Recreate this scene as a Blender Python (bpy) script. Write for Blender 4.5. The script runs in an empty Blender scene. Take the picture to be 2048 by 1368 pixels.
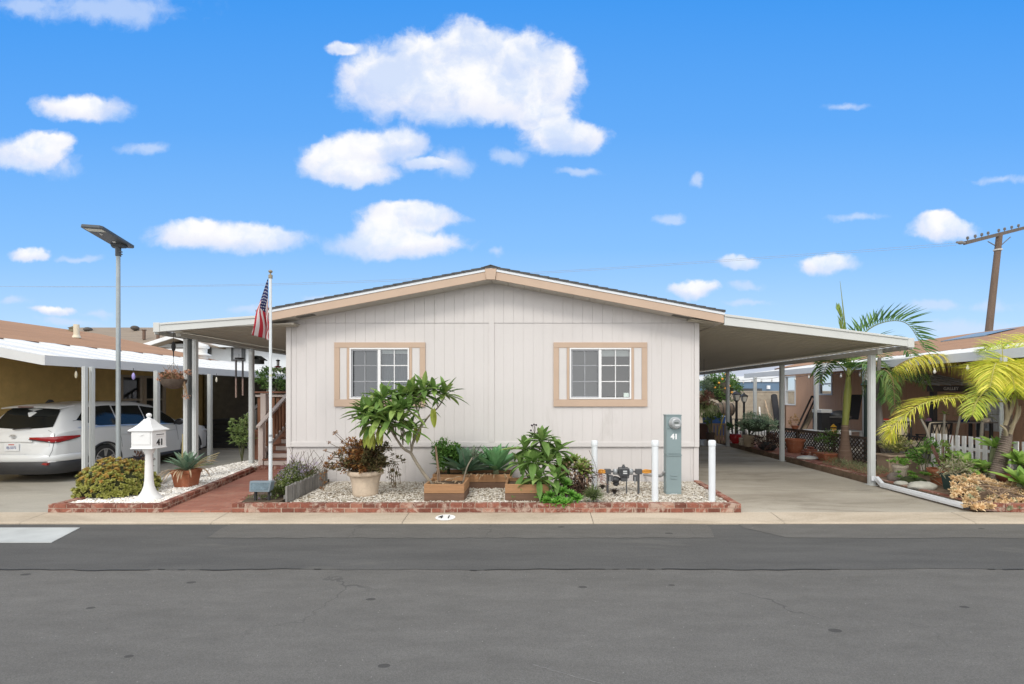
import bpy, math, random
from mathutils import Vector as V, Matrix
R = random.Random(7)
C = bpy.context.scene.collection
pi = math.pi
H, F, CX, CY = 1.9, 967.0, 1068.0, 788.0
def X(px, Y): return (px-CX)/F*Y
def Z(py, Y): return H+(CY-py)/F*Y
def P(px, py, Y): return V((X(px, Y), Y, Z(py, Y)))
def lerp(a, b, t): return a+(b-a)*t
def ss(a, b, x):
    t = max(0, min(1, (x-a)/(b-a))); return t*t*(3-2*t)

# ---------------------------------------------------------------- materials
MATS = {}
def nodes(name):
    m = bpy.data.materials.new(name); m.use_nodes = True
    nt = m.node_tree; b = nt.nodes['Principled BSDF']; return m, nt, b
def N(nt, t, **k):
    n = nt.nodes.new(t)
    for a, v in k.items():
        if a.startswith('i_'): n.inputs[a[2:]].default_value = v
        else: setattr(n, a, v)
    return n
def ramp(nt, fac, stops):
    r = N(nt, 'ShaderNodeValToRGB'); el = r.color_ramp.elements
    while len(el) > 1: el.remove(el[0])
    el[0].position = stops[0][0]; el[0].color = (*stops[0][1], 1)
    for p, c in stops[1:]:
        e = el.new(p); e.color = (*c, 1)
    nt.links.new(fac, r.inputs[0]); return r.outputs[0]
def noise(nt, scale, detail=4, rough=.6, dist=0, coord='Object', stretch=None):
    tc = N(nt, 'ShaderNodeTexCoord'); o = tc.outputs[coord]
    if stretch:
        mp = N(nt, 'ShaderNodeMapping'); mp.inputs['Scale'].default_value = stretch
        nt.links.new(o, mp.inputs[0]); o = mp.outputs[0]
    n = N(nt, 'ShaderNodeTexNoise'); n.inputs['Scale'].default_value = scale
    n.inputs['Detail'].default_value = detail; n.inputs['Roughness'].default_value = rough
    n.inputs['Distortion'].default_value = dist
    nt.links.new(o, n.inputs['Vector']); return n.outputs[0]
def mix(nt, fac, a, b, mode='MIX'):
    m = N(nt, 'ShaderNodeMix', data_type='RGBA', blend_type=mode)
    for s, v in ((m.inputs[0], fac), (m.inputs[6], a), (m.inputs[7], b)):
        if hasattr(v, 'links'): nt.links.new(v, s)
        elif isinstance(v, (int, float)): s.default_value = v
        else: s.default_value = (*v, 1)
    return m.outputs[2]
def math_(nt, op, a, b=None, c=None, clamp=False):
    m = N(nt, 'ShaderNodeMath', operation=op, use_clamp=clamp)
    for i, v in enumerate((a, b, c)):
        if v is None: continue
        if hasattr(v, 'links'): nt.links.new(v, m.inputs[i])
        else: m.inputs[i].default_value = v
    return m.outputs[0]
def bump(nt, b, h, dist=.005, strength=.6):
    n = N(nt, 'ShaderNodeBump'); n.inputs['Strength'].default_value = strength
    n.inputs['Distance'].default_value = dist
    nt.links.new(h, n.inputs['Height']); nt.links.new(n.outputs[0], b.inputs['Normal'])
def M(name, col, rough=.6, var=.12, scale=3, bscale=0, bdist=.003, metal=0, spec=.5, stretch=None, stain=None, stain_amt=(.55, .75), island=0):
    if name in MATS: return MATS[name]
    m, nt, b = nodes(name)
    lo = tuple(c*(1-var) for c in col); hi = tuple(min(1, c*(1+var)) for c in col)
    c = ramp(nt, noise(nt, scale, 5, .65, stretch=stretch), [(.3, lo), (.7, hi)])
    if island:
        g = N(nt, 'ShaderNodeNewGeometry')
        c = mix(nt, 1, c, ramp(nt, g.outputs['Random Per Island'], [(0, (1-island,)*3), (1, (1,)*3)]), 'MULTIPLY')
    if stain:
        f = ramp(nt, noise(nt, scale*1.7, 8, .7, .4, stretch=stretch), [(stain_amt[0], (0, 0, 0)), (stain_amt[1], (1, 1, 1))])
        c = mix(nt, f, c, stain)
    nt.links.new(c, b.inputs['Base Color'])
    b.inputs['Roughness'].default_value = rough; b.inputs['Metallic'].default_value = metal
    b.inputs['Specular IOR Level'].default_value = spec
    if bscale: bump(nt, b, noise(nt, bscale, 4, .6, stretch=stretch), bdist)
    MATS[name] = m; return m
def leafmat(name, c1, c2, c3=None, rough=.5, trans=.25):
    if name in MATS: return MATS[name]
    m, nt, b = nodes(name)
    g = N(nt, 'ShaderNodeNewGeometry')
    st = [(0, c1), (1, c2)] if c3 is None else [(0, c1), (.55, c2), (1, c3)]
    c = ramp(nt, g.outputs['Random Per Island'], st)
    c = mix(nt, 1, c, ramp(nt, noise(nt, 6, 4), [(.3, (.98,)*3), (.7, (1.5,)*3)]), 'MULTIPLY')
    nt.links.new(c, b.inputs['Base Color']); b.inputs['Roughness'].default_value = rough
    b.inputs['Specular IOR Level'].default_value = .35
    t = N(nt, 'ShaderNodeBsdfTranslucent'); nt.links.new(c, t.inputs[0])
    mx = N(nt, 'ShaderNodeMixShader'); mx.inputs[0].default_value = trans
    nt.links.new(b.outputs[0], mx.inputs[1]); nt.links.new(t.outputs[0], mx.inputs[2])
    nt.links.new(mx.outputs[0], nt.nodes['Material Output'].inputs[0])
    MATS[name] = m; return m
def glassmat(name, tint=(.9, .95, .95), boost=.06):
    if name in MATS: return MATS[name]
    m, nt, b = nodes(name)
    fr = N(nt, 'ShaderNodeFresnel'); fr.inputs[0].default_value = 1.5
    f = math_(nt, 'ADD', fr.outputs[0], boost, clamp=True)
    tr = N(nt, 'ShaderNodeBsdfTransparent'); tr.inputs[0].default_value = (*tint, 1)
    gl = N(nt, 'ShaderNodeBsdfGlossy'); gl.inputs['Roughness'].default_value = .02
    mx = N(nt, 'ShaderNodeMixShader'); nt.links.new(f, mx.inputs[0])
    nt.links.new(tr.outputs[0], mx.inputs[1]); nt.links.new(gl.outputs[0], mx.inputs[2])
    nt.links.new(mx.outputs[0], nt.nodes['Material Output'].inputs[0]); MATS[name] = m; return m

# ---------------------------------------------------------------- mesh builder
class MB:
    def __init__(s): s.v = []; s.f = []; s.mi = []; s.m = 0; s.uv = {}
    def add(s, vs, fs):
        o = len(s.v); s.v += [tuple(v) for v in vs]
        s.f += [tuple(i+o for i in f) for f in fs]; s.mi += [s.m]*len(fs); return s
    def box(s, x0, x1, y0, y1, z0, z1):
        if x0 > x1: x0, x1 = x1, x0
        if y0 > y1: y0, y1 = y1, y0
        if z0 > z1: z0, z1 = z1, z0
        return s.add([(x0,y0,z0),(x1,y0,z0),(x1,y1,z0),(x0,y1,z0),(x0,y0,z1),(x1,y0,z1),(x1,y1,z1),(x0,y1,z1)],
              [(0,3,2,1),(4,5,6,7),(0,1,5,4),(1,2,6,5),(2,3,7,6),(3,0,4,7)])
    def bar(s, a, b, w, h=None, up=(0, 0, 1)):
        a = V(a); b = V(b); h = h or w; d = (b-a).normalized(); u = V(up)
        if abs(d.dot(u)) > .98: u = V((0, 1, 0))
        sx = d.cross(u).normalized()*w/2; sz = sx.cross(d).normalized()*h/2
        vs = [p+i*sx+j*sz for p in (a, b) for i, j in ((-1,-1),(1,-1),(1,1),(-1,1))]
        return s.add(vs, [(0,1,2,3),(7,6,5,4),(0,4,5,1),(1,5,6,2),(2,6,7,3),(3,7,4,0)])
    def tube(s, pts, rads, n=8, cap=True, ell=None):
        pts = [V(p) for p in pts]
        if not hasattr(rads, '__len__'): rads = [rads]*len(pts)
        vs = []; fs = []; ref = V((.13, .97, .2))
        for i, p in enumerate(pts):
            d = (pts[min(i+1, len(pts)-1)]-pts[max(i-1, 0)])
            d = d.normalized() if d.length > 1e-9 else V((0, 0, 1))
            if abs(d.dot(ref)) > .95: ref = V((.9, .1, .3))
            a = d.cross(ref).normalized(); b = d.cross(a).normalized(); ref = -(d.cross(a)).normalized() if False else ref
            for k in range(n):
                t = 2*pi*k/n; vs.append(p+rads[i]*(math.cos(t)*a+math.sin(t)*b))
        for i in range(len(pts)-1):
            for k in range(n):
                k2 = (k+1) % n; fs.append((i*n+k, i*n+k2, (i+1)*n+k2, (i+1)*n+k))
        if cap: fs.append(tuple(range(n))); fs.append(tuple((len(pts)-1)*n+k for k in reversed(range(n))))
        return s.add(vs, fs)
    def lathe(s, prof, n=24, c=(0, 0, 0), sq=False):
        vs = []; fs = []
        for r, z in prof:
            for k in range(n):
                t = 2*pi*(k+.5)/n; q = 1
                if sq: q = 1/max(abs(math.cos(t)), abs(math.sin(t)))
                vs.append((c[0]+r*q*math.cos(t), c[1]+r*q*math.sin(t), c[2]+z))
        for i in range(len(prof)-1):
            for k in range(n):
                k2 = (k+1) % n; fs.append((i*n+k, i*n+k2, (i+1)*n+k2, (i+1)*n+k))
        fs.append(tuple(reversed(range(n)))); fs.append(tuple((len(prof)-1)*n+k for k in range(n)))
        return s.add(vs, fs)
    def prism(s, poly, y0, y1, ax='y'):
        n = len(poly)
        def mk(p, y): return {'y': (p[0], y, p[1]), 'x': (y, p[0], p[1]), 'z': (p[0], p[1], y)}[ax]
        vs = [mk(p, y0) for p in poly]+[mk(p, y1) for p in poly]
        fs = [tuple(range(n)), tuple(reversed(range(n, 2*n)))]+[(i, i+n, (i+1) % n+n, (i+1) % n) for i in range(n)]
        return s.add(vs, fs)
    def ball(s, c, r, n=8, m=5, jit=0):
        r = (r, r, r) if not hasattr(r, '__len__') else r
        vs = [(c[0], c[1], c[2]-r[2])]; fs = []
        for i in range(1, m):
            ph = -pi/2+pi*i/m
            for k in range(n):
                t = 2*pi*k/n; j = 1+R.uniform(-jit, jit)
                vs.append((c[0]+r[0]*j*math.cos(ph)*math.cos(t), c[1]+r[1]*j*math.cos(ph)*math.sin(t), c[2]+r[2]*j*math.sin(ph)))
        vs.append((c[0], c[1], c[2]+r[2])); L = len(vs)-1
        for k in range(n):
            k2 = (k+1) % n; fs.append((0, 1+k2, 1+k)); fs.append((L, L-n+k, L-n+k2))
            for i in range(m-2): fs.append((1+i*n+k, 1+i*n+k2, 1+(i+1)*n+k2, 1+(i+1)*n+k))
        return s.add(vs, fs)
    def leaf(s, p, d, L, W, droop=.3, n=3, fold=.2, up=(0, 0, 1), prof=None, peak=.45):
        p = V(p); d = V(d).normalized(); u = V(up); vs = []; fs = []; st = L/n
        for i in range(n+1):
            t = i/n
            if prof: w = prof(t)*W/2
            else: w = W/2*(max(.12, math.sin(pi*min(1, t/peak)/2)) if t < peak else math.cos(pi/2*(t-peak)/(1-peak))**.8 if t < 1 else 0)
            sd = d.cross(u)
            sd = sd.normalized() if sd.length > 1e-4 else V((1, 0, 0))
            nn = sd.cross(d).normalized()
            vs += [p-sd*w+nn*w*fold*2, p, p+sd*w+nn*w*fold*2]
            p = p+d*st; d = (d+V((0, 0, -droop/n))).normalized()
        for i in range(n):
            a = i*3; fs += [(a, a+1, a+4, a+3), (a+1, a+2, a+5, a+4)]
        return s.add(vs, fs)
    def build(s, name, mat, parent=None, smooth=None, bevel=0, origin=None):
        root = parent
        while root is not None and root.parent is not None: root = root.parent
        if origin is not None: o = V(origin)
        elif root is not None: o = V(root.location)
        elif s.v:
            xs = [v[0] for v in s.v]; ys = [v[1] for v in s.v]
            o = V(((min(xs)+max(xs))/2, (min(ys)+max(ys))/2, min(v[2] for v in s.v)))
        me = bpy.data.meshes.new(name)
        me.from_pydata([(v[0]-o.x, v[1]-o.y, v[2]-o.z) for v in s.v], [], s.f)
        mats = mat if isinstance(mat, (list, tuple)) else [mat]
        for m in mats: me.materials.append(m)
        if len(mats) > 1: me.polygons.foreach_set('material_index', s.mi)
        if smooth is not None:
            me.polygons.foreach_set('use_smooth', [True]*len(me.polygons))
            me.set_sharp_from_angle(angle=math.radians(smooth))
        me.update()
        ob = bpy.data.objects.new(name, me); C.objects.link(ob)
        if parent is not None: ob.parent = parent
        else: ob.location = o
        if bevel:
            b = ob.modifiers.new('b', 'BEVEL'); b.width = bevel; b.segments = 2; b.limit_method = 'ANGLE'
        return ob
def tag(o, label=None, cat=None, group=None, kind=None):
    for k, v in (('label', label), ('category', cat), ('group', group), ('kind', kind)):
        if v: o[k] = v
    return o
def thing(name, label, cat, loc=(0, 0, 0), group=None):
    o = bpy.data.objects.new(name, None); C.objects.link(o); o.location = loc
    o.empty_display_size = .2
    return tag(o, label, cat, group)
def copy_tree(o, loc=None, rz=None, label=None, parent=None):
    c = o.copy(); C.objects.link(c)
    if parent is not None: c.parent = parent
    for ch in list(o.children): copy_tree(ch, parent=c)
    if loc is not None: c.location = loc
    if rz is not None: c.rotation_euler = (0, 0, rz)
    if label: c['label'] = label
    return c
def text(name, s, size, mat, loc, rot, parent=None, depth=.001, bold=0, sx=1):
    cu = bpy.data.curves.new(name, 'FONT'); cu.body = s; cu.size = size; cu.extrude = depth
    cu.align_x = 'CENTER'; cu.align_y = 'CENTER'; cu.offset = bold
    t = bpy.data.objects.new('tmp', cu); C.objects.link(t)
    bpy.context.view_layer.update()
    me = bpy.data.meshes.new_from_object(t.evaluated_get(bpy.context.evaluated_depsgraph_get()))
    bpy.data.objects.remove(t)
    mw = Matrix.Translation(V(loc)) @ Matrix.Rotation(rot[2], 4, 'Z') @ Matrix.Rotation(rot[0], 4, 'X') @ Matrix.Diagonal((sx, 1, 1, 1))
    mb = MB(); mb.add([mw @ v.co for v in me.vertices], [tuple(p.vertices) for p in me.polygons])
    return mb.build(name, mat, parent)
def curve(pts, n):
    pts = [V(p) for p in pts]; q = [pts[0]*2-pts[1]]+pts+[pts[-1]*2-pts[-2]]; out = []
    m = len(pts)-1
    for i in range(n+1):
        t = i/n*m; k = min(int(t), m-1); t -= k
        a, b, c, d = q[k], q[k+1], q[k+2], q[k+3]
        out.append(.5*((2*b)+(c-a)*t+(2*a-5*b+4*c-d)*t*t+(3*b-a-3*c+d)*t**3))
    return out
def rnd_dir(zmin=-1, zmax=1):
    z = R.uniform(zmin, zmax); a = R.uniform(0, 2*pi); r = math.sqrt(max(0, 1-z*z))
    return V((r*math.cos(a), r*math.sin(a), z))
def rosette(mb, c, n, L, W, e0=.2, e1=1.3, droop=.3, fold=.25, seg=4, peak=.4, jit=.12, axis=None, prof=None):
    """leaves spiralling from upright centre (e1) to spread outside (e0)"""
    q = V((0, 0, 1)).rotation_difference(V(axis).normalized()) if axis else None
    for i in range(n):
        t = i/max(1, n-1); a = i*2.39996+R.uniform(-.2, .2); e = lerp(e0, e1, t)+R.uniform(-jit, jit)
        d = V((math.cos(a)*math.cos(e), math.sin(a)*math.cos(e), math.sin(e)))
        u = V((-math.cos(a)*math.sin(e), -math.sin(a)*math.sin(e), math.cos(e)))
        if q: d = q @ d; u = q @ u
        l = L*(1-.35*t)*R.uniform(.85, 1.1)
        mb.leaf(c, d, l, W*R.uniform(.85, 1.1), droop*R.uniform(.5, 1.4), seg, fold, up=u, peak=peak, prof=prof)
def bush(mb, c, r, n, L, W, clumps=22, spread=.32, zmin=-.35, droop=.4, seg=2, fold=.2, shell=.75):
    """leaves gathered in clumps scattered through an uneven ellipsoid"""
    cs = []
    for i in range(clumps):
        d = rnd_dir(zmin, 1); k = R.uniform(shell, 1.05) if R.random() < .8 else R.uniform(.3, shell)
        cs.append((V((c[0]+d.x*r[0]*k, c[1]+d.y*r[1]*k, c[2]+d.z*r[2]*k)), d))
    for i in range(n):
        cc, d0 = R.choice(cs); o = rnd_dir(); k = R.random()**.6*spread
        p = cc+V((o.x*r[0]*k, o.y*r[1]*k, o.z*r[2]*k))
        d = (d0*.6+rnd_dir(-.5, 1)*.9).normalized()
        mb.leaf(p, d, L*R.uniform(.6, 1.2), W*R.uniform(.7, 1.2), droop*R.uniform(0, 1.5), seg, fold, up=(rnd_dir(.2, 1)))
    return cs
def frond(mbl, mbr, pts, n=40, LL=.5, W=.02, gr=.5, fwd=.6, lift=.1, r0=.018, start=.12, seg=3, endk=.35, keep=1, jit=.12):
    q = curve(pts, 24); mbr.tube(q, [r0*(1-.8*i/24) for i in range(25)], 6)
    for i in range(n):
        t = start+(1-start)*(i+.5)/n; k = t*24; k0 = min(int(k), 23); p = q[k0].lerp(q[k0+1], k-k0)
        T = (q[k0+1]-q[k0]).normalized(); S = T.cross(V((0, 0, 1)))
        S = S.normalized() if S.length > .05 else V((1, 0, 0))
        U = S.cross(T).normalized()
        for sg in (-1, 1):
            if R.random() > keep: continue
            f = fwd+.5*t
            d = S*sg*R.uniform(.85, 1.1)+T*f*R.uniform(.8, 1.2)+U*(lift+R.uniform(-jit, jit))
            l = LL*(math.sin(pi*min(1, .22+t*.6)) if t < .55 else lerp(1, endk, (t-.55)/.45))*R.uniform(.85, 1.1)
            mbl.leaf(p, d, l, W, gr*R.uniform(.7, 1.4), seg, .3, up=U, peak=.25)
OVC_FILL = 10.4      # brightness of the unseen fill sky added behind the viewer (x background strength .1)
SUN_E = 1.0
# ---------------------------------------------------------------- camera, sky, sun
sc = bpy.context.scene
cam = bpy.data.objects.new('camera', bpy.data.cameras.new('camera')); C.objects.link(cam); sc.camera = cam
cam.location = (0, 0, H); cam.rotation_euler = (pi/2, 0, 0)
cam.data.sensor_width = 36; cam.data.lens = 36*F/2048
cam.data.shift_x = (1024-CX)/2048; cam.data.shift_y = (CY-684)/2048; cam.data.clip_end = 2000
vs = sc.view_settings; vs.view_transform = 'Standard'; vs.look = 'None'; vs.exposure = .5; vs.gamma = 1; vs.use_curve_mapping = False
SUN_EL, SUN_AZ = math.radians(44), math.radians(196)     # azimuth clockwise from +Y (north)
w = bpy.data.worlds.new('World'); sc.world = w; w.use_nodes = True
nt = w.node_tree; bg = nt.nodes['Background']; bg.inputs['Strength'].default_value = .1
sky = N(nt, 'ShaderNodeTexSky', sky_type='NISHITA', sun_disc=False, sun_elevation=SUN_EL, sun_rotation=SUN_AZ)
sky.air_density = 1.0; sky.dust_density = .3; sky.ozone_density = 2.5
tc = N(nt, 'ShaderNodeTexCoord'); sp = N(nt, 'ShaderNodeSeparateXYZ'); nt.links.new(tc.outputs['Generated'], sp.inputs[0])
ym = math_(nt, 'MAXIMUM', sp.outputs[1], .02)
cb = N(nt, 'ShaderNodeCombineXYZ')
nt.links.new(math_(nt, 'DIVIDE', sp.outputs[0], ym), cb.inputs[0]); nt.links.new(math_(nt, 'DIVIDE', sp.outputs[2], ym), cb.inputs[1])
def vmath(op, a, b=None, c=None):
    m = N(nt, 'ShaderNodeVectorMath', operation=op)
    for i, v in enumerate((a, b, c)):
        if v is None: continue
        if hasattr(v, 'links'): nt.links.new(v, m.inputs[i])
        else: m.inputs[i].default_value = v
    return m
def wnoise(vec, scale, detail, rough=.6):
    n = N(nt, 'ShaderNodeTexNoise'); n.inputs['Scale'].default_value = scale; n.inputs['Detail'].default_value = detail
    n.inputs['Roughness'].default_value = rough; nt.links.new(vec, n.inputs['Vector']); return n
uv = cb.outputs[0]
wn = wnoise(uv, 13, 5, .6); wn2 = wnoise(uv, 3.5, 3, .55)
off = vmath('MULTIPLY_ADD', wn.outputs['Color'], (.055, .042, 0), (-.0275, -.021, 0)).outputs[0]
off = vmath('ADD', off, vmath('MULTIPLY_ADD', wn2.outputs['Color'], (.05, .03, 0), (-.025, -.015, 0)).outputs[0]).outputs[0]
uvd = vmath('ADD', uv, off).outputs[0]
def field(lst, up=0):
    d = None
    for px, py, rx, ry in lst:
        cx, cy = (px-CX)/F, (CY-py+up*ry)/F; rx /= F; ry /= F
        l = vmath('LENGTH', vmath('MULTIPLY_ADD', uvd, (1/rx, 1/ry, 0), (-cx/rx, -cy/ry, 0)).outputs[0]).outputs['Value']
        if d is None: d = l
        else:
            m = N(nt, 'ShaderNodeMath', operation='SMOOTH_MIN'); nt.links.new(d, m.inputs[0]); nt.links.new(l, m.inputs[1])
            m.inputs[2].default_value = .4; d = m.outputs[0]
    return d
CL = [(770,160,95,75),(845,125,85,70),(950,115,95,75),(1040,130,90,75),(1110,150,60,65),(900,190,190,60),(1030,205,110,50),(1085,235,60,32),
      (1130,278,82,36),(665,325,70,44),(735,300,80,42),(800,290,60,36),(700,350,90,26),(860,330,60,16),(160,212,92,30),(60,308,85,38),(95,280,55,24),
      (390,472,95,32),(500,478,130,28),(800,490,140,30),(760,470,60,30),(820,436,110,30),(1890,462,80,22),(1870,447,40,20),(1655,530,68,22),
      (1392,580,52,18),(112,622,42,11),(1470,530,40,14),(65,508,42,14),(690,97,36,15)]
CF = [(200,18,190,34),(60,10,70,24),(900,330,40,30),(130,330,50,30),(160,516,40,8),(300,300,60,14),(30,603,32,10),(500,615,40,12),(645,597,36,9),(1720,432,50,9),
      (1690,212,50,10),(1870,608,60,12),(1990,612,60,13),(1480,573,40,10),(1960,655,120,20),(140,645,60,10),(992,503,18,10),(1390,362,16,14),(1340,438,26,9),(1020,310,40,16),(190,624,30,9),(1500,605,50,8),(2000,365,60,10),(1160,345,40,9)]
dn = field(CL); dup = field(CL, .55); df = field(CF)
def smooth(v, a, b):
    m = N(nt, 'ShaderNodeMapRange', interpolation_type='SMOOTHSTEP'); nt.links.new(v, m.inputs[0])
    m.inputs[1].default_value = a; m.inputs[2].default_value = b; m.inputs[3].default_value = 0; m.inputs[4].default_value = 1
    return m.outputs[0]
fn = wnoise(uvd, 30, 6, .65).outputs[0]
fn3 = wnoise(uvd, 9, 8, .62).outputs[0]
rag = math_(nt, 'ADD', math_(nt, 'MULTIPLY_ADD', fn, .45, -.225), math_(nt, 'MULTIPLY_ADD', fn3, .95, -.475))
cden = smooth(math_(nt, 'ADD', dn, rag), 1.16, .66)
cfnt = math_(nt, 'MULTIPLY', smooth(math_(nt, 'ADD', df, math_(nt, 'MULTIPLY', rag, 2.2)), 1.25, .2), .62)
thin = N(nt, 'ShaderNodeMapRange', interpolation_type='SMOOTHSTEP'); nt.links.new(wnoise(uvd, 5.5, 7, .6).outputs[0], thin.inputs[0])
for i_, v_ in ((1, .62), (2, .42), (3, .62), (4, 1)): thin.inputs[i_].default_value = v_
cov = math_(nt, 'MAXIMUM', math_(nt, 'MULTIPLY', cden, thin.outputs[0]), cfnt)
cov = math_(nt, 'MULTIPLY', cov, smooth(sp.outputs[1], .15, .3))
# blue of the sky: Nishita, pulled to the deep saturated blue of the photograph
hs = N(nt, 'ShaderNodeHueSaturation'); hs.inputs['Saturation'].default_value = 1.25; nt.links.new(sky.outputs[0], hs.inputs['Color'])
vv = N(nt, 'ShaderNodeSeparateXYZ'); nt.links.new(uv, vv.inputs[0])
blue = mix(nt, .86, hs.outputs[0], ramp(nt, math_(nt, 'MULTIPLY', vv.outputs[1], 1.0, clamp=True), [(0, (5.0, 6.1, 7.1)), (.1, (3.9, 5.5, 7.3)), (.3, (1.9, 4.1, 7.5)), (.55, (.95, 3.15, 7.3)), (.85, (.38, 2.45, 6.9))]))
# cloud body: sunlit white, lavender thin edges and bases
shade = math_(nt, 'MULTIPLY_ADD', fn3, .8, math_(nt, 'MULTIPLY', math_(nt, 'SUBTRACT', 1.28, dup), .62))
ccol = ramp(nt, shade, [(.3, (4.7, 5.5, 7.0)), (.5, (5.6, 5.95, 7.0)), (.68, (6.35, 6.45, 7.0)), (.9, (7.1, 7.1, 7.15))])
front = mix(nt, cov, blue, ccol)
# unseen pale cloud sheet over and behind the viewer, added as neutral fill
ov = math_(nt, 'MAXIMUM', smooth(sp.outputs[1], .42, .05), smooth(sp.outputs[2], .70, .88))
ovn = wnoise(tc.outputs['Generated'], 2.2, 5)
ocol = ramp(nt, ovn.outputs[0], [(.3, tuple(OVC_FILL*c for c in (.80, .83, .88))), (.7, tuple(OVC_FILL*c for c in (1.1, 1.09, 1.07)))])
ocol = mix(nt, 1, ocol, ramp(nt, math_(nt, 'ABSOLUTE', sp.outputs[2]), [(0, (1.4,)*3), (.75, (.86,)*3)]), 'MULTIPLY')  # brightened towards the horizon for extra fill on the facade and under the carports
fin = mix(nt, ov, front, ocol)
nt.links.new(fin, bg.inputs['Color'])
w.cycles.sampling_method = 'MANUAL'; w.cycles.sample_map_resolution = 1024
sl = bpy.data.lights.new('sun', 'SUN'); sl.energy = SUN_E; sl.angle = math.radians(16); sl.color = (1, .95, .87)
so = bpy.data.objects.new('sun', sl); C.objects.link(so)
dirs = V((math.sin(SUN_AZ)*math.cos(SUN_EL), math.cos(SUN_AZ)*math.cos(SUN_EL), math.sin(SUN_EL)))
so.rotation_euler = dirs.to_track_quat('Z', 'Y').to_euler(); so.location = dirs*60

# ---------------------------------------------------------------- materials for the setting
m, ntm, b = nodes('asphalt'); MATS['asphalt'] = m
n_big = noise(ntm, .35, 4, .6); n_mid = noise(ntm, 2.2, 5, .65, stretch=(1, 3, 1)); n_fine = noise(ntm, 120, 3, .7)
c = ramp(ntm, n_big, [(.3, (.133, .128, .119)), (.7, (.164, .158, .147))])
c = mix(ntm, .55, c, ramp(ntm, n_mid, [(.3, (.122, .118, .109)), (.7, (.170, .164, .152))]))
c = mix(ntm, 1, c, ramp(ntm, n_fine, [(.3, (.72,)*3), (.7, (1.25,)*3)]), 'MULTIPLY')
c = mix(ntm, 1, c, ramp(ntm, noise(ntm, .5, 3, .5, .3, stretch=(.12, 1.6, 1)), [(.32, (.90,)*3), (.68, (1.08,)*3)]), 'MULTIPLY')
n_st = noise(ntm, 1.3, 6, .75, 1.0, stretch=(1, 1.6, 1))
c = mix(ntm, ramp(ntm, n_st, [(.66, (0, 0, 0)), (.72, (.55,)*3)]), c, (.06, .06, .06))
vo = N(ntm, 'ShaderNodeTexVoronoi'); vo.inputs['Scale'].default_value = 22; tcm = N(ntm, 'ShaderNodeTexCoord'); ntm.links.new(tcm.outputs['Object'], vo.inputs['Vector'])
sepc = N(ntm, 'ShaderNodeSeparateColor'); ntm.links.new(vo.outputs['Color'], sepc.inputs[0])
spk = math_(ntm, 'MULTIPLY', math_(ntm, 'LESS_THAN', vo.outputs['Distance'], .12), math_(ntm, 'GREATER_THAN', sepc.outputs[0], .93))
c = mix(ntm, math_(ntm, 'MULTIPLY', spk, .6), c, (.36, .35, .32))
vo2 = N(ntm, 'ShaderNodeTexVoronoi'); vo2.inputs['Scale'].default_value = 3.3; mp2 = N(ntm, 'ShaderNodeMapping'); mp2.inputs['Scale'].default_value = (.6, 1, 1)
ntm.links.new(tcm.outputs['Object'], mp2.inputs[0]); ntm.links.new(mp2.outputs[0], vo2.inputs['Vector'])
sep2 = N(ntm, 'ShaderNodeSeparateColor'); ntm.links.new(vo2.outputs['Color'], sep2.inputs[0])
oil = math_(ntm, 'MULTIPLY', math_(ntm, 'LESS_THAN', vo2.outputs['Distance'], .11), math_(ntm, 'GREATER_THAN', sep2.outputs[0], .72))
c = mix(ntm, math_(ntm, 'MULTIPLY', oil, .6), c, (.035, .035, .035))
vo3 = N(ntm, 'ShaderNodeTexVoronoi', feature='DISTANCE_TO_EDGE'); vo3.inputs['Scale'].default_value = .32
dv = N(ntm, 'ShaderNodeVectorMath', operation='MULTIPLY_ADD'); nc3 = N(ntm, 'ShaderNodeTexNoise'); nc3.inputs['Scale'].default_value = 2.2; nc3.inputs['Detail'].default_value = 5
ntm.links.new(tcm.outputs['Object'], nc3.inputs['Vector']); ntm.links.new(nc3.outputs['Color'], dv.inputs[0]); dv.inputs[1].default_value = (.9, .9, 0); ntm.links.new(tcm.outputs['Object'], dv.inputs[2]); ntm.links.new(dv.outputs[0], vo3.inputs['Vector'])
crk = math_(ntm, 'MULTIPLY', math_(ntm, 'LESS_THAN', vo3.outputs['Distance'], .0035), ramp(ntm, noise(ntm, .5, 2), [(.5, (0, 0, 0)), (.6, (.7,)*3)]))
c = mix(ntm, math_(ntm, 'MULTIPLY', crk, .6), c, (.05, .05, .05))
ntm.links.new(c, b.inputs['Base Color']); b.inputs['Roughness'].default_value = .9; b.inputs['Specular IOR Level'].default_value = .15
bump(ntm, b, n_fine, .004, .7)
m, ntm, b = nodes('asphalt_patch'); MATS['asphalt_patch'] = m
c = ramp(ntm, noise(ntm, 1.1, 5, .65, stretch=(.6, 3, 1)), [(.3, (.092, .091, .088)), (.7, (.120, .118, .113))])
c = mix(ntm, 1, c, ramp(ntm, noise(ntm, 110, 3, .7), [(.3, (.75,)*3), (.7, (1.22,)*3)]), 'MULTIPLY')
c = mix(ntm, ramp(ntm, noise(ntm, .9, 6, .7, .6, stretch=(.7, 2, 1)), [(.58, (0, 0, 0)), (.72, (.55,)*3)]), c, (.16, .155, .14))
ntm.links.new(c, b.inputs['Base Color']); b.inputs['Roughness'].default_value = .9; b.inputs['Specular IOR Level'].default_value = .15
bump(ntm, b, noise(ntm, 110, 3, .7), .004, .6)
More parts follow.
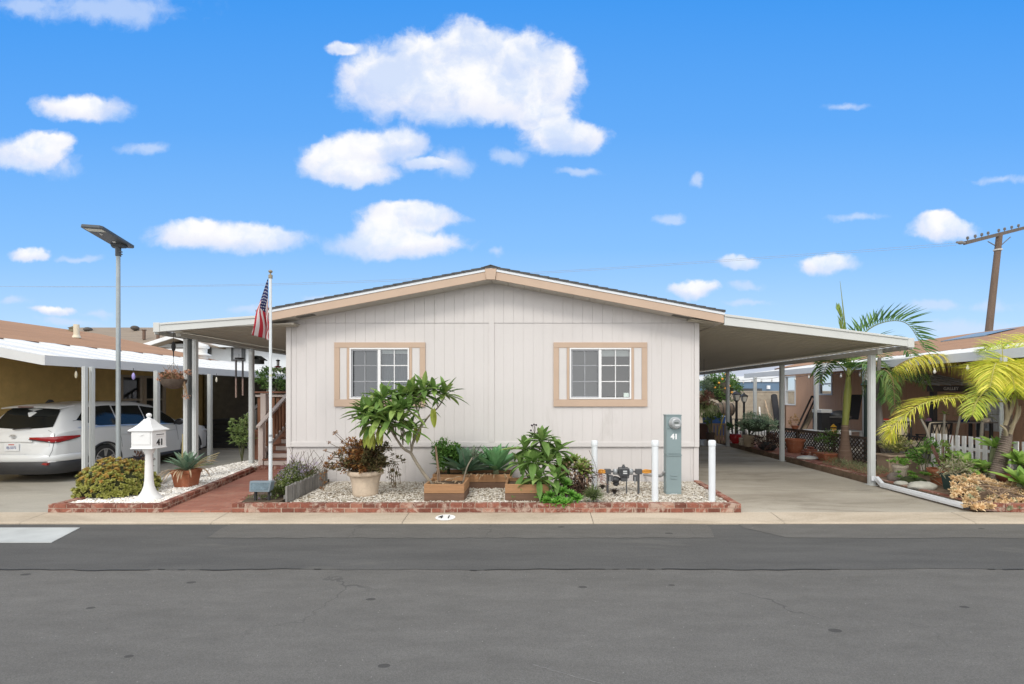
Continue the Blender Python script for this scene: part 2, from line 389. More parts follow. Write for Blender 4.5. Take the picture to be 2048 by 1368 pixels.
def concrete(name, lo, hi, st, joints=None, stretch=(.5, 1.3, 1)):
    m, ntm, b = nodes(name); MATS[name] = m
    c = ramp(ntm, noise(ntm, .55, 6, .65, stretch=stretch), [(.3, lo), (.7, hi)])
    c = mix(ntm, ramp(ntm, noise(ntm, .8, 7, .72, .8, stretch=stretch), [(.48, (0, 0, 0)), (.7, (.8,)*3)]), c, st)
    c = mix(ntm, 1, c, ramp(ntm, noise(ntm, 45, 4, .7), [(.3, (.88,)*3), (.7, (1.1,)*3)]), 'MULTIPLY')
    ntm.links.new(c, b.inputs['Base Color']); b.inputs['Roughness'].default_value = .88; b.inputs['Specular IOR Level'].default_value = .25
    bump(ntm, b, noise(ntm, 60, 4, .6), .002, .5); return m
concrete('driveway_concrete', (.315, .28, .225), (.49, .445, .37), (.20, .17, .13))
concrete('kerb_concrete', (.45, .38, .29), (.56, .48, .38), (.33, .27, .2), stretch=(.5, 2, 1))
concrete('left_concrete', (.36, .34, .29), (.47, .44, .38), (.25, .23, .19))
concrete('patio_concrete', (.42, .39, .33), (.52, .48, .42), (.33, .3, .25))
M('soil', (.10, .07, .045), .95, .4, 6, 40, .02)

# ---------------------------------------------------------------- the ground, road and kerb
YK, YA = 7.75, 7.33; ZR = -.08
mb = MB(); mb.add([(-400, 4, -.1), (400, 4, -.1), (400, 600, -.1), (-400, 600, -.1)], [(0, 1, 2, 3)])
mb.add([(-400, -300, -.1), (400, -300, -.1), (400, -4, -.1), (-400, -4, -.1)], [(0, 1, 2, 3)])
tag(mb.build('ground', MATS['patio_concrete'], origin=(0, 0, 0)), kind='structure')
mb = MB(); mb.add([(-120, -5, ZR), (120, -5, ZR), (120, YA+.03, ZR), (-120, YA+.03, ZR)], [(0, 1, 2, 3)])
tag(mb.build('road', MATS['asphalt'], origin=(0, 0, 0)), kind='structure')
# newer dark strip with a ragged front edge
mb = MB(); xs = [-60+i*.08 for i in range(1500)]
ph = [R.uniform(-1, 1) for _ in range(40)]
def wob(x): return 5.44+.0016*(x+5)+.012*math.sin(x*1.7)+.008*math.sin(x*4.3+1)+.006*math.sin(x*13)+R.uniform(-.006, .006)
f = [(x, wob(x)) for x in xs]
vv_ = [(x, y, ZR+.004) for x, y in f]+[(x, YA+.02, ZR+.004) for x in xs]; n_ = len(xs)
mb.add(vv_, [(i, i+1, n_+i+1, n_+i) for i in range(n_-1)])
tag(mb.build('road_strip', MATS['asphalt_patch'], origin=(0, 0, 0)), kind='structure')
# dark tar seam along the joint, broken here and there
mb = MB()
for i in range(n_-1):
    if math.sin(xs[i]*.9)+math.sin(xs[i]*2.3+2)+R.uniform(-.5, .5) < -.2: continue
    wd = .012+.007*math.sin(xs[i]*5)
    mb.add([(xs[i], f[i][1]-wd, ZR+.007), (xs[i+1], f[i+1][1]-wd, ZR+.007), (xs[i+1], f[i+1][1]+.006, ZR+.007), (xs[i], f[i][1]+.006, ZR+.007)], [(0, 1, 2, 3)])
tag(mb.build('road_seam', M('tar', (.035, .035, .035), .7, .2), origin=(0, 0, 0)), kind='structure')
# one pale hairline crack in the old asphalt
mb = MB(); k = 60; c0_, c1_ = V((X(1066, 3.53), 3.53, 0)), V((X(1215, 3.28), 3.28, 0)); pr_ = [c0_.lerp(c1_, i/k*1.6)+V((R.uniform(-.006, .006), R.uniform(-.006, .006), ZR+.004)) for i in range(k+1)]
for a, b_ in zip(pr_, pr_[1:]):
    w_ = R.uniform(.001, .003); mb.add([a+V((0, -w_, 0)), b_+V((0, -w_, 0)), b_+V((0, w_, 0)), a+V((0, w_, 0))], [(0, 1, 2, 3)])
tag(mb.build('road_crack', M('crack_dust', (.27, .265, .25), .9, .2, 20), origin=(0, 0, 0)), kind='structure')
# older lighter gutter strip next to the kerb (right of the middle and a stretch to the left)
mb = MB()
for x0, x1 in ((-4.6, 2.6), (3.1, 26)):
    k = 60; a = [(x0+(x1-x0)*i/k, 6.63+R.uniform(-.02, .02)+(.5 if (i == 0 or i == k) else 0), ZR+.008) for i in range(k+1)]
    mb.add(a+[(p[0], YA+.01, ZR+.008) for p in a], [(i, i+1, k+2+i, k+1+i) for i in range(k)])
tag(mb.build('gutter_strip', MATS['asphalt'], origin=(0, 0, 0)), kind='structure')
# pale concrete slab let into the road
mb = MB(); q = [(-9.6, 5.95), (X(103, 6.4), 6.4), (X(160, 7.1), 7.1), (-9.6, 7.12)]
q = [(-11, 6.42), (X(103, 6.42), 6.42), (X(160, 7.13), 7.13), (-11, 7.13)]
mb.prism([(x, y) for x, y in q], ZR+.002, ZR+.012, 'z')
tag(mb.build('concrete_patch', M('pale_slab', (.47, .49, .48), .8, .12, 2, 30, .002), origin=(0, 0, 0)), kind='structure')
# rolled kerb
mb = MB(); prof = [(YA, ZR-.03), (YA, ZR+.02), (YA+.03, ZR+.035), (YA+.2, -.025), (YA+.34, -.008), (YK+.02, 0), (YK+.02, -.1)]
x0 = -60
while x0 < 60:
    x1 = x0+2.9; n = len(prof)
    mb.add([(x0+.004, y, z) for y, z in prof]+[(x1-.004, y, z) for y, z in prof], [(i, n+i, n+i+1, i+1) for i in range(n-1)])
    x0 = x1
tag(mb.build('kerb', MATS['kerb_concrete'], origin=(0, 0, 0)), kind='structure')
# oval house number painted on the kerb
ov_ = thing('kerb_number', 'white painted oval with black number on the kerb below the planter', 'house number', (X(890, 7.5), 7.5, 0))
def kz(y):
    for (a, za), (b_, zb) in zip(prof, prof[1:]):
        if b_ > a and a <= y <= b_: return lerp(za, zb, (y-a)/(b_-a))
    return 0
mb = MB(); n = 40; cx = X(890, 7.5)
vs_ = [(cx, 7.53, kz(7.53)+.004)]
for rr in (.5, 1):
    for i in range(n):
        t = 2*pi*i/n; y = 7.53+.125*rr*math.sin(t); vs_.append((cx+.155*rr*math.cos(t), y, kz(y)+.004))
mb.add(vs_, [(0, 1+i, 1+(i+1) % n) for i in range(n)]+[(1+i, 1+n+i, 1+n+(i+1) % n, 1+(i+1) % n) for i in range(n)])
mb.build('oval', M('white_road_paint', (.78, .78, .76), .7, .08, 8), ov_)
text('digits', '4 1', .16, M('black_paint', (.03, .03, .03), .6), (cx-.01, 7.53, kz(7.53)+.012), (math.radians(8), 0, 0), ov_, .002)
# driveways
mb = MB(); J = [YK+.03, 9.45, 13.2, 17, 21, 26, 32]
for a, b_ in zip(J, J[1:]):
    for xa, xb in ((2.2, 7.07),): mb.box(xa, xb, a+.005, b_-.005, -.12, 0)
tag(mb.build('driveway', MATS['driveway_concrete'], origin=(0, 0, 0), bevel=.006), kind='structure')
mb = MB()
for a, b_ in ((YK+.03, 9.1), (9.1, 12.6), (12.6, 17), (17, 24)): mb.box(-20, -7.55, a+.005, b_-.005, -.12, 0)
tag(mb.build('neighbour_driveway', MATS['left_concrete'], origin=(0, 0, 0), bevel=.006), kind='structure')
mb = MB(); mb.box(8.9, 40, YK+.03, 36, -.12, .015)
tag(mb.build('patio', MATS['patio_concrete'], origin=(0, 0, 0)), kind='structure')

# ---------------------------------------------------------------- brick borders, path, gravel beds
m, ntm, b = nodes('brick'); MATS['brick'] = m
g = N(ntm, 'ShaderNodeNewGeometry')
c = ramp(ntm, g.outputs['Random Per Island'], [(0, (.16, .055, .036)), (.5, (.24, .078, .05)), (.85, (.31, .115, .075)), (1, (.38, .19, .13))])
c = mix(ntm, 1, c, ramp(ntm, noise(ntm, 14, 5, .7), [(.3, (.7,)*3), (.7, (1.2,)*3)]), 'MULTIPLY')
c = mix(ntm, ramp(ntm, noise(ntm, 5, 8, .75, .7), [(.5, (0, 0, 0)), (.6, (.8,)*3)]), c, (.50, .385, .31))
ntm.links.new(c, b.inputs['Base Color']); b.inputs['Roughness'].default_value = .9; bump(ntm, b, noise(ntm, 50, 5, .7), .006, .8)
mortar = M('mortar', (.42, .33, .26), .95, .25, 8, 60, .006)
def brick_run(mb, a, b_, z0, courses=2, th=.12, hc=.07, L=.2, off=0):
    a = V((*a, 0)); b_ = V((*b_, 0)); d = b_-a; ln = d.length; d.normalize(); s = V((-d.y, d.x, 0))
    mb.m = 1; h = courses*hc
    p0, p1 = a+V((0, 0, z0+h/2-.004)), b_+V((0, 0, z0+h/2-.004)); mb.bar(p0+s*th/2+d*.006, p1+s*th/2-d*.006, th-.014, h-.012)
    mb.m = 0
    for k in range(courses):
        t = -((k*.5+off) % 1)*L
        while t < ln-.02:
            t0 = max(0, t)+.005; t1 = min(ln, t+L)-.005
            if t1-t0 > .03:
                j = R.uniform(-.004, .004); z = z0+k*hc+hc/2
                pa = a+d*t0+s*(th/2+j)+V((0, 0, z)); pb = a+d*t1+s*(th/2+j)+V((0, 0, z+R.uniform(-.002, .002)))
                mb.bar(pa, pb, th-.002, hc-.009)
            t += L*R.uniform(.95, 1.05) if k == 0 else L
bm_ = [MATS['brick'], mortar]
LF0, LF1, LB1 = (X(95, YK), YK), (X(325, YK), YK), (-6.78, 11.75)
mb = MB(); brick_run(mb, LF0, LF1, -.005); brick_run(mb, LF1, (-6.4, 9.9), -.005); brick_run(mb, (-6.4, 9.9), LB1, -.005, off=.4); brick_run(mb, (-7.82, 9.6), (LF0[0], YK+.125), -.005)
o = mb.build('brick_border', bm_, bevel=.005); tag(o, 'low red brick border round the gravel bed under the white mailbox', 'brick border')
PF0, PF1 = (X(463, YK), YK), (X(1483, YK), YK)
mb = MB(); brick_run(mb, PF0, PF1, -.005, hc=.075); brick_run(mb, (PF1[0]-.0, YK+.125), (3.38, 9.86), -.005, hc=.075); brick_run(mb, (-5.75, 11.2), (PF0[0]+.0, YK+.125), -.005, hc=.075)
o = mb.build('brick_border', bm_, bevel=.005); tag(o, 'low red brick border along the front of the planter below the house wall', 'brick border')
# path of thin red pavers
m, ntm, b = nodes('paver'); MATS['paver'] = m
tcp = N(ntm, 'ShaderNodeTexCoord'); mp = N(ntm, 'ShaderNodeMapping'); mp.inputs['Rotation'].default_value = (0, 0, math.radians(-12)); ntm.links.new(tcp.outputs['Object'], mp.inputs[0])
bt = N(ntm, 'ShaderNodeTexBrick'); ntm.links.new(mp.outputs[0], bt.inputs['Vector'])
for k, v in (('Scale', 1), ('Mortar Size', .006), ('Brick Width', .21), ('Row Height', .1), ('Bias', -.1)): bt.inputs[k].default_value = v
bt.inputs['Color1'].default_value = (.30, .115, .075, 1); bt.inputs['Color2'].default_value = (.38, .165, .11, 1); bt.inputs['Mortar'].default_value = (.24, .125, .09, 1)
c = mix(ntm, ramp(ntm, noise(ntm, 1.6, 6, .7), [(.5, (0, 0, 0)), (.75, (.45,)*3)]), bt.outputs[0], (.40, .27, .2))
ntm.links.new(c, b.inputs['Base Color']); b.inputs['Roughness'].default_value = .85; bump(ntm, b, math_(ntm, 'SUBTRACT', 1, bt.outputs[1]), .004, .8)
mb = MB(); mb.prism([(LF1[0]+.0, YK+.012), (PF0[0]-.0, YK+.012), (-5.72, 11.3), (-5.72, 12.4), (-7.3, 12.4), (-6.75, 11.75), (-6.37, 9.9)], -.02, .028, 'z')
tag(mb.build('path', MATS['paver'], origin=(0, 0, 0), bevel=.008), kind='structure')
# gravel
gm, ntm, b = nodes('pebble'); g = N(ntm, 'ShaderNodeNewGeometry')
c = ramp(ntm, g.outputs['Random Per Island'], [(0, (.26, .21, .16)), (.12, (.46, .40, .32)), (.3, (.55, .51, .43)), (.7, (.66, .62, .55)), (1, (.74, .71, .66))])
ntm.links.new(c, b.inputs['Base Color']); b.inputs['Roughness'].default_value = .8
gb = M('gravel_base', (.34, .28, .2), .95, .35, 25, 60, .01)
gm2 = leafmat('white_pebble', (.50, .46, .40), (.80, .78, .74), (.84, .82, .78), .8, .0)
def inside(p, poly):
    r = False; n = len(poly)
    for i in range(n):
        a, b_ = poly[i], poly[i-1]
        if (a[1] > p[1]) != (b_[1] > p[1]) and p[0] < (b_[0]-a[0])*(p[1]-a[1])/(b_[1]-a[1])+a[0]: r = not r
    return r
def gravel(name, poly, z, n, s0, s1, label_kind='stuff', mat=gm, hump=.0):
    mb = MB(); xs = [p[0] for p in poly]; ys = [p[1] for p in poly]; k = 0
    while k < n:
        p = (R.uniform(min(xs), max(xs)), R.uniform(min(ys), max(ys)))
        if not inside(p, poly): continue
        k += 1; s = R.uniform(s0, s1)*(1.5 if R.random() < .12 else 1); a = R.uniform(0, pi); ca, sa = math.cos(a), math.sin(a)
        rx, ry, rz = s*R.uniform(.8, 1.5), s*R.uniform(.7, 1), s*R.uniform(.45, .8); tz = z+R.uniform(-.003, .012)
        pts = [(rx, 0, 0), (0, ry, 0), (-rx, 0, 0), (0, -ry, 0)]
        vs_ = [(p[0]+x*ca-y*sa, p[1]+x*sa+y*ca, tz+R.uniform(-.2, .2)*rz) for x, y, _ in pts]
        tp = [(p[0]+.55*(x*ca-y*sa), p[1]+.55*(x*sa+y*ca), tz+rz*R.uniform(.7, 1)) for x, y, _ in pts]
        mb.add(vs_+tp, [(i, (i+1) % 4, 4+(i+1) % 4, 4+i) for i in range(4)]+[(4, 5, 6, 7)])
    tag(mb.build(name, mat, origin=(0, 0, 0)), kind=label_kind)
LP = [(LF0[0]+.1, YK+.1), (LF1[0]-.1, YK+.1), (-6.5, 9.9), (-6.85, 11.7), (-7.0, 13.0), (-7.75, 13.1), (-7.95, 11.0), (-7.82, 9.2)]
CP = [(PF0[0]+.1, YK+.1), (PF1[0]-.1, YK+.1), (3.3, 9.9), (-5.1, 9.95), (-5.05, 9.9)]
mb = MB(); mb.prism(LP, -.05, .085, 'z'); tag(mb.build('gravel_bed_base', gb, origin=(0, 0, 0)), kind='structure')
mb = MB(); mb.prism([(PF0[0]+.1, YK+.1), (PF1[0]-.1, YK+.1), (3.3, 9.93), (-5.05, 9.93), (-5.05, 11.2), (-5.66, 11.2)], -.05, .095, 'z'); tag(mb.build('planter_bed_base', gb, origin=(0, 0, 0)), kind='structure')
gravel('gravel', LP, .09, 9500, .010, .022, mat=gm2)
gravel('gravel', [(-4.04, YK+.1), (PF1[0]-.1, YK+.1), (3.3, 9.9), (-4.1, 9.92)], .10, 16000, .009, .021)
mb = MB(); mb.prism([(PF0[0]+.1, YK+.1), (-4.14, YK+.1), (-4.2, 9.92), (-5.0, 9.92), (-5.05, 11.1), (-5.62, 11.1)], .09, .15, 'z')
tag(mb.build('soil', MATS['soil'], origin=(0, 0, 0)), kind='structure')
# ---------------------------------------------------------------- the white home
YW, YF = 9.95, 9.5; YB = 27.5
XL, XR = X(573, YW), X(1398, YW); XM = (XL+XR)/2
wallw = M('white_siding', (.645, .613, .597), .65, .035, .8, 0, stain=(.48, .452, .42), stain_amt=(.58, .85), stretch=(1, 1, .3))
trimw = M('white_trim', (.64, .612, .595), .6, .03, 2)
tan = M('tan_trim', (.53, .39, .29), .6, .05, 2)
soff = M('soffit_paint', (.56, .52, .475), .7, .04, 1.5)
dark = M('dark_gap', (.03, .03, .03), .9, .1)
home = thing('mobile_home', 'white mobile home with tan trimmed gable and two windows facing the street', 'house', (XM, YW, 0))
zR, zE = Z(533.5, YF), Z(622, YF); XE = 4.583; SL = (zR-zE)/XE
def roofz(x): return zR-SL*abs(x-XM)
WIN = [(X(700, YW), X(819, YW)), (X(1139, YW), X(1262, YW))]; WZ0, WZ1 = Z(798, YW), Z(696, YW)
zj = Z(646, YW); zb1, zb0 = Z(884, YW), Z(893.5, YW)
# planks with real grooves, cut round the windows
cuts = sorted(set([XL+.1, XR-.1]+[XM+.021+k*.2032 for k in range(-20, 21) if XL+.12 < XM+.021+k*.2032 < XR-.12]))
GW = .0017
def wallpart(mb, x0, x1, z0, z1f, y, th=.02, cut=True):
    segs = [(x0+GW, x1-GW)]
    if cut:
        for a, b_ in WIN:
            ns = []
            for s0, s1 in segs:
                ps = [p for p in (s0, a, b_, s1) if s0 <= p <= s1]; ps = sorted(set(ps))
                ns += list(zip(ps, ps[1:]))
            segs = ns
    for s0, s1 in segs:
        if s1-s0 < 1e-4: continue
        mid = (s0+s1)/2; hole = cut and any(a < mid < b_ for a, b_ in WIN)
        if hole:
            mb.box(s0, s1, y, y+th, z0, WZ0); mb.prism([(s0, WZ1), (s1, WZ1), (s1, z1f(s1)), (s0, z1f(s0))], y, y+th)
        else: mb.prism([(s0, z0), (s1, z0), (s1, z1f(s1)), (s0, z1f(s0))], y, y+th)
mb = MB()
for a, b_ in zip(cuts, cuts[1:]): wallpart(mb, a, b_, zb0+.02, lambda x: zj-.004, YW)
for a, b_ in zip(cuts, cuts[1:]): wallpart(mb, a, b_, zj, lambda x: roofz(x)-.16, YW-.012, .03, False)
for a, b_ in ((XL+.05, WIN[0][0]), (WIN[0][1], WIN[1][0]), (WIN[1][1], XR-.05)): mb.box(a, b_, YW+.006, YW+.05, zb0, zj)      # groove bottoms
for a, b_ in WIN: mb.box(a, b_, YW+.006, YW+.05, zb0, WZ0); mb.box(a, b_, YW+.006, YW+.05, WZ1, zj)
mb.prism([(XL+.05, zj-.01), (XR-.05, zj-.01), (XR-.05, roofz(XR-.05)-.17), (XM, zR-.17), (XL+.05, roofz(XL+.05)-.17)], YW+.006, YW+.045)
mb.box(XL, XL+.04, YW+.06, YB, zb0, roofz(XL)-.17); mb.box(XR-.04, XR, YW+.06, YB, zb0, roofz(XR)-.17)
mb.prism([(XL, zb0), (XR, zb0), (XR, roofz(XR)-.17), (XM, zR-.17), (XL, roofz(XL)-.17)], YB, YB+.05)
mb.build('wall', wallw, home)
mb = MB(); mb.box(X(978, YW), X(988, YW)+.005, YW-.022, YW-.001, zb1, zR-.2); mb.build('centre_batten', wallw, home, bevel=.002)
# skirting, set back under the belt board
mb = MB(); yk = YW+.035
for a, b_ in zip(cuts, cuts[1:]): mb.box(a+GW, b_-GW, yk, yk+.02, .06, zb0-.012)
mb.box(XL+.01, XR-.01, yk+.008, yk+.03, .06, zb0); mb.box(XL+.03, XL+.05, yk+.04, YB, .0, zb0); mb.box(XR-.05, XR-.03, yk+.04, YB, .0, zb0)
mb.box(XL, XL+.1, yk-.02, yk+.04, .05, zb0-.01); mb.box(XR-.1, XR, yk-.02, yk+.04, .05, zb0-.01)
mb.build('skirting', wallw, home)
mb = MB(); mb.box(XL+.1, XR-.1, YW-.016, YW+.03, zb0, zb1); mb.build('belt_board', trimw, home, bevel=.003)
for x0, x1 in ((XL, XL+.097), (XR-.097, XR)):
    mb = MB(); mb.prism([(x0, zb0-.004), (x1, zb0-.004), (x1, roofz(x1)-.17), (x0, roofz(x0)-.17)], YW-.02, YW+.04); mb.box(x0 if x0 < XM else x1-.02, x0+.02 if x0 < XM else x1, YW+.041, YW+.14, zb0, zj)
    mb.build('corner_board', trimw, home, bevel=.003)
# roof
shg = M('dark_shingle', (.085, .085, .085), .9, .3, 12, 60, .01)
mb = MB()
xo0, xo1 = XM-XE-.02, XM+XE+.02
for s in (-1, 1):
    xe = XM+s*(XE+.02); ze = roofz(xe)
    mb.prism([(XM, zR+.006), (xe, ze+.006), (xe, ze-.022), (XM, zR-.022)], YF-.03, YB+.4)
    for k in range(24):                                   # shingle butts stepping up the rake
        t0, t1 = k/24, (k+1)/24; a, b_ = lerp(xe, XM, t0), lerp(xe, XM, t1)
        mb.prism([(a, roofz(a)+.0065), (a, roofz(a)+.022), (b_, roofz(b_)+.0095), (b_, roofz(b_)+.0065)], YF-.032, YB+.398)
rf = mb.build('roof', shg, home)
mb = MB(); mb.prism([(XM-.14, roofz(XM-.14)+.02), (XM, zR+.035), (XM+.14, roofz(XM+.14)+.02), (XM+.14, roofz(XM+.14)+.008), (XM, zR+.02), (XM-.14, roofz(XM-.14)+.008)], YF-.04, YB+.39); mb.build('ridge_cap', shg, rf)
mb = MB()
for s in (-1, 1):
    xe = XM+s*(XE+.01); mb.prism([(XM, zR-.024), (xe, roofz(xe)-.024), (xe, roofz(xe)-.075), (XM, zR-.075)], YF-.012, YF+.02)
mb.build('drip_edge', M('white_metal', (.74, .77, .8), .4, .03), home)
for s in (-1, 1):
    mb = MB(); xe = XM+s*XE; xm = XM+s*.098; mb.prism([(xm, roofz(xm)-.077), (xe, roofz(xe)-.077), (xe, roofz(xe)-.235), (xm, roofz(xm)-.235)], YF, YF+.02)
    mb.build('fascia_board', tan, home, bevel=.002)
mb = MB(); mb.prism([(XM-.115, roofz(XM-.115)-.02), (XM+.115, roofz(XM+.115)-.02), (XM+.085, zR-.255), (XM-.085, zR-.255)], YF-.03, YF+.03); mb.build('ridge_block', tan, home, bevel=.003)
mb = MB()
for s in (-1, 1):
    k = 14
    for i in range(k):
        a, b_ = XM+s*XE*i/k, XM+s*XE*(i+1)/k
        mb.prism([(a+s*.003, roofz(a)-.225), (b_-s*.003, roofz(b_)-.225), (b_-s*.003, roofz(b_)-.205), (a+s*.003, roofz(a)-.205)], YF+.022, YW-.004)
    xw = XR if s > 0 else XL; xe = XM+s*XE
    mb.prism([(xw, roofz(xw)-.215), (xe, roofz(xe)-.215), (xe, roofz(xe)-.205), (xw, roofz(xw)-.205)], YW-.002, YB)      # eave soffit
    mb.prism([(xe-s*.02, roofz(xe)-.235), (xe, roofz(xe)-.235), (xe, roofz(xe)-.08), (xe-s*.02, roofz(xe)-.08)], YF+.022, YB)
mb.build('soffit', soff, home)
for px in (612, 1362):
    mb = MB(); x = X(px, YF+.2); sl = SL if px < 980 else -SL
    for i in range(5):
        y = YF+.13+i*.035; mb.prism([(x-.17, roofz(x-.17)-.236), (x+.17, roofz(x+.17)-.236), (x+.17, roofz(x+.17)-.228), (x-.17, roofz(x-.17)-.228)], y, y+.02)
    mb.build('soffit_vent', M('vent_metal', (.2, .19, .17), .6, .1), home)
# windows
vin = M('white_vinyl', (.80, .80, .80), .35, .02); grey = M('grey_bar', (.33, .34, .36), .5, .05)
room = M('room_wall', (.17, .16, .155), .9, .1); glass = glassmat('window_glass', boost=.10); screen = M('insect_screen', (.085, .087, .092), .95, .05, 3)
blind = M('blind', (.62, .62, .6), .7, .04); sticker = M('sticker', (.6, .68, .64), .6, .15, 60)
for wi, (pxa, pxb) in enumerate(((669.5, 851), (1107, 1294))):
    wx0, wx1 = WIN[wi]; xa, xb = X(pxa, YW), X(pxb, YW); za, zb = Z(685, YW), Z(813, YW); t1 = .11; yo = YW-.03
    win = MB()      # vinyl frame
    fw = .032
    win.box(wx0, wx1, YW-.034, YW+.05, WZ1-fw, WZ1); win.box(wx0, wx1, YW-.036, YW+.05, WZ0, WZ0+fw)
    win.box(wx0, wx0+fw, YW-.035, YW+.05, WZ0+fw, WZ1-fw); win.box(wx1-fw, wx1, YW-.035, YW+.05, WZ0+fw, WZ1-fw)
    mid = (wx0+wx1)/2-.005; win.box(mid-.028, mid+.028, YW-.025, YW+.04, WZ0+fw, WZ1-fw)
    wo = win.build('window', vin, home, bevel=.003)
    tr = MB(); tr.box(xa, xb, yo, YW-.002, za-t1, za); tr.box(xa, xb, yo-.01, YW-.002, zb, zb+.145)
    zlo, zhi = zb+.147, za-t1-.002
    tr.box(xa, xa+.11, yo, YW-.002, zlo, zhi); tr.box(xb-.11, xb, yo, YW-.002, zlo, zhi)
    tr.box(wx0-.055, wx0-.004, yo+.004, YW-.002, zlo, zhi); tr.box(wx1+.004, wx1+.055, yo+.004, YW-.002, zlo, zhi)
    tr.build('trim', tan, wo, bevel=.003)
    for q0, q1 in ((xa+.115, wx0-.06), (wx1+.06, xb-.115)):
        pn = MB(); pn.box(q0, q1, YW-.02, YW-.003, zlo, zhi); pn.build('side_panel', trimw, wo)
    z0, z1 = WZ0+fw, WZ1-fw
    for k, (a, b_) in enumerate(((wx0+fw, mid-.028), (mid+.028, wx1-fw))):
        mm = grey if k == 0 else vin; mu = MB(); yb = YW+.012 if k == 0 else YW-.008
        mu.box((a+b_)/2-.009, (a+b_)/2+.009, yb, yb+.012, z0, z1)
        for q in (1, 2):
            zz = lerp(z0, z1, q/3); mu.box(a, (a+b_)/2-.01, yb+.001, yb+.011, zz-.009, zz+.009); mu.box((a+b_)/2+.01, b_, yb+.001, yb+.011, zz-.009, zz+.009)
        if k == 0:
            mu.box(a+.004, a+.03, YW-.012, YW+.01, z0+.004, z1-.004); mu.box(b_-.02, b_-.002, YW-.012, YW+.01, z0+.004, z1-.004); mu.box(a+.03, b_-.02, YW-.012, YW+.01, z1-.03, z1-.004); mu.box(a+.03, b_-.02, YW-.012, YW+.01, z0+.004, z0+.025)
        mu.build('muntin', mm, wo)
        g = MB(); g.add([(a, YW+.006 if k else YW+.028, z0), (b_, YW+.006 if k else YW+.028, z0), (b_, YW+.006 if k else YW+.028, z1), (a, YW+.006 if k else YW+.028, z1)], [(0, 1, 2, 3)])
        g.build('pane', glass, wo)
        if k == 0:
            g = MB(); g.box(a, b_, YW+.04, YW+.043, z0, z1); g.build('insect_screen', screen, wo)
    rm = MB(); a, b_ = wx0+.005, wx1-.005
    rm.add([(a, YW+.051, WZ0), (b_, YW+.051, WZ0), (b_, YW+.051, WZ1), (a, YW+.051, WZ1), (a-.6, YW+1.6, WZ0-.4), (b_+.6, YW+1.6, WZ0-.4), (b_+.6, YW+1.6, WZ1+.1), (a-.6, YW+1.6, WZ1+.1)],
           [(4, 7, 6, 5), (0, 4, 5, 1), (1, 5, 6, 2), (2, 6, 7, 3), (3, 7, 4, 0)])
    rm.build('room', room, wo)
    if wi == 0:
        ct = MB(); k = 40; xs3 = [lerp(mid+.01, wx1-.01, i/k) for i in range(k+1)]
        ct.add([(x_, YW+.11+.012*math.sin(i*1.3), WZ0+.02) for i, x_ in enumerate(xs3)]+[(x_, YW+.11+.012*math.sin(i*1.3), WZ1-.02) for i, x_ in enumerate(xs3)], [(i, i+1, k+2+i, k+1+i) for i in range(k)])
        ct.build('curtain', M('sheer_curtain', (.17, .18, .185), .95, .08, 3), wo, smooth=80)
    bl = MB(); nb = 5 if wi == 1 else 3
    for i in range(nb): bl.box(mid+.03, wx1-.03, YW+.06+i*.001, YW+.07+i*.001, z1-.028*(i+1)+.002, z1-.028*i)
    bl.build('blind', blind, wo)
    if wi == 1:
        st = MB(); st.box(wx1-.15, wx1-.045, YW+.001, YW+.004, z0+.012, z0+.095); st.build('sticker', sticker, wo)

# ---------------------------------------------------------------- awnings of the white home
alu = M('white_aluminium', (.58, .59, .57), .45, .04, 2); aluP = M('white_post', (.56, .58, .57), .5, .05, 3, stain=(.45, .44, .4), stain_amt=(.62, .85))
pan = M('awning_pan', (.53, .49, .41), .6, .05, 1.5, stretch=(3, .4, 1))
def ribbed(mb, xi, zi, xo, zo, y0, y1, pitch=.2, rib=.05, th=.003):
    """roof pans: flat troughs with raised ribs running down the slope; the ribs are open at the outer end"""
    y = y0; pr = []
    while y < y1: pr += [(y, 0), (y+pitch*.56, 0), (y+pitch*.62, rib), (y+pitch*.94, rib), (y+pitch, 0)]; y += pitch
    n = len(pr); vs_ = []; sg = 1 if xi > xo else -1; cut = .17; dz_ = (zi-zo)/abs(xi-xo)*cut
    for dz in (0, th+.001):
        vs_ += [(xi, p, zi+q+dz) for p, q in pr]+[((xo+sg*cut, p, zo+dz_+q+dz) if q else (xo, p, zo+q+dz)) for p, q in pr]
    fs = []
    for i in range(n-1): fs += [(i, n+i, n+i+1, i+1), (2*n+i, 2*n+i+1, 3*n+i+1, 3*n+i)]
    mb.add(vs_, fs)
def post(mb, x, y, z0, z1, s=.1):
    h = s/2; mb.box(x-h, x+h, y-h, y+h, z0, z1)
    mb.box(x-h*.45, x+h*.45, y-h-.008, y-h, z0, z1); mb.box(x-h-.008, x-h, y-h*.45, y+h*.45, z0, z1)
cp = thing('carport_awning', 'white metal carport awning on posts over the driveway right of the house', 'carport', (7.05, 10.1, 0))
xo = X(1826, YF); zo = Z(692, YF); xi = XR+.02; zi = zo+(xo-xi)*.125
mb = MB(); ribbed(mb, xi-.3, zi+.3*.125, xo-.03, zo+.03, YF+.06, 26.5); mb.build('roof_panel', pan, cp)
mb = MB(); fh = .17; xs_ = X(1449, YF)
mb.prism([(xs_, Z(650, YF)), (xo, Z(694, YF)), (xo, Z(678, YF)), (xs_, Z(631, YF))], YF, YF+.05)
mb.prism([(xs_, Z(633, YF)), (xo-.11, Z(679, YF)), (xo-.11, Z(675, YF)), (xs_, Z(628, YF))], YF-.02, YF+.03)
mb.box(xo-.1, xo+.02, YF-.012, YF+.06, Z(695, YF), Z(676, YF)); mb.build('fascia', alu, cp, bevel=.004)
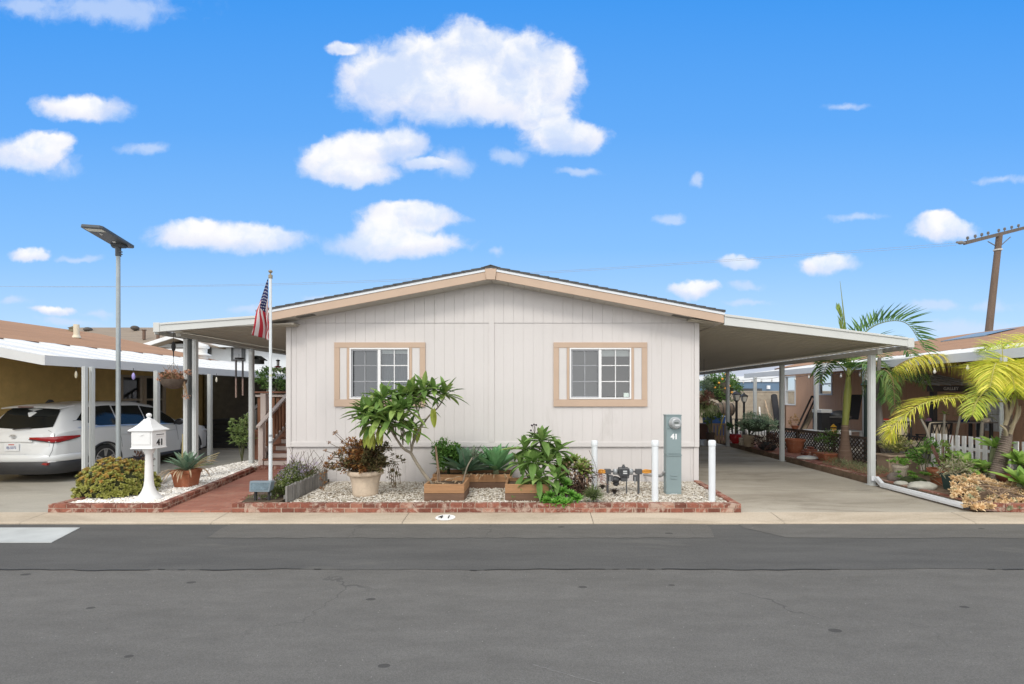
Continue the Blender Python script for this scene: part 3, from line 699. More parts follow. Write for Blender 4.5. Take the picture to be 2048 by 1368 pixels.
mb = MB(); zt = zo+.028; mb.box(xo-.03, xo, YF+.07, 26.5, zt-.08, zt-.004); mb.box(xo+.001, xo+.05, YF+.07, 26.5, zt-.08, zt-.07); mb.build('gutter', M('gutter_metal', (.36, .35, .31), .5, .05), cp)
zbm = zo-.03
GW_ = M('gutter_white', (.80, .80, .78), .6, .03)
mb = MB(); mb.box(xo+.051, xo+.056, YF+.07, 26.5, zt-.09, zo+.13); mb.build('gutter_lip', GW_, cp)
mb = MB(); zbm = zo-.03; mb.box(7.0, 7.1, YF+.35, 26.4, zbm-.1, zbm); mb.build('beam', M('beam_metal', (.5, .49, .44), .5, .05), cp)
for y in (10.1, 13.75, 17.6, 21.6, 25.6):
    mb = MB(); post(mb, 7.05, y, 0, zbm-.1, .105); p_ = mb.build('post', aluP, cp, bevel=.003)
    mb = MB(); mb.box(6.97, 7.13, y-.085, y+.085, 0, .012); mb.build('base_plate', alu, p_)
mb = MB(); mb.bar((7.08, 10.0, .16), (7.02, 9.75, .075), .07, .085); mb.bar((7.02, 9.76, .07), (7.03, 7.86, .075), .075, .085); mb.bar((7.02-.041, 9.7, .07), (7.03-.041, 7.87, .075), .006, .03)
mb.box(7.03-.045, 7.03+.045, 10.0, 10.03, .1, .2); d_ = mb.build('downspout', M('downspout_white', (.75, .77, .8), .4, .04), cp, bevel=.004)
mb = MB(); mb.box(6.985, 7.075, 7.83, 7.87, .03, .125); mb.build('downspout_end', M('black_plastic', (.03, .03, .035), .5), d_)
# left entry awning
aw = thing('entry_awning', 'flat white metal awning on slim posts over the entry left of the house', 'awning', (-7.35, 10.35, 0))
xo = X(309, YF); zo = Z(663, YF)+.03; xi = XL-.02; SA = .045; zi = zo+SA*(xi-xo)
mb = MB(); ribbed(mb, xi+.3, zi+.3*SA, xo+.03, zo+.01, YF+.06, 22.5); mb.build('roof_panel', pan, aw)
mb = MB(); xe_ = XM-XE
mb.prism([(xo, Z(664, YF)), (xe_, Z(648, YF)), (xe_, Z(633, YF)), (xo, Z(648, YF))], YF, YF+.05)
mb.prism([(xo+.11, Z(650, YF)), (xe_, Z(636, YF)), (xe_, Z(631, YF)), (xo+.11, Z(646, YF))], YF-.02, YF+.03)
mb.box(xo-.02, xo+.1, YF-.012, YF+.06, Z(664, YF), Z(645, YF)); mb.build('fascia', alu, aw, bevel=.004)
mb = MB(); mb.box(xo, xo+.03, YF+.07, 22.5, zo-.075, zo+.006); mb.box(xo-.05, xo-.001, YF+.07, 22.5, zo-.075, zo-.065); mb.build('gutter', MATS['gutter_metal'], aw)
mb = MB(); mb.box(xo-.056, xo-.051, YF+.07, 22.5, zo-.08, zo+.11); mb.build('gutter_lip', GW_, aw)
mb = MB(); mb.box(-7.26, -7.16, YF+.3, 22.4, zo-.09, zo-.02); mb.build('beam', MATS['beam_metal'], aw)
zt = zo-.088
mb = MB(); post(mb, -7.41, 10.3, .06, zt, .075); mb.build('post', aluP, aw, bevel=.003)
mb = MB(); post(mb, -7.26, 10.36, .06, zt, .085); mb.build('post', aluP, aw, bevel=.003)
mb = MB(); mb.box(-7.355, -7.318, 10.3, 10.36, .06, zt); mb.build('post_filler', M('dark_steel', (.06, .065, .065), .5), aw)
mb = MB(); post(mb, -7.36, 12.6, .06, zt, .1); mb.build('post', aluP, aw, bevel=.003)
mb = MB(); post(mb, -7.2, 17.5, 0, zt, .1); mb.build('post', aluP, aw, bevel=.003)
# ---------------------------------------------------------------- the neighbour on the left
bsh = M('brown_shingle', (.38, .21, .115), .95, .16, .9, 30, .012, stretch=(6, .5, 6), stain=(.20, .13, .09), stain_amt=(.6, .85))
whr = M('white_roof_metal', (.70, .70, .68), .85, .05, .8, stretch=(1, .15, 1), stain=(.55, .55, .54), stain_amt=(.58, .8))
fas = M('grey_white_fascia', (.62, .625, .62), .6, .04, 1)
ochre = M('ochre_stucco', (.72, .51, .20), .9, .1, 4, 30, .01)
brownw = M('brown_siding', (.58, .345, .22), .85, .07, 1.5, 0, stretch=(.3, 14, .3))
cream = M('cream_frame', (.55, .46, .36), .6, .05)
glassd = glassmat('dark_window_glass', (.5, .52, .52), .04)
def neigh(side, label, wallmat, y0, y1, plabel, py0, py1, fz, wx, win, posts, pcat='carport'):
    """a long low home whose side faces us, seen along its length, with a flat porch roof in front of it"""
    s = side
    ex = 12.3; ez = 1.9+.1055*ex; rx = 17.0; rz = ez+.225*(rx-ex)
    hm = thing('mobile_home', label, 'house', (s*wx, (y0+y1)/2, 0))
    mb = MB(); mb.prism([(s*ex, ez-.06), (s*ex, ez), (s*rx, rz), (s*(2*rx-ex), ez), (s*(2*rx-ex), ez-.06), (s*rx, rz-.06)][::s], y0-.4, y1+.4)
    rf = mb.build('roof', bsh, hm)
    mb = MB(); mb.box(s*(ex-.012), s*(ex+.0), y0-.4, y1+.4, ez-.16, ez-.0); mb.build('gutter_edge', M('dark_brown_edge', (.13, .08, .055), .8), rf)
    mb = MB(); th = .0
    segs = [(y0, y1)]
    wl = MB()
    # wall with groove lines and real window holes
    ys = sorted(set([y0, y1]+[v for w_ in win for v in w_[:2]]))
    for a, b_ in zip(ys, ys[1:]):
        m_ = (a+b_)/2; h_ = [w_ for w_ in win if w_[0] < m_ < w_[1]]
        if h_: wl.box(s*wx, s*(wx+.1), a, b_, 0, h_[0][2]); wl.box(s*wx, s*(wx+.1), a, b_, h_[0][3], ez-.05)
        else: wl.box(s*wx, s*(wx+.1), a, b_, 0, ez-.05)
    if s > 0:
        y = y0
        while y < y1:
            if not any(w_[0]-.1 < y < w_[1]+.1 for w_ in win): wl.box(wx-.006, wx-.001, y+.012, y+.19, .45, ez-.07)
            y += .2032
    wl.prism([(s*(wx), 0), (s*(2*rx-wx), 0), (s*(2*rx-wx), ez-.06), (s*rx, rz-.08), (s*wx, ez-.06)], y1-.1, y1-.02)
    wl.prism([(s*(wx), 0), (s*(2*rx-wx), 0), (s*(2*rx-wx), ez-.06), (s*rx, rz-.08), (s*wx, ez-.06)], y0+.02, y0+.1)
    wl.build('wall', wallmat, hm)
    for w_ in win:
        a, b_, z0, z1 = w_[:4]; fm = w_[4]; f_ = .07; wm = MB()
        wm.box(s*(wx-.03), s*(wx+.1), a-.05, b_+.05, z1, z1+f_); wm.box(s*(wx-.032), s*(wx+.1), a-.05, b_+.05, z0-f_, z0)
        wm.box(s*(wx-.031), s*(wx+.1), a-.05, a+.03, z0, z1); wm.box(s*(wx-.031), s*(wx+.1), b_-.03, b_+.05, z0, z1)
        wm.box(s*(wx-.01), s*(wx+.06), a+.03, b_-.03, (z0+z1)/2-.03, (z0+z1)/2+.03)
        if len(w_) > 5:
            for k in range(1, w_[5]): yy = lerp(a, b_, k/w_[5]); wm.box(s*(wx-.008), s*(wx+.05), yy-.05, yy+.05, z0, z1)
        wo = wm.build('window', fm, hm)
        g = MB(); xg = s*(wx+.03); g.add([(xg, a, z0), (xg, b_, z0), (xg, b_, z1), (xg, a, z1)], [(0, 1, 2, 3)]); g.build('pane', glassd, wo)
        g = MB(); xg = s*(wx+.16); g.add([(xg, a-.1, z0-.1), (xg, b_+.1, z0-.1), (xg, b_+.1, z1+.1), (xg, a-.1, z1+.1)], [(0, 1, 2, 3)]); g.build('curtain', M('curtain_grey', (.16, .165, .17), .9, .15, 3), wo)
    # porch roof
    px_ = 9.3; pz1 = fz; sl = (ez-.03-pz1)/(ex-px_)
    pr = thing(plabel[0], plabel[1], pcat, (s*px_, (py0+py1)/2, 0))
    mb = MB(); y = py0; k = 0
    while y < py1:
        yb_ = min(y+.4, py1); d = .03 if k % 2 else 0
        mb.prism([(s*px_, pz1+d), (s*(ex+.2), pz1+sl*(ex+.2-px_)+d), (s*(ex+.2), pz1+sl*(ex+.2-px_)-.02), (s*px_, pz1-.02)][::-s], y, yb_); y = yb_; k += 1
    mb.build('roof_panel', whr, pr)
    mb = MB(); mb.box(s*(px_-.03), s*(px_-.002), py0-.04, py1+.04, pz1-.155, pz1+.035); mb.prism([(s*px_, pz1-.155), (s*(ex+.2), pz1+sl*(ex+.2-px_)-.155), (s*(ex+.2), pz1+sl*(ex+.2-px_)+.03), (s*px_, pz1+.03)][::-s], py0-.04, py0-.002)
    mb.build('fascia', fas, pr)
    mb = MB(); mb.prism([(s*(px_+.03), pz1-.155), (s*(ex+.1), pz1+sl*(ex+.1-px_)-.155), (s*(ex+.1), pz1+sl*(ex+.1-px_)-.135), (s*(px_+.03), pz1-.135)][::-s], py0+.01, py1); mb.build('ceiling', M('porch_ceiling', (.42, .38, .3), .8, .05), pr)
    for y, w_ in posts:
        mb = MB(); post(mb, s*9.05, y, 0, pz1-.15, w_); mb.build('post', aluP, pr, bevel=.004)
    return hm, pr
fzL = Z(714, 9.2*9.3/9.3)
fzL = 1.9+(CY-714)/(CX-90)*9.3
winL = [(X(0, 1)*0+12.6*F/(CX-243), 12.6*F/(CX-283), 1.02, 2.42, cream), (12.6*F/(CX-290), 12.6*F/(CX-328), 1.02, 2.42, cream)]
hL, pL = neigh(-1, 'ochre stuccoed mobile home with brown shingle roof behind the white SUV', ochre, 7.2, 18.5,
   ('neighbour_carport', 'white sloping porch roof over the white SUV, left of the house'), 9.2, 21, fzL, 12.6, winL, [(9.74, .07), (9.9, .07), (11.6, .095), (13.5, .095), (16.5, .1), (20, .1)])
mb = MB(); mb.box(-9.36, -9.0, 9.7, 9.9, 0, .0001) if False else None
# roof furniture of the left home
def onroof(px, y):      # point on the left brown slope seen at pixel px
    x = (px-CX)/F*y; return V((x, y, 1.9+.1055*12.3+.225*(-x-12.3)))
p = onroof(153, 15.2)
mb = MB(); mb.tube([p+V((0, 0, -.05)), p+V((0, 0, .42))], .075, 12); mb.lathe([(.115, .0), (.085, .08), (.078, .09)], 12, p); mb.build('vent_pipe', M('cream_pipe', (.68, .62, .48), .6, .06), hL, smooth=40)
p = onroof(147, 17.2); mb = MB(); mb.lathe([(.14, 0), (.12, .12), (.16, .13), (.02, .2)], 12, p); mb.build('roof_vent', M('olive_vent', (.2, .17, .1), .7), hL, smooth=40)
p = onroof(402, 19.5)
p = V((X(404, 18.3), 18.3, 1.9+.1055*12.3+.05)); mb = MB(); mb.lathe([(.2, -.3), (.2, .08), (.3, .1), (.3, .14), (.17, .2), (.17, .36), (.24, .38), (.24, .46), (.05, .5)], 14, p); mb.build('roof_vent', whr, hL, smooth=40)
# small lamps and dangling bulbs along the carport edge
for px, y, col, lab in ((267, 10.6, (.42, .36, .75), 'small violet glass ornament hanging under the carport edge above the SUV'), (152, 9.8, (.75, .68, .5), 'small cream lamp under the carport edge left of the double post'), (433, 13.3, (.8, .75, .62), 'small cream lamp beside the slim post near the dark steps')):
    x = (px-CX)/F*y; z0 = fzL-.16; k_ = 1 if px == 267 else .7; t = thing('hanging_lamp', lab, 'lamp', (x, y, z0-.22))
    mb = MB(); mb.tube([(x, y, z0+.02), (x, y, z0-.08)], .006, 6); mb.build('cord', dark, t)
    mb = MB(); mb.lathe([(.008, .12), (.022*k_, .10), (.034*k_, .05), (.028*k_, 0), (.008, -.03*k_)], 12, (x, y, z0-.2)); mb.build('bulb', M('lamp_%d' % px, col, .3, .1), t, smooth=50)
# dark steps with white rail at the far end of the left carport
st = thing('porch_steps', 'dark steps with thin pale rail in the shade at the back of the left carport', 'steps', (-10.4, 17.4, 0))
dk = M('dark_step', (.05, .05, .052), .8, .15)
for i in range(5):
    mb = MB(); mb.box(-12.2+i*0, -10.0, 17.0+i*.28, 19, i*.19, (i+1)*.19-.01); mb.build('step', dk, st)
prl = M('pale_rail', (.5, .48, .45), .6)
mb = MB(); a = V((-9.95, 16.9, 0)); b_ = V((-9.95, 18.6, 0))
mb.bar(a, a+V((0, 0, 1.15)), .09); mb.bar(a+V((-.06, -.05, 1.17)), b_+V((0, 0, 2.1)), .08, .06); mb.bar(a+V((0, 0, .3)), b_+V((0, 0, 1.2)), .05)
for i in range(1, 9): q = a.lerp(b_, i/9); mb.bar(q+V((0, 0, .3+.9*i/9)), q+V((0, 0, 1.13+.95*i/9)), .035)
mb.build('railing', prl, st)
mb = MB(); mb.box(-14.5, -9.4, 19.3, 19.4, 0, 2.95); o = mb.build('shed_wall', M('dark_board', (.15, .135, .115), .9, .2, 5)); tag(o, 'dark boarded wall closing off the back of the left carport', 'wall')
mb = MB(); mb.box(-9.3, -8.2, 18.6, 18.7, 0, 2.6); o = mb.build('board_wall', M('tan_board', (.47, .35, .27), .9, .08, 3)); tag(o, 'tan boarded wall behind the potted shrub at the entry deck', 'wall')

# ---------------------------------------------------------------- the neighbour on the right
fzR = 1.9+(CY-707)/(1951-CX)*9.3+.0
winR = [(12.6*F/(2013-CX), 12.6*F/(1957-CX), .95, 1.95, M('white_frame', (.72, .72, .7), .5, .03), 5), (12.6*F/(1664-CX), 12.6*F/(1640-CX), 1.92, 2.75, MATS['white_frame']), (12.6*F/(1591-CX), 12.6*F/(1572-CX), 1.42, 2.72, MATS['white_frame'])]
hR, pR = neigh(1, 'brown sided mobile home with brown shingle roof right of the driveway', brownw, 7.2, 24.3,
   ('neighbour_porch', 'white sloping porch roof along the brown home on the right'), 7.9, 21.3, fzR, 12.6, winR, [(9.32, .08), (13.2, .11), (15.5, .11), (19.8, .11)])
mb = MB()
for px, y in ((1870, 19.2), (1905, 18.0)):
    x = (px-CX)/F*y
mb.add([(15.2, 18.0, 3.2+.225*2.9+.03), (15.2, 16.3, 3.2+.225*2.9+.03), (16.4, 16.3, 3.2+.225*4.1+.03), (16.4, 18.0, 3.2+.225*4.1+.03)], [(0, 1, 2, 3)]); mb.box(15.15, 16.45, 16.28, 18.02, 3.2+.225*3.0-.1, 3.2+.225*3.0-.0)
mb.build('skylight', M('skylight_grey', (.2, .24, .26), .3), hR)
# a wall, a blue building and a grey roof beyond the driveway
bw = M('block_wall', (.45, .39, .31), .95, .09, 1.2, 20, .01, stain=(.3, .25, .19), stain_amt=(.5, .8))
mb = MB(); z1 = Z(783, 28)
for k in range(9):
    for i in range(26): mb.box(8+i*.41+(k % 2)*.2, 8+i*.41+.402+(k % 2)*.2, 28, 28.2, k*.225, k*.225+.217)
mb.box(7.9, 19, 28.02, 28.18, 0, 2.0); mb.box(7.9, 19, 27.97, 28.23, 2.02, 2.08)
o = mb.build('block_wall', bw); tag(o, 'tan concrete block wall beyond the lamp posts at the end of the driveway', 'wall')
blu = thing('blue_building', 'low blue building with white parapet behind the block wall', 'building', (20, 36, 0))
mb = MB(); mb.box(8, 32, 36, 44, 0, Z(764, 36)); mb.build('wall', M('blue_wall', (.115, .185, .275), .7, .08, 1), blu)
mb = MB(); mb.box(7.9, 32.1, 35.9, 44.1, Z(764, 36), Z(753, 36)); mb.build('parapet', M('white_parapet', (.72, .75, .78), .6, .04), blu)
mb = MB(); mb.box(X(1484, 35.95), X(1524, 35.95), 35.95, 36.05, Z(783, 36), Z(777, 36)); mb.build('window', M('dark_pane', (.05, .055, .06), .2), blu)
mb = MB(); mb.box(X(1534, 35.9), X(1540, 35.9), 35.85, 35.99, Z(778, 36), Z(771, 36)); mb.build('wall_lamp', M('lamp_white', (.8, .82, .85), .4), blu)
gr = thing('grey_building', 'long building with pale grey sloping roof far behind the blue building', 'building', (40, 70, 0))
mb = MB(); mb.prism([(62, 0), (62, Z(753, 62)), (76, Z(728, 76)), (90, Z(753, 62)), (90, 0)], 20, 85, 'x'); mb.build('roof', M('pale_grey_roof', (.40, .42, .46), .8, .06, .3), gr)
# two-storey house far behind on the left
far = thing('two_storey_house', 'pale two storey house with brown tiled roof far behind the left carport', 'house', (-22, 33, 0))
xa, xb = X(60, 31), X(600, 31); ze = Z(690, 31); zr = Z(655, 35)
gw = M('pale_grey_wall', (.66, .70, .74), .8, .03, 1); rt = M('brown_tile', (.27, .215, .16), .95, .15, 2, 12, .04, stretch=(.3, 3, 3))
mb = MB(); mb.box(xa, xb, 31, 40, 0, ze-.1); mb.build('wall', gw, far)
mb = MB(); mb.prism([(30.4, ze-.15), (30.4, ze-.02), (35, zr), (40.6, ze-.02), (40.6, ze-.15)], xa-.5, xb+.5, 'x'); rf = mb.build('roof', rt, far)
mb = MB(); mb.box(xa-.5, xb+.5, 30.3, 30.4, ze-.2, ze); mb.build('gutter', gw, far)
gx0, gx1 = X(287, 29.5), X(420, 29.5); gm_ = (gx0+gx1)/2; zg0, zg1 = Z(691, 29.5), Z(670, 29.5)
mb = MB(); mb.prism([(gx0, zg0), (gm_, zg1), (gx1, zg0), (gx1, zg0-.1), (gm_, zg1-.1), (gx0, zg0-.1)], 29.3, 34); mb.build('porch_gable', rt, far)
mb = MB(); mb.prism([(gx0-.05, zg0-.0), (gm_, zg1+.02), (gx1+.05, zg0), (gx1+.05, zg0-.22), (gm_, zg1-.2), (gx0-.05, zg0-.22)], 29.2, 29.29); mb.box(gx0, gx1, 29.22, 29.28, zg0-.42, zg0-.23); mb.build('barge_board', M('white_barge', (.75, .76, .77), .6), far)
for a, b_, c_, d_ in ((463, 490, 690, 722), (371, 378, 690, 703), (394, 420, 690, 712), (418, 422, 690, 708)):
    mb = MB(); f_ = .1; x0, x1, z0, z1 = X(a, 30.95), X(b_, 30.95), Z(d_, 30.95), Z(c_, 30.95)
    mb.box(x0, x1, 30.9, 31.01, z0, z1); wo = mb.build('window', M('dark_frame', (.07, .075, .08), .6), far)
    if b_-a > 15:
        mb = MB(); mb.box(x0+.18, x1-.18, 30.86, 30.899, z0+.1, z1-.1); mb.build('pane', M('window_grey', (.28, .29, .31), .3, .2, 2), wo)
for px, py in ((288, 665), (316, 668)):
    yy = 31.5; p = P(px, py+14, yy); mb = MB(); mb.tube([p, P(px, py-4, yy)], .09, 8); mb.lathe([(.14, 0), (.14, .06)], 8, P(px, py-4, yy)); mb.build('flue_pipe', M('brown_flue', (.16, .1, .07), .8), far, smooth=40)
for px, py in ((176, 659), (270, 656)):
    p = P(px, py, 34); mb = MB(); mb.ball(p, (.24, .3, .17), 10, 6); mb.build('attic_vent', M('dark_vent', (.09, .08, .07), .8), far, smooth=60)

# ---------------------------------------------------------------- pole and wires
UP = thing('utility_pole', 'tall brown wooden utility pole with cross arm behind the brown roof on the right', 'utility pole', (X(1978, 45), 45, 0))
wd = M('pole_wood', (.15, .105, .078), .95, .2, 1.5, 15, .01, stretch=(6, 6, .4))
pt, pb = P(1999, 468, 45), P(1977, 668, 45); b0 = pb+(pb-pt)*.75
mb = MB(); mb.tube([b0, pb, pt], [.33, .29, .24], 12); mb.build('shaft', wd, UP, smooth=50)
a1, a2 = P(1930, 486, 41.5), P(2075, 449, 50)
mb = MB(); mb.bar(a1, a2, .26, .3); mb.build('cross_arm', M('arm_wood', (.11, .09, .075), .95, .2, 2), UP)
mb = MB(); mb.bar(P(1976, 483, 43.6), P(1990, 491, 45), .06); mb.bar(P(2021, 474, 46.4), P(2004, 489, 45), .06); mb.build('brace', M('arm_steel', (.1, .1, .1), .6), UP)
ins = M('insulator', (.16, .15, .14), .4)
for t in (.03, .12, .2, .28, .42, .5, .6, .7, .86):
    q = a1.lerp(a2, t); mb = MB(); mb.lathe([(.04, 0), (.04, .1), (.11, .14), (.12, .2), (.07, .24), (.11, .28), (.08, .34), (.03, .37)], 8, q+V((0, 0, .15))); mb.build('insulator', ins, UP, smooth=40)
for t in (.0,): 
    q = a1; mb = MB(); mb.bar(q+V((-.9, -.2, 0)), q+V((.1, 0, 0)), .12); mb.ball(q+V((-.45, -.1, 0)), (.28, .16, .16), 8, 5); mb.ball(q+V((-.85, -.2, 0)), .1, 6, 4); mb.build('strain_insulator', ins, UP, smooth=40)
mb = MB(); q = pt.lerp(pb, .16); mb.tube([q+V((0, 0, -.06)), q+V((0, 0, .06))], .335, 12); mb.build('metal_band', M('band', (.5, .48, .44), .5), UP, smooth=40)
wm = M('wire_metal', (.30, .31, .33), .6)
for k, dy in ((0, 0), (1, 7)):
    pts = curve([a1+V((-.9, -.2, -.05-.2*k)), P(1640, 506+dy*.5, 43), P(1080, 544+dy*.4, 45), P(560, 567+dy*.4, 47.5), P(0, 573+dy*.0, 50), P(-500, 560, 53)], 60)
    mb = MB(); mb.tube(pts, .012, 5); o = mb.build('overhead_wire', wm)
    tag(o, 'upper thin wire strung across the sky from the utility pole' if k == 0 else 'lower thin wire strung across the sky from the utility pole', 'wire')

# ---------------------------------------------------------------- solar street lamp
yl = 10.1; xl = X(236.5, yl)
sl_ = thing('street_lamp', 'solar street lamp with flat dark panel head on a galvanised pole', 'street lamp', (xl, yl, 0))
galv = M('galvanised', (.36, .40, .41), .5, .1, 3, metal=.3); dh = M('lamp_head', (.075, .085, .095), .5, .1, metal=.3)
zt = Z(500, yl); mb = MB(); mb.tube([(xl, yl, 0), (xl, yl, zt)], [.044, .036], 14); mb.lathe([(.1, 0), (.1, .015)], 14, (xl, yl, 0)); mb.build('pole', galv, sl_, smooth=50)
mb = MB(); mb.tube([(xl, yl, zt-.13), (xl, yl, zt+.08)], .05, 14); mb.bar((xl+.06, yl-.03, zt-.05), (xl+.11, yl-.03, zt-.05), .02); mb.bar((xl+.06, yl-.03, zt-.1), (xl+.11, yl-.03, zt-.1), .02); mb.tube([(xl-.1, yl, zt+.11), (xl+.14, yl, zt+.11)], .075, 12); mb.build('bracket', dh, sl_, smooth=40)
ca, cb_, cc, cd = V((xl-.80, yl-.45, zt+.50)), V((xl-.46, yl-.6, zt+.53)), V((xl+.30, yl-.1, zt+.10)), V((xl-.06, yl+.2, zt+.10))
mid_ = (ca+cb_)/2; tl = P(251, 493, 10.28); ax = P(181, 451, 9.25)-tl; L_ = ax.length; ax.normalize(); sd = V((1, .03, 0)); sd = (sd-ax*sd.dot(ax)).normalized(); up = ax.cross(sd).normalized()
if up.z < 0: up = -up
def lp(a, b_, c_): return tl+ax*a+sd*b_+up*c_
mb = MB(); wd_ = .185; pr = [(0, -wd_+.04), (.04, -wd_), (L_-.04, -wd_), (L_, -wd_+.04), (L_, wd_-.04), (L_-.04, wd_), (.04, wd_), (0, wd_-.04)]
n = 8; mb.add([lp(a, b_, -.035) for a, b_ in pr]+[lp(a, b_, .02) for a, b_ in pr], [tuple(range(n))[::-1], tuple(range(n, 2*n))]+[(i, (i+1) % n, n+(i+1) % n, n+i) for i in range(n)])
mb.build('head', dh, sl_, bevel=.006)
mb = MB(); mb.add([lp(a, b_, .023) for a, b_ in ((.05, -wd_+.03), (L_-.05, -wd_+.03), (L_-.05, wd_-.03), (.05, wd_-.03))], [(0, 1, 2, 3)]); mb.build('solar_panel', M('solar_panel', (.02, .03, .06), .15), sl_)
mb = MB(); mb.add([lp(a, b_, -.039) for a, b_ in ((L_-.2, -.15), (L_-.06, -.15), (L_-.06, .15), (L_-.2, .15))], [(0, 1, 2, 3)]); mb.build('led_lens', M('led_lens', (.60, .62, .52), .3, .1, 30), sl_)
for a, b_ in ((L_-.3, .0), (.36, .0)):
    mb = MB(); mb.ball(lp(a, b_, -.038), .028, 8, 5); mb.build('sensor', M('sensor_white', (.7, .7, .68), .3), sl_, smooth=60)
# ---------------------------------------------------------------- the white SUV
def make_car(cx, cy):
    car = thing('parked_car', 'white SUV with red tail lights parked under the left carport', 'car', (cx, cy, 0))
    paint, nt_, b_ = nodes('car_paint'); b_.inputs['Base Color'].default_value = (.70, .72, .73, 1); b_.inputs['Roughness'].default_value = .22; b_.inputs['Coat Weight'].default_value = .6; b_.inputs['Coat Roughness'].default_value = .05
    blk = M('car_trim', (.035, .036, .04), .55, .1, 8); rub = M('tyre_rubber', (.022, .022, .022), .85, .15, 12); rimm = M('alloy', (.55, .56, .57), .3, .04, metal=.7)
    gls = M('car_glass', (.012, .014, .014), .06, .1, 2, spec=.35); red = M('tail_red', (.30, .010, .013), .12, .15, 12, spec=.7); dred = M('tail_dark', (.09, .01, .012), .15)
    # key tables along the length y: roofline z, belt z, half widths
    def tab(t):
        def f(y):
            if y <= t[0][0]: return t[0][1]
            for (a, va), (b, vb) in zip(t, t[1:]):
                if y <= b: return lerp(va, vb, ss(0, 1, (y-a)/(b-a))*.35+.65*(y-a)/(b-a))
            return t[-1][1]
        return f
    roof = tab([(-1.12, .80), (-1.06, 1.02), (-.98, 1.14), (-.62, 1.60), (-.50, 1.665), (.3, 1.73), (1.2, 1.725), (1.75, 1.64), (2.65, 1.13), (3.0, 1.08), (3.5, 1.0), (3.75, .82), (3.85, .6)])
    belt = tab([(-1.12, .78), (-1.06, 1.0), (-.95, 1.08), (-.5, 1.12), (2.5, 1.04), (3.0, 1.0), (3.5, .93), (3.75, .78), (3.85, .56)])
    wmax = tab([(-1.12, .76), (-1.06, .84), (-.9, .915), (-.5, .95), (0, .965), (2.8, .962), (3.3, .93), (3.65, .84), (3.85, .66)])
    wroof = tab([(-1.12, .72), (-1.0, .72), (-.62, .60), (.3, .63), (1.6, .60), (2.6, .68), (3.1, .7), (3.85, .55)])
    low0 = tab([(-1.12, .40), (-1.0, .36), (-.5, .30), (3.3, .27), (3.85, .3)])
    ys = sorted(set([-1.12, -1.09, -1.06, -1.02, -.98]+[-.9+.06*i for i in range(79)]+[3.80, 3.85]))
    ra = .42
    def low(y):
        z = low0(y)
        for yc in (0, 2.85):
            d = abs(y-yc)
            if d < ra: z = max(z, .36+math.sqrt(ra*ra-d*d)*.97)
        return z
    def ring(y):
        r, b, w_, wr, l = roof(y), belt(y), wmax(y), wroof(y), low(y)
        up = max(r-b, .02)
        pts = [(0, .26), (w_-.14, .26), (w_-.12, l-.02), (w_-.012, l), (w_, max(l+.03, .62)), (w_+.004, max(l+.06, .76)), (w_-.012, max(l+.08, lerp(.76, b, .55))), (w_-.025, b-.005), (lerp(w_-.045, wr, .05), b+.02*min(1, up*4)), (lerp(w_-.05, wr, .5)+.012, b+up*.45), (wr+.035, b+up*.86), (wr-.03, b+up*.955), (wr*.55, r), (0, r+.012*min(1, up*3))]
        return pts
    mb = MB(); n = 14; vs_ = []; fs = []
    for y in ys:
        h = ring(y); vs_ += [(cx+x, cy+y, z) for x, z in h]+[(cx-x, cy+y, z) for x, z in h[1:-1]]
    m_ = 26
    def idx(i, k, s): return i*m_+(k if s > 0 or k in (0, 13) else 13+k)
    for i in range(len(ys)-1):
        for s in (1, -1):
            for k in range(13):
                q = (idx(i, k, s), idx(i, k+1, s), idx(i+1, k+1, s), idx(i+1, k, s)); fs.append(q[::-s])
    for i, rv in ((0, 1), (len(ys)-1, -1)):
        fs.append(tuple([idx(i, k, 1) for k in range(14)]+[idx(i, k, -1) for k in range(12, 0, -1)])[::rv])
    mb.add(vs_, fs); mb.build('body', paint, car, smooth=38)
    def side(y, t, o=.006, s=1):       # point on the greenhouse side, t from belt to roof rail
        h = ring(y); a, b, c_ = h[8], h[9], h[10]
        x, z = (lerp(a[0], b[0], t*2), lerp(a[1], b[1], t*2)) if t < .5 else (lerp(b[0], c_[0], t*2-1), lerp(b[1], c_[1], t*2-1))
        return (cx+s*(x+o), cy+y, z+o*.3)
    for s in (1, -1):
        for y0, y1, a0, a1 in ((-.62, .42, .1, 1), (.46, 1.28, 1, 1), (1.32, 2.34, 1, .06)):
            mb = MB(); k = 14; lo = []; hi = []
            for i in range(k+1):
                t = i/k; y = lerp(y0, y1, t)
                top = .95
                if a0 < 1: top = .95*ss(-.25, .5, t)+.02; bt_ = .08+.34*(1-ss(0, .55, t)); top = max(top, bt_+.02)
                elif a1 < 1: bt_ = .08; top = lerp(.95, .95, t)
                else: bt_ = .08
                lo.append(side(y, bt_, .007, s)); hi.append(side(y, top, .007, s))
            mb.add(lo+hi, [((i, i+1, k+2+i, k+1+i))[::s] for i in range(k)]); mb.build('side_window', gls, car)
        mb = MB(); k = 20
        lo = [side(lerp(-.6, 2.4, i/k), .02, .009, s) for i in range(k+1)]; hi = [side(lerp(-.6, 2.4, i/k), .07, .009, s) for i in range(k+1)]
        mb.add(lo+hi, [((i, i+1, k+2+i, k+1+i))[::s] for i in range(k)]); mb.build('window_trim', rimm, car)
        # wheel arch lips, sill and crease
        for yc in (0, 2.85):
            mb = MB(); pts = []
            for i in range(25):
                t = pi*i/24; y = yc+(ra+.012)*math.cos(t); pts.append((cx+s*(wmax(y)-.002), cy+y, .36+(ra+.012)*.97*math.sin(t)))
            mb.tube(pts, .02, 6); mb.build('wheel_arch', blk, car, smooth=60)
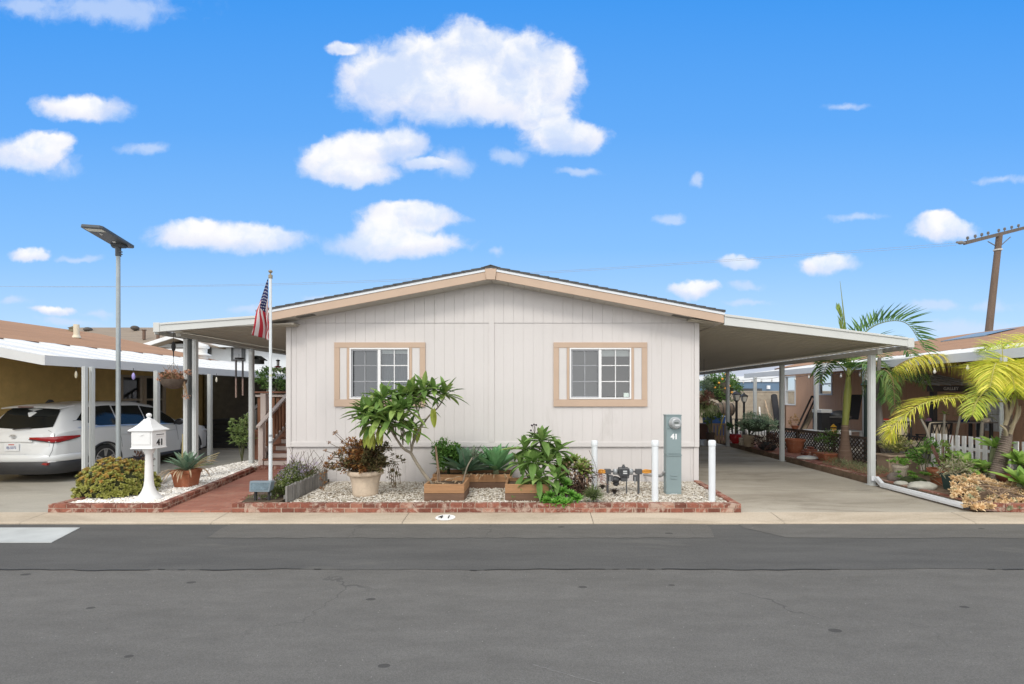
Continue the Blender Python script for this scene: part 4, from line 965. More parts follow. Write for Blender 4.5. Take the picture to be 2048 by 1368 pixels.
        mb = MB(); pts = [(cx+s*(wmax(y)-.01), cy+y, .29) for y in (.5, 1, 1.5, 2, 2.4)]; mb.tube(pts, [.05]*5, 6); mb.build('sill', blk, car, smooth=60)
        mb = MB(); pts = [(cx+s*(wmax(y)+.003), cy+y, z) for y, z in ((.3, .93), (.9, .91), (1.6, .9), (2.3, .92))]; mb.tube(pts, [.004, .01, .01, .004], 5); mb.build('crease', paint, car, smooth=80)
        for yd in (.45, 1.3, 2.3):
            mb = MB(); pts = [(cx+s*(ring(yd)[k][0]+.0015), cy+yd-.02*(k-4), ring(yd)[k][1]) for k in (4, 5, 6, 7)]; mb.tube(pts, .004, 4); mb.build('door_gap', blk, car)
        for yd in (.62, 1.48):
            mb = MB(); mb.tube([(cx+s*(wmax(yd)-.01), cy+yd, .97), (cx+s*(wmax(yd)+.022), cy+yd+.05, .975), (cx+s*(wmax(yd)+.022), cy+yd+.15, .975), (cx+s*(wmax(yd)-.01), cy+yd+.2, .97)], .014, 6); mb.build('door_handle', paint, car, smooth=60)
        mb = MB(); mb.ball((cx+s*1.08, cy+2.18, 1.13), (.12, .07, .085), 10, 6); mb.bar((cx+s*.93, cy+2.2, 1.08), (cx+s*1.03, cy+2.18, 1.1), .05); mi = mb.build('mirror', blk, car, smooth=60)
        mb = MB(); mb.ball((cx+s*1.085, cy+2.2, 1.145), (.118, .07, .075), 10, 6); mb.build('mirror_cap', paint, mi, smooth=60)
        # headlamp
        mb = MB(); mb.ball((cx+s*.80, cy+3.5, .80), (.13, .22, .055), 10, 6); mb.build('headlight', M('headlamp', (.5, .52, .55), .1), car, smooth=60)
    # wheels
    for s in (1, -1):
        for yc in (0, 2.85):
            c0 = V((cx+s*.84, cy+yc, .37)); mb = MB()
            def lat(mb, prof, n=36):
                vs_ = []; fs = []
                for r, x in prof:
                    for k in range(n): t = 2*pi*k/n; vs_.append(c0+V((s*x, r*math.cos(t), r*math.sin(t))))
                L = len(prof)
                for i in range(L-1):
                    for k in range(n): fs.append((i*n+k, i*n+(k+1) % n, (i+1)*n+(k+1) % n, (i+1)*n+k)[::s])
                fs.append(tuple(range(n))); fs.append(tuple((L-1)*n+k for k in range(n)))
                mb.add(vs_, fs)
            lat(mb, [(.2, -.11), (.33, -.12), (.365, -.09), (.37, 0), (.365, .085), (.335, .115), (.262, .118), (.255, .09)])
            wo = mb.build('wheel', rub, car, smooth=35)
            mb = MB(); lat(mb, [(.05, .05), (.24, .055), (.245, .11), (.262, .122), (.262, .118)]); mb.build('wheel_well', blk, wo, smooth=35)
            mb = MB(); lat(mb, [(.235, .10), (.245, .125), (.262, .125), (.262, .1)])
            for k in range(5):
                t = 2*pi*k/5+.3
                for dt in (-.13, .13):
                    mb.bar(c0+V((s*.10, .05*math.cos(t), .05*math.sin(t))), c0+V((s*.118, .25*math.cos(t+dt), .25*math.sin(t+dt))), .035, .03, up=(1, 0, 0))
            mb.ball(c0+V((s*.1, 0, 0)), (.03, .07, .07), 12, 6); mb.build('rim', rimm, wo, smooth=35)
    mb = MB(); mb.box(cx-.8, cx+.8, cy-.8, cy+3.5, .2, .30); mb.build('underbody', blk, car)
    # tail: window, spoiler, lights, plate, bumper
    def rear(x, t, o=.006):       # on the sloping tailgate; t 0 belt .. 1 roof
        y = lerp(-.98, -.60, t); h = ring(y); z = h[12][1]; w_ = h[11][0]; f_ = abs(x)/w_
        zz = z-.018*f_*f_*0; return (cx+x, cy+y-o*.8-.0*f_, zz+o*.7)
    mb = MB(); k = 12; rows = [(0.03, .70), (.25, .70), (.5, .66), (.75, .60), (.93, .50)]; vs_ = []
    for t, w_ in rows:
        for i in range(k+1):
            u = lerp(-1, 1, i/k); tt = t+.10*(u*u)*(1 if t < .3 else 0); vs_.append(rear(u*min(w_, ring(lerp(-.98, -.6, tt))[12][0]/.55*.93), tt))
    mb.add(vs_, [(r*(k+1)+i, r*(k+1)+i+1, (r+1)*(k+1)+i+1, (r+1)*(k+1)+i) for r in range(4) for i in range(k)]); mb.build('rear_window', gls, car, smooth=60)
    mb = MB(); vs_ = []
    prof = [(-.84, 1.60), (-.86, 1.62), (-.82, 1.64), (-.48, 1.685), (-.48, 1.65)]
    for u in [lerp(-1, 1, i/10) for i in range(11)]: vs_ += [(cx+u*.62, cy+y+.07*u*u, z-.03*u*u) for y, z in prof]
    mb.add(vs_, [(i*5+j, (i+1)*5+j, (i+1)*5+(j+1) % 5, i*5+(j+1) % 5) for i in range(10) for j in range(5)]+[(0, 1, 2, 3, 4), (54, 53, 52, 51, 50)]); sp_ = mb.build('spoiler', paint, car, smooth=40)
    mb = MB(); mb.box(cx-.16, cx+.16, cy-.868, cy-.85, 1.607, 1.63); mb.build('brake_light', dred, sp_)
    mb = MB(); mb.prism([(cy-.45, 1.69), (cy-.25, 1.715), (cy-.3, 1.77), (cy-.36, 1.775)], cx-.02, cx+.02, 'x'); mb.build('antenna_fin', blk, car, bevel=.006)
    # tailgate panel: a bulged plate that carries lights, plate and badge
    mb = MB(); vs_ = []; rows = [(.60, -1.125), (.70, -1.135), (.80, -1.13), (.92, -1.13), (1.02, -1.095), (1.085, -1.03), (1.13, -.985)]
    for z, y in rows:
        for i in range(13): u = lerp(-1, 1, i/12); vs_.append((cx+u*.80, cy+y+.06*u*u+.05*u**8, z))
    mb.add(vs_, [(r*13+i, r*13+i+1, (r+1)*13+i+1, (r+1)*13+i) for r in range(6) for i in range(12)]); mb.build('tailgate', paint, car, smooth=50)
    mb = MB(); mb.box(cx-.42, cx+.42, cy-1.15, cy-1.10, .885, .915); mb.build('plate_shelf', paint, car, bevel=.01)
    for s in (1, -1):
        mb = MB(); pts = [(.36, .985, .945), (.50, .988, .925), (.68, .99, .90), (.80, .995, .87), (.87, 1.0, .875), (.925, 1.0, .91), (.955, .998, .965)]
        ysl = [-1.135, -1.128, -1.115, -1.085, -1.02, -.85, -.62]
        vs_ = []
        for (x, zt_, zb_), y in zip(pts, ysl): vs_ += [(cx+s*x, cy+y-.006, zt_), (cx+s*(x+.012), cy+y-.012, (zt_+zb_)/2), (cx+s*(x+.004), cy+y-.004, zb_)]
        mb.add(vs_, [((i*3+j, i*3+3+j, i*3+4+j, i*3+1+j))[::-s] for i in range(6) for j in range(2)]); tl_ = mb.build('tail_light', red, car, smooth=60)
        mb = MB(); mb.tube([(cx+s*x, cy+y-.012, zb_-.004) for (x, zt_, zb_), y in zip(pts, ysl)], .009, 5); mb.build('tail_light_edge', blk, tl_)
        mb = MB(); mb.bar((cx+s*.73, cy-1.105, .885), (cx+s*.84, cy-1.05, .88), .02, .03); mb.build('reverse_lamp', M('clear_lens', (.7, .68, .66), .2), tl_)
        mb = MB(); mb.tube([(cx+s*(.815), cy-1.075, .86), (cx+s*.80, cy-1.095, .7), (cx+s*.76, cy-1.12, .58)], .0045, 4); mb.build('gate_gap', blk, car)
        mb = MB(); mb.tube([(cx+s*.62, cy-1.0, 1.13), (cx+s*.78, cy-1.02, 1.05), (cx+s*.815, cy-1.065, 1.0)], .004, 4); mb.build('gate_gap', blk, car)
    half = [V(p) for p in ((0, -1.185, 0), (.30, -1.18, 0), (.55, -1.165, 0), (.74, -1.115, 0), (.86, -1.02, 0), (.925, -.88, 0), (.955, -.66, 0), (.962, -.48, 0))]
    per = curve([V((-p.x, p.y, 0)) for p in half[::-1]]+half[1:], 60)
    for nm, rows, mt_ in (('lower_bumper', [(.20, -.08), (.27, -.02), (.31, .006), (.38, .016), (.455, .012), (.468, -.004)], blk), ('bumper', [(.472, -.004), (.49, .014), (.56, .018), (.60, .010), (.625, -.03)], paint)):
        mb = MB(); vs_ = []
        for z, o_ in rows:
            for i, p in enumerate(per):
                T = per[min(i+1, 60)]-per[max(i-1, 0)]; n_ = V((T.y, -T.x, 0)).normalized(); q_ = p+n_*o_; vs_.append((cx+q_.x, cy+q_.y, z))
        L_ = len(per); mb.add(vs_, [(r*L_+i, r*L_+i+1, (r+1)*L_+i+1, (r+1)*L_+i) for r in range(len(rows)-1) for i in range(L_-1)]); mb.build(nm, mt_, car, smooth=50)
    for s in (1, -1):
        mb = MB(); mb.prism([(cx+s*.64, .42), (cx+s*.75, .40), (cx+s*.77, .45), (cx+s*.68, .455)][::s], cy-1.165, cy-1.08); mb.build('reflector', M('reflector_red', (.3, .03, .03), .3), car)
    yp = cy-1.152
    mb = MB(); mb.box(cx-.155, cx+.155, yp, yp+.012, .70, .855); pl = mb.build('number_plate', M('plate_white', (.68, .70, .72), .4, .06, 10), car, bevel=.003)
    text('plate_digits', '8JLS075', .075, M('plate_blue', (.06, .09, .25), .5), (cx, yp-.002, .77), (pi/2, 0, 0), pl, .001, sx=.85)
    mb = MB(); mb.box(cx-.06, cx+.06, yp-.003, yp, .825, .845); mb.build('plate_heading', M('plate_red', (.45, .08, .06), .5), pl)
    mb = MB(); yb_ = cy-1.128
    for rx, rz_, dz in ((.062, .042, 0), (.026, .042, 0), (.046, .014, .02)):
        mb.tube([(cx+rx*math.cos(t*pi/12), yb_, 1.0+dz+rz_*math.sin(t*pi/12)) for t in range(25)], .006, 5)
    mb.build('badge', rimm, car, smooth=60)
    mb = MB(); mb.tube([(cx-.1, cy-1.03, 1.145), (cx+.25, cy-1.0, 1.175)], .012, 6); mb.build('wiper', blk, car)
    return car
make_car(-10.97, 11.3)

# ---------------------------------------------------------------- entry steps, deck and things hung there
deckm = M('red_brown_deck', (.20, .085, .05), .75, .2, 3, stretch=(1, 8, 8)); railp = M('pinkish_white_paint', (.62, .53, .48), .6, .05, 3); brd = M('brown_board', (.26, .12, .065), .8, .25, 2.5, stretch=(8, 8, .5), island=.4)
en = thing('entry_deck', 'raised entry deck with brown steps and pinkish white railings left of the house', 'deck', (-6.2, 13, 0))
nS = 5; y0 = 12.25
mb = MB(); mb.box(-7.05, -5.15, y0-.28, y0, .0, .10); mb.build('brick_step', MATS['brick'], en, bevel=.01)
for i in range(nS):
    mb = MB(); z = .1+.155*(i+1); xl_ = -6.88+.0*i
    mb.box(xl_, -5.15, y0+i*.28-.03, y0+(i+1)*.28, z-.04, z); mb.build('tread', deckm, en, bevel=.012)
    mb = MB(); mb.box(xl_+.04, -5.15, y0+i*.28, y0+i*.28+.02, z-.155, z-.042); mb.build('riser', railp, en)
zd = .1+.155*nS; yd = y0+nS*.28
mb = MB(); mb.box(-8.05, -5.15, yd, 16.2, zd-.04, zd); mb.box(-8.0, -5.2, yd+.02, 16.1, .05, zd-.05); mb.build('deck_floor', deckm, en)
mb = MB(); mb.box(-6.98, -6.86, y0-.02, y0+.1, .08, 1.12); mb.build('newel_post', railp, en, bevel=.004)
sl2 = .155/.28; a = V((-6.92, y0+.0, 1.13)); b_ = V((-6.92, yd+.2, 1.13+(yd+.2-y0)*sl2))
mb = MB(); mb.bar(a+V((0, -.12, -.06)), b_, .11, .06); mb.build('handrail', railp, en, bevel=.004)
mb = MB(); mb.bar(a+V((0, .1, -.72)), b_+V((0, 0, -.8)), .05, .09); mb.build('bottom_rail', railp, en)
mb = MB()
for i in range(9):
    q = a.lerp(b_, (i+.7)/9.5); mb.bar(q+V((0, 0, -.78)), q+V((0, 0, -.04)), .05)
mb.build('balusters', brd, en)
mb = MB(); mb.box(-7.2, -7.06, 12.72, 12.86, .05, Z(787, 12.8)); mb.build('corner_post', railp, en, bevel=.005)
# back railing of brown boards, faces the street
yr = 14.0; ztop = Z(783, yr)
mb = MB(); x = -8.02; k = 0
while x < -5.3:
    mb.box(x, x+.10, yr+R.uniform(0, .03), yr+.045, zd, ztop-.16); x += .135
mb.build('board_panel', brd, en)
mb = MB(); mb.box(-8.05, -5.2, yr-.03, yr+.07, ztop-.15, ztop-.09); mb.build('rail', railp, en)
mb = MB(); mb.box(-8.1, -5.2, yr-.1, yr+.16, ztop-.05, ztop); mb.build('cap_rail', deckm, en, bevel=.01)
def potplant(name, label, cat, loc, potprof, potmat, sq=False, soil=True, n=24):
    t = thing(name, label, cat, loc); mb = MB(); mb.lathe(potprof, 4 if sq else n, loc, False)
    mb.build('pot', potmat, t, smooth=None if sq else 40, bevel=.006 if sq else 0); return t
terra = M('terracotta', (.36, .125, .06), .85, .16, 5, 30, .004, stain=(.42, .24, .16), stain_amt=(.55, .8))
gl1 = leafmat('leaf_mid', (.06, .12, .025), (.12, .2, .05)); gl2 = leafmat('leaf_dark', (.025, .06, .018), (.06, .12, .035)); gl3 = leafmat('leaf_light', (.12, .2, .04), (.24, .32, .08))
stemm = M('green_stem', (.14, .15, .07), .8, .2); barkg = M('grey_bark', (.27, .22, .17), .9, .25, 8, 40, .006)
L0 = (X(547, 14.6), 14.6, zd)
t = thing('potted_plant', 'bushy green potted shrub above the brown deck railing', 'plant', L0)
mb = MB(); mb.lathe([(.22, 0), (.3, .55), (.33, .55), (.33, .6), (.26, .6)], 20, L0); mb.build('pot', terra, t, smooth=40)
mb = MB(); bush(mb, (L0[0], 14.6, Z(762, 14.6)), (.50, .4, .38), 900, .11, .045, 26, .3, -.6); mb.build('foliage', gl1, t)
mb = MB()
for k in range(6): mb.tube([V(L0)+V((0, 0, .55)), V(L0)+V((R.uniform(-.3, .3), R.uniform(-.2, .2), 1.4))], [.015, .006], 5)
mb.build('stem', stemm, t)
# leafy shrub beside the post and the deck
L0 = (X(484, 13.6), 13.6, 0); t = thing('shrub', 'pale green leafy shrub behind the awning post by the deck', 'shrub', L0)
mb = MB(); bush(mb, (L0[0], 13.6, .85), (.28, .25, .62), 520, .11, .05, 24, .35, -.8); mb.build('foliage', leafmat('leaf_pale', (.13, .2, .06), (.28, .36, .13)), t)
mb = MB()
for k in range(5): mb.tube([V(L0), V(L0)+V((R.uniform(-.2, .2), R.uniform(-.2, .2), 1.2))], [.014, .006], 5)
mb.build('stem', stemm, t)
# wind chime
yc = 11.6; zc = zo+SA*(-7.2+6.9)
t = thing('wind_chime', 'long dark wind chime tubes hanging from the entry awning', 'wind chime', (X(477, yc), yc, Z(795, yc)))
chm = M('chime_tube', (.11, .10, .10), .4, .2, 2, metal=.5); chl = M('chime_copper', (.42, .30, .25), .4, .1, metal=.4)
for px, yb_, dy in ((472, 795, 0), (483, 791, .05)):
    x = X(px, yc); mb = MB(); mb.tube([(x, yc+dy, Z(720, yc)), (x, yc+dy, Z(757, yc))], .02, 10); tb = mb.build('tube', chm, t, smooth=50)
    mb = MB(); mb.tube([(x, yc+dy, Z(757, yc)), (x, yc+dy, Z(yb_, yc))], .019, 10); mb.build('tube_end', chl, tb, smooth=50)
mb = MB(); mb.lathe([(.1, 0), (.1, .03)], 16, (X(478, yc), yc+.02, Z(718, yc))); mb.tube([(X(478, yc), yc, Z(718, yc)), (X(478, yc), yc, 2.86)], .004, 5)
for px in (472, 483): mb.tube([(X(px, yc), yc, Z(719, yc)), (X(px, yc), yc+.02, Z(722, yc))], .004, 5)
mb.build('hanger', dark, t)
# birdhouse and hummingbird feeder
yb = 12.9; x, z = X(517, yb), Z(728, yb); t = thing('birdhouse', 'dark little birdhouse with pitched roof hanging by the awning post', 'birdhouse', (x, yb, z))
bh = M('birdhouse_wood', (.05, .055, .05), .85, .2); mb = MB(); mb.box(x-.1, x+.1, yb-.1, yb+.1, z, z+.13); mb.build('box', bh, t)
mb = MB(); mb.prism([(x-.16, z+.11), (x, z+.22), (x+.16, z+.11), (x+.16, z+.09), (x, z+.195), (x-.16, z+.09)], yb-.14, yb+.14); mb.build('roof', M('birdhouse_roof', (.07, .075, .065), .85), t)
mb = MB(); mb.tube([(x, yb, z+.2), (x, yb, 2.86)], .004, 5); mb.build('cord', dark, t)
x, z = X(556, yb), Z(735, yb); t = thing('bird_feeder', 'small hummingbird feeder with red base hanging under the entry awning', 'bird feeder', (x, yb, z))
mb = MB(); mb.lathe([(.05, 0), (.085, .01), (.08, .03), (.03, .05)], 16, (x, yb, z)); mb.build('base', M('feeder_red', (.25, .05, .05), .4), t, smooth=40)
mb = MB(); mb.lathe([(.03, .05), (.036, .08), (.036, .16), (.02, .17)], 12, (x, yb, z)); mb.build('bottle', M('feeder_glass', (.5, .52, .52), .15), t, smooth=40)
mb = MB(); mb.lathe([(.05, .17), (.05, .2), (.01, .21)], 12, (x, yb, z)); mb.tube([(x, yb, z+.2), (x, yb, 2.86)], .003, 5); mb.build('cap', dark, t)
# hanging basket of dried flowers
yh = 9.9; hx = X(347, yh); zb_ = Z(778, yh); t = thing('hanging_basket', 'wire hanging basket of dried pinkish flowers under the entry awning', 'hanging basket', (hx, yh, zb_))
mb = MB(); mb.lathe([(.06, 0), (.15, .04), (.22, .12), (.24, .2), (.2, .2)], 18, (hx, yh, zb_)); mb.build('bowl', M('coir', (.115, .085, .065), .95, .3, 14, 60, .02), t, smooth=50)
mb = MB()
for a in range(3): mb.tube([(hx+.23*math.cos(a*2.1), yh+.23*math.sin(a*2.1), zb_+.2), (hx, yh, Z(725, yh))], .0035, 5)
mb.tube([(hx, yh, Z(725, yh)), (hx, yh, Z(714, yh))], .004, 5); mb.build('wire', M('basket_wire', (.1, .1, .1), .5), t)
z9 = Z(698, yh); mb = MB(); mb.lathe([(.008, -.17), (.012, -.05), (.03, -.02), (.042, .05), (.03, .12), (.008, .15)], 10, (hx, yh, z9)); mb.tube([(hx, yh, z9+.14), (hx, yh, zo+.02)], .004, 5); mb.build('hook', dark, t, smooth=50)
dryf = leafmat('dried_flower', (.32, .155, .09), (.56, .31, .2), (.62, .42, .30)); mb = MB()
for i in range(32):
    a = R.uniform(0, 2*pi); r_ = R.uniform(.05, .3); c_ = V((hx+r_*math.cos(a)*1.15, yh+r_*math.sin(a), zb_+.25+R.uniform(-.08, .12)))
    for k in range(14): mb.leaf(c_+rnd_dir()*.02, rnd_dir(-.3, 1), R.uniform(.035, .065), .03, .6, 2, .2)
for k in range(26): c_ = P(372, 792, yh)+rnd_dir()*.04; mb.leaf(c_, rnd_dir(-1, .6), .06, .03, .5, 2, .2)
mb.build('flowers', dryf, t)
mb = MB()
for k in range(8): mb.tube(curve([(hx+.2, yh, zb_+.25), P(368, 770, yh)+rnd_dir()*.03, P(372, 790, yh)+rnd_dir()*.03], 6), .006, 4)
for k in range(22): d = rnd_dir(.1, 1); mb.tube([(hx+d.x*.1, yh+d.y*.1, zb_+.2), (hx+d.x*.28, yh+d.y*.28, zb_+.22+d.z*.3)], .004, 4)
mb.build('stems', M('dry_stem', (.33, .22, .13), .9, .2), t)

# ---------------------------------------------------------------- mailbox, potted agave, bush, timber in the left bed
wp = M('mailbox_white', (.80, .80, .79), .4, .03, 4)
mx, my, mz = X(298, 8.3), 8.3, .09
mbx = thing('mailbox', 'white mailbox with pagoda roof on a fluted pedestal, numbered in black', 'mailbox', (mx, my, mz))
prof = [(.20, 0), (.20, .025), (.19, .04), (.165, .06), (.13, .1), (.10, .16), (.075, .24), (.063, .36), (.057, .6), (.054, .77), (.062, .79), (.085, .84), (.09, .875), (.08, .88)]
mb = MB(); nn = 48; vs_ = []; fs = []
for r_, z in prof:
    for k in range(nn): t = 2*pi*k/nn; fl = 1-(.035*(.5+.5*math.cos(16*t)) if .15 < z < .84 else 0); vs_.append((mx+r_*fl*math.cos(t), my+r_*fl*math.sin(t), mz+z))
for i in range(len(prof)-1):
    for k in range(nn): fs.append((i*nn+k, i*nn+(k+1) % nn, (i+1)*nn+(k+1) % nn, (i+1)*nn+k))
mb.add(vs_, fs); mb.build('pedestal', wp, mbx, smooth=40)
bw_, bd_, z0, z1 = .178, .155, Z(899, 8.1), Z(863, 8.1); y0 = my-bd_
mb = MB(); mb.box(mx-bw_, mx+bw_, my-bd_, my+bd_, z0, z1); mb.box(mx-bw_-.012, mx+bw_+.012, my-bd_-.012, my+bd_+.012, z0, z0+.02); mb.build('box', wp, mbx, bevel=.006)
mb = MB(); mb.box(mx-bw_+.02, mx+bw_-.03, y0-.01, y0-.001, z0+.075, z1-.012); mb.build('door', wp, mbx, bevel=.003)
mb = MB(); mb.tube([(mx-.04, y0-.012, z1-.05), (mx-.0, y0-.03, z1-.075), (mx+.04, y0-.012, z1-.05)], .006, 5); mb.build('door_pull', wp, mbx)
mb = MB(); vs_ = []; rows = [(1.0, 0, 0), (1.0, .02, 0), (.74, .06, 0), (.5, .115, 0), (.33, .17, 0), (.27, .185, 0), (.27, .2, 0)]; ew, ed = bw_+.034, bd_+.034
for f_, z, _ in rows: vs_ += [(mx+sx*ew*f_, my+sy*ed*f_, z1+z) for sx, sy in ((-1, -1), (1, -1), (1, 1), (-1, 1))]
mb.add(vs_, [(i*4+k, i*4+(k+1) % 4, i*4+4+(k+1) % 4, i*4+4+k) for i in range(6) for k in range(4)]+[(3, 2, 1, 0), (24, 25, 26, 27)]); mb.build('roof', wp, mbx, bevel=.004)
mb = MB(); mb.lathe([(.045, .2), (.03, .215), (.022, .225), (.035, .24), (.042, .262), (.035, .285), (.012, .3)], 16, (mx, my, z1)); mb.build('finial', wp, mbx, smooth=50)
xs2 = mx+bw_
mb = MB(); mb.box(xs2, xs2+.008, my-bd_+.05, my+bd_-.03, z1-.10, z1-.03); so_ = mb.build('slot_frame', wp, mbx, bevel=.003)
mb = MB(); mb.box(xs2+.008, xs2+.0095, my-bd_+.08, my+bd_-.06, z1-.072, z1-.058); mb.build('slot', M('slot_dark', (.12, .12, .12), .7), so_)
text('digits', '41', .15, MATS['black_paint'], (xs2+.004, my+.01, (z0+z1)/2-.05), (pi/2, 0, pi/2), mbx, .003, .004, sx=1.0)
# potted agave
ag = leafmat('agave_blue', (.09, .155, .105), (.17, .25, .17), (.24, .31, .2), .5, .1); dryl = leafmat('dry_leaf', (.35, .25, .15), (.55, .43, .3))
L0 = (X(373, 9.45), 9.45, .1); t = thing('potted_agave', 'spiky blue green agave in a square terracotta pot on the white gravel', 'potted plant', L0)
mb = MB(); mb.lathe([(.195, 0), (.245, .26), (.262, .262), (.268, .33), (.235, .33), (.225, .29)], 4, L0); 
po = mb.build('pot', terra, t, bevel=.012); 
mb = MB(); rosette(mb, V(L0)+V((0, 0, .3)), 26, .56, .115, .3, 1.4, .25, .3, 5, .4); mb.build('leaves', ag, t)
mb = MB()
for k in range(26):
    a = R.uniform(0, 2*pi); mb.leaf(V(L0)+V((.2*math.cos(a), .2*math.sin(a), .33)), (math.cos(a), math.sin(a), R.uniform(-.5, .4)), R.uniform(.15, .4), .03, 2.2, 4, .2)
mb.leaf(V(L0)+V((.1, 0, .34)), (.9, -.1, .65), .62, .05, 1.0, 5, .3); mb.build('dry_leaves', dryl, t)
mb = MB()
for k in range(5): mb.tube(curve([V(L0)+V((.15, 0, .35)), V(L0)+V((.3, 0, .40+.03*k)), V(L0)+V((.46+.03*k, .1, .44+.05*k))], 6), .006, 4)
mb.tube([V(L0)+V((-.08, 0, .5)), V(L0)+V((-.09, .02, 1.02))], [.016, .008], 6); mb.build('stalk', M('dry_stalk', (.4, .34, .17), .9, .2), t)
# succulent bush by the mailbox
L0 = (X(232, 8.75), 8.75, .09); t = thing('succulent_bush', 'rounded mound of yellow green jade bush beside the mailbox', 'bush', L0)
mb = MB(); mbt = MB(); cen = V((L0[0], 8.75, .16)); rr = V((.64, .52, .56))
for i in range(720):
    d = rnd_dir(-.08, 1); f_ = R.uniform(.86, 1.03)+.07*math.sin(d.x*7+d.y*5)*math.sin(d.z*6)
    p = cen+V((d.x*rr.x*f_, d.y*rr.y*f_, d.z*rr.z*f_*(1-.12*max(0, d.x))))
    top = ss(.1, .8, d.z+R.uniform(-.25, .25)-(.15 if d.x > .3 else 0)); tgt = mbt if R.random() < top*.75 else mb
    dn_ = (d+V((0, 0, .35))).normalized(); a1_ = dn_.cross(V((.3, .8, .1))).normalized(); b1_ = dn_.cross(a1_)
    for k in range(9):
        a = 2*pi*k/9*2.4; e = .25+.12*k; dd = (a1_*math.cos(a)+b1_*math.sin(a))*math.cos(e)+dn_*math.sin(e)
        tgt.leaf(p, dd, R.uniform(.045, .062), .034, .1, 2, .15, up=dn_, peak=.6)
mb.build('foliage', leafmat('jade_green', (.17, .19, .035), (.33, .33, .085), (.38, .37, .12), .4, .15), t); mbt.build('foliage_tips', leafmat('jade_tips', (.30, .21, .04), (.42, .33, .09), (.42, .22, .08), .4, .15), t)
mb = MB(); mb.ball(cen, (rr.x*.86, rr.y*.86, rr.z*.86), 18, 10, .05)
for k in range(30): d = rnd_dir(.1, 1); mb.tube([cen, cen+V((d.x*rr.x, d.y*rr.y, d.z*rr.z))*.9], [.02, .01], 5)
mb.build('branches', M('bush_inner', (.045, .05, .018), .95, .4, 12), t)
# small dark red plant behind the mailbox
L0 = (X(283, 9.3), 9.3, .09); t = thing('shrub', 'small dark red leafed shrub behind the jade bush', 'shrub', L0)
mb = MB(); bush(mb, (L0[0], 9.3, .5), (.2, .15, .3), 120, .08, .035, 9, .4, -.5); mb.build('foliage', leafmat('leaf_maroon', (.06, .03, .025), (.13, .07, .05)), t); mb = MB()
for k in range(4): mb.tube([L0, V(L0)+V((R.uniform(-.15, .15), 0, .55))], .008, 4)
mb.build('stem', stemm, t)
mb = MB(); mb.bar((X(318, 9.55), 9.55, .13), (X(358, 10.9), 10.9, .13), .13, .10); o = mb.build('timber', M('white_timber', (.66, .64, .6), .8, .12, 4), bevel=.01); tag(o, 'white painted timber lying along the gravel beside the terracotta pot', 'timber')

# ---------------------------------------------------------------- flag on its pole, flood light
fx, fy = X(541, 8.35), 8.35
fl = thing('flag_pole', 'thin white flag pole with ball finial in front of the steps', 'flagpole', (fx, fy, .12))
mb = MB(); mb.tube([(fx, fy, .1), (fx, fy, Z(836, fy))], .030, 14); mb.tube([(fx, fy, Z(836, fy)), (fx, fy, Z(556, fy))], .023, 14); mb.build('pole', M('pole_white', (.70, .74, .76), .4, .05, 3), fl, smooth=50)
bandm = M('pole_band', (.35, .36, .38), .4, metal=.5)
for py in (873, 886): mb = MB(); mb.tube([(fx, fy, Z(py, fy)), (fx, fy, Z(py-4, fy))], .035, 14); mb.build('clamp', bandm, fl, smooth=50)
mb = MB(); mb.tube([(fx, fy, Z(753, fy)), (fx, fy, Z(749, fy))], .025, 14); mb.build('tape', M('tape_green', (.6, .62, .4), .5), fl)
mb = MB(); mb.lathe([(.027, 0), (.034, .005), (.034, .06), (.012, .07), (.012, .1)], 12, (fx, fy, Z(557, fy))); mb.ball((fx, fy, Z(543, fy)), (.034, .034, .028), 12, 8); mb.build('finial', M('finial_brass', (.3, .25, .17), .4, metal=.3), fl, smooth=50)
# the flag: cloth hanging in folds from its hoist
zt = Z(557, fy); hoist = Z(557, fy)-Z(628, fy); NU, NV = 40, 26; mb = MB(); vs_ = []; uvs = []
for i in range(NU+1):
    for j in range(NV+1):
        u, v = i/NU, j/NV
        swing = .235*(u**.8)*(1-.93*v**1.3); fold = .035*math.sin(u*9+v*4)*u+.02*math.sin(v*15-u*5)*min(1, 3*u)
        x = fx-.03-swing+fold*.7+.10*u*v*math.sin(v*3.0)
        y = fy-.02-.13*math.sin(u*2.2+v*3.4)*u+.055*math.sin(v*11+u*3)*min(1, 2.5*u)
        z = zt-hoist*v*(1-.18*u)-u*(.98-.40*v)+.04*math.sin(u*3)*(1-v)
        vs_.append((x, y, z)); uvs.append((u, v))
mb.add(vs_, [(i*(NV+1)+j, (i+1)*(NV+1)+j, (i+1)*(NV+1)+j+1, i*(NV+1)+j+1) for i in range(NU) for j in range(NV)])
m, ntm, b = nodes('flag_cloth'); at = N(ntm, 'ShaderNodeUVMap'); at.uv_map = 'uv'; se = N(ntm, 'ShaderNodeSeparateXYZ'); ntm.links.new(at.outputs[0], se.inputs[0])
st_ = math_(ntm, 'GREATER_THAN', math_(ntm, 'FRACT', math_(ntm, 'MULTIPLY', se.outputs[1], 6.5)), .5)
c = mix(ntm, st_, (.42, .03, .045), (.62, .56, .56))
can = math_(ntm, 'MULTIPLY', math_(ntm, 'LESS_THAN', se.outputs[0], .40), math_(ntm, 'LESS_THAN', se.outputs[1], .5385))
def star(ou, ov_):
    su = math_(ntm, 'SUBTRACT', math_(ntm, 'FRACT', math_(ntm, 'MULTIPLY_ADD', se.outputs[0], 15, ou)), .5); sv = math_(ntm, 'SUBTRACT', math_(ntm, 'FRACT', math_(ntm, 'MULTIPLY_ADD', se.outputs[1], 9.3, ov_)), .5)
    return math_(ntm, 'LESS_THAN', math_(ntm, 'ADD', math_(ntm, 'MULTIPLY', su, su), math_(ntm, 'MULTIPLY', sv, sv)), .022)
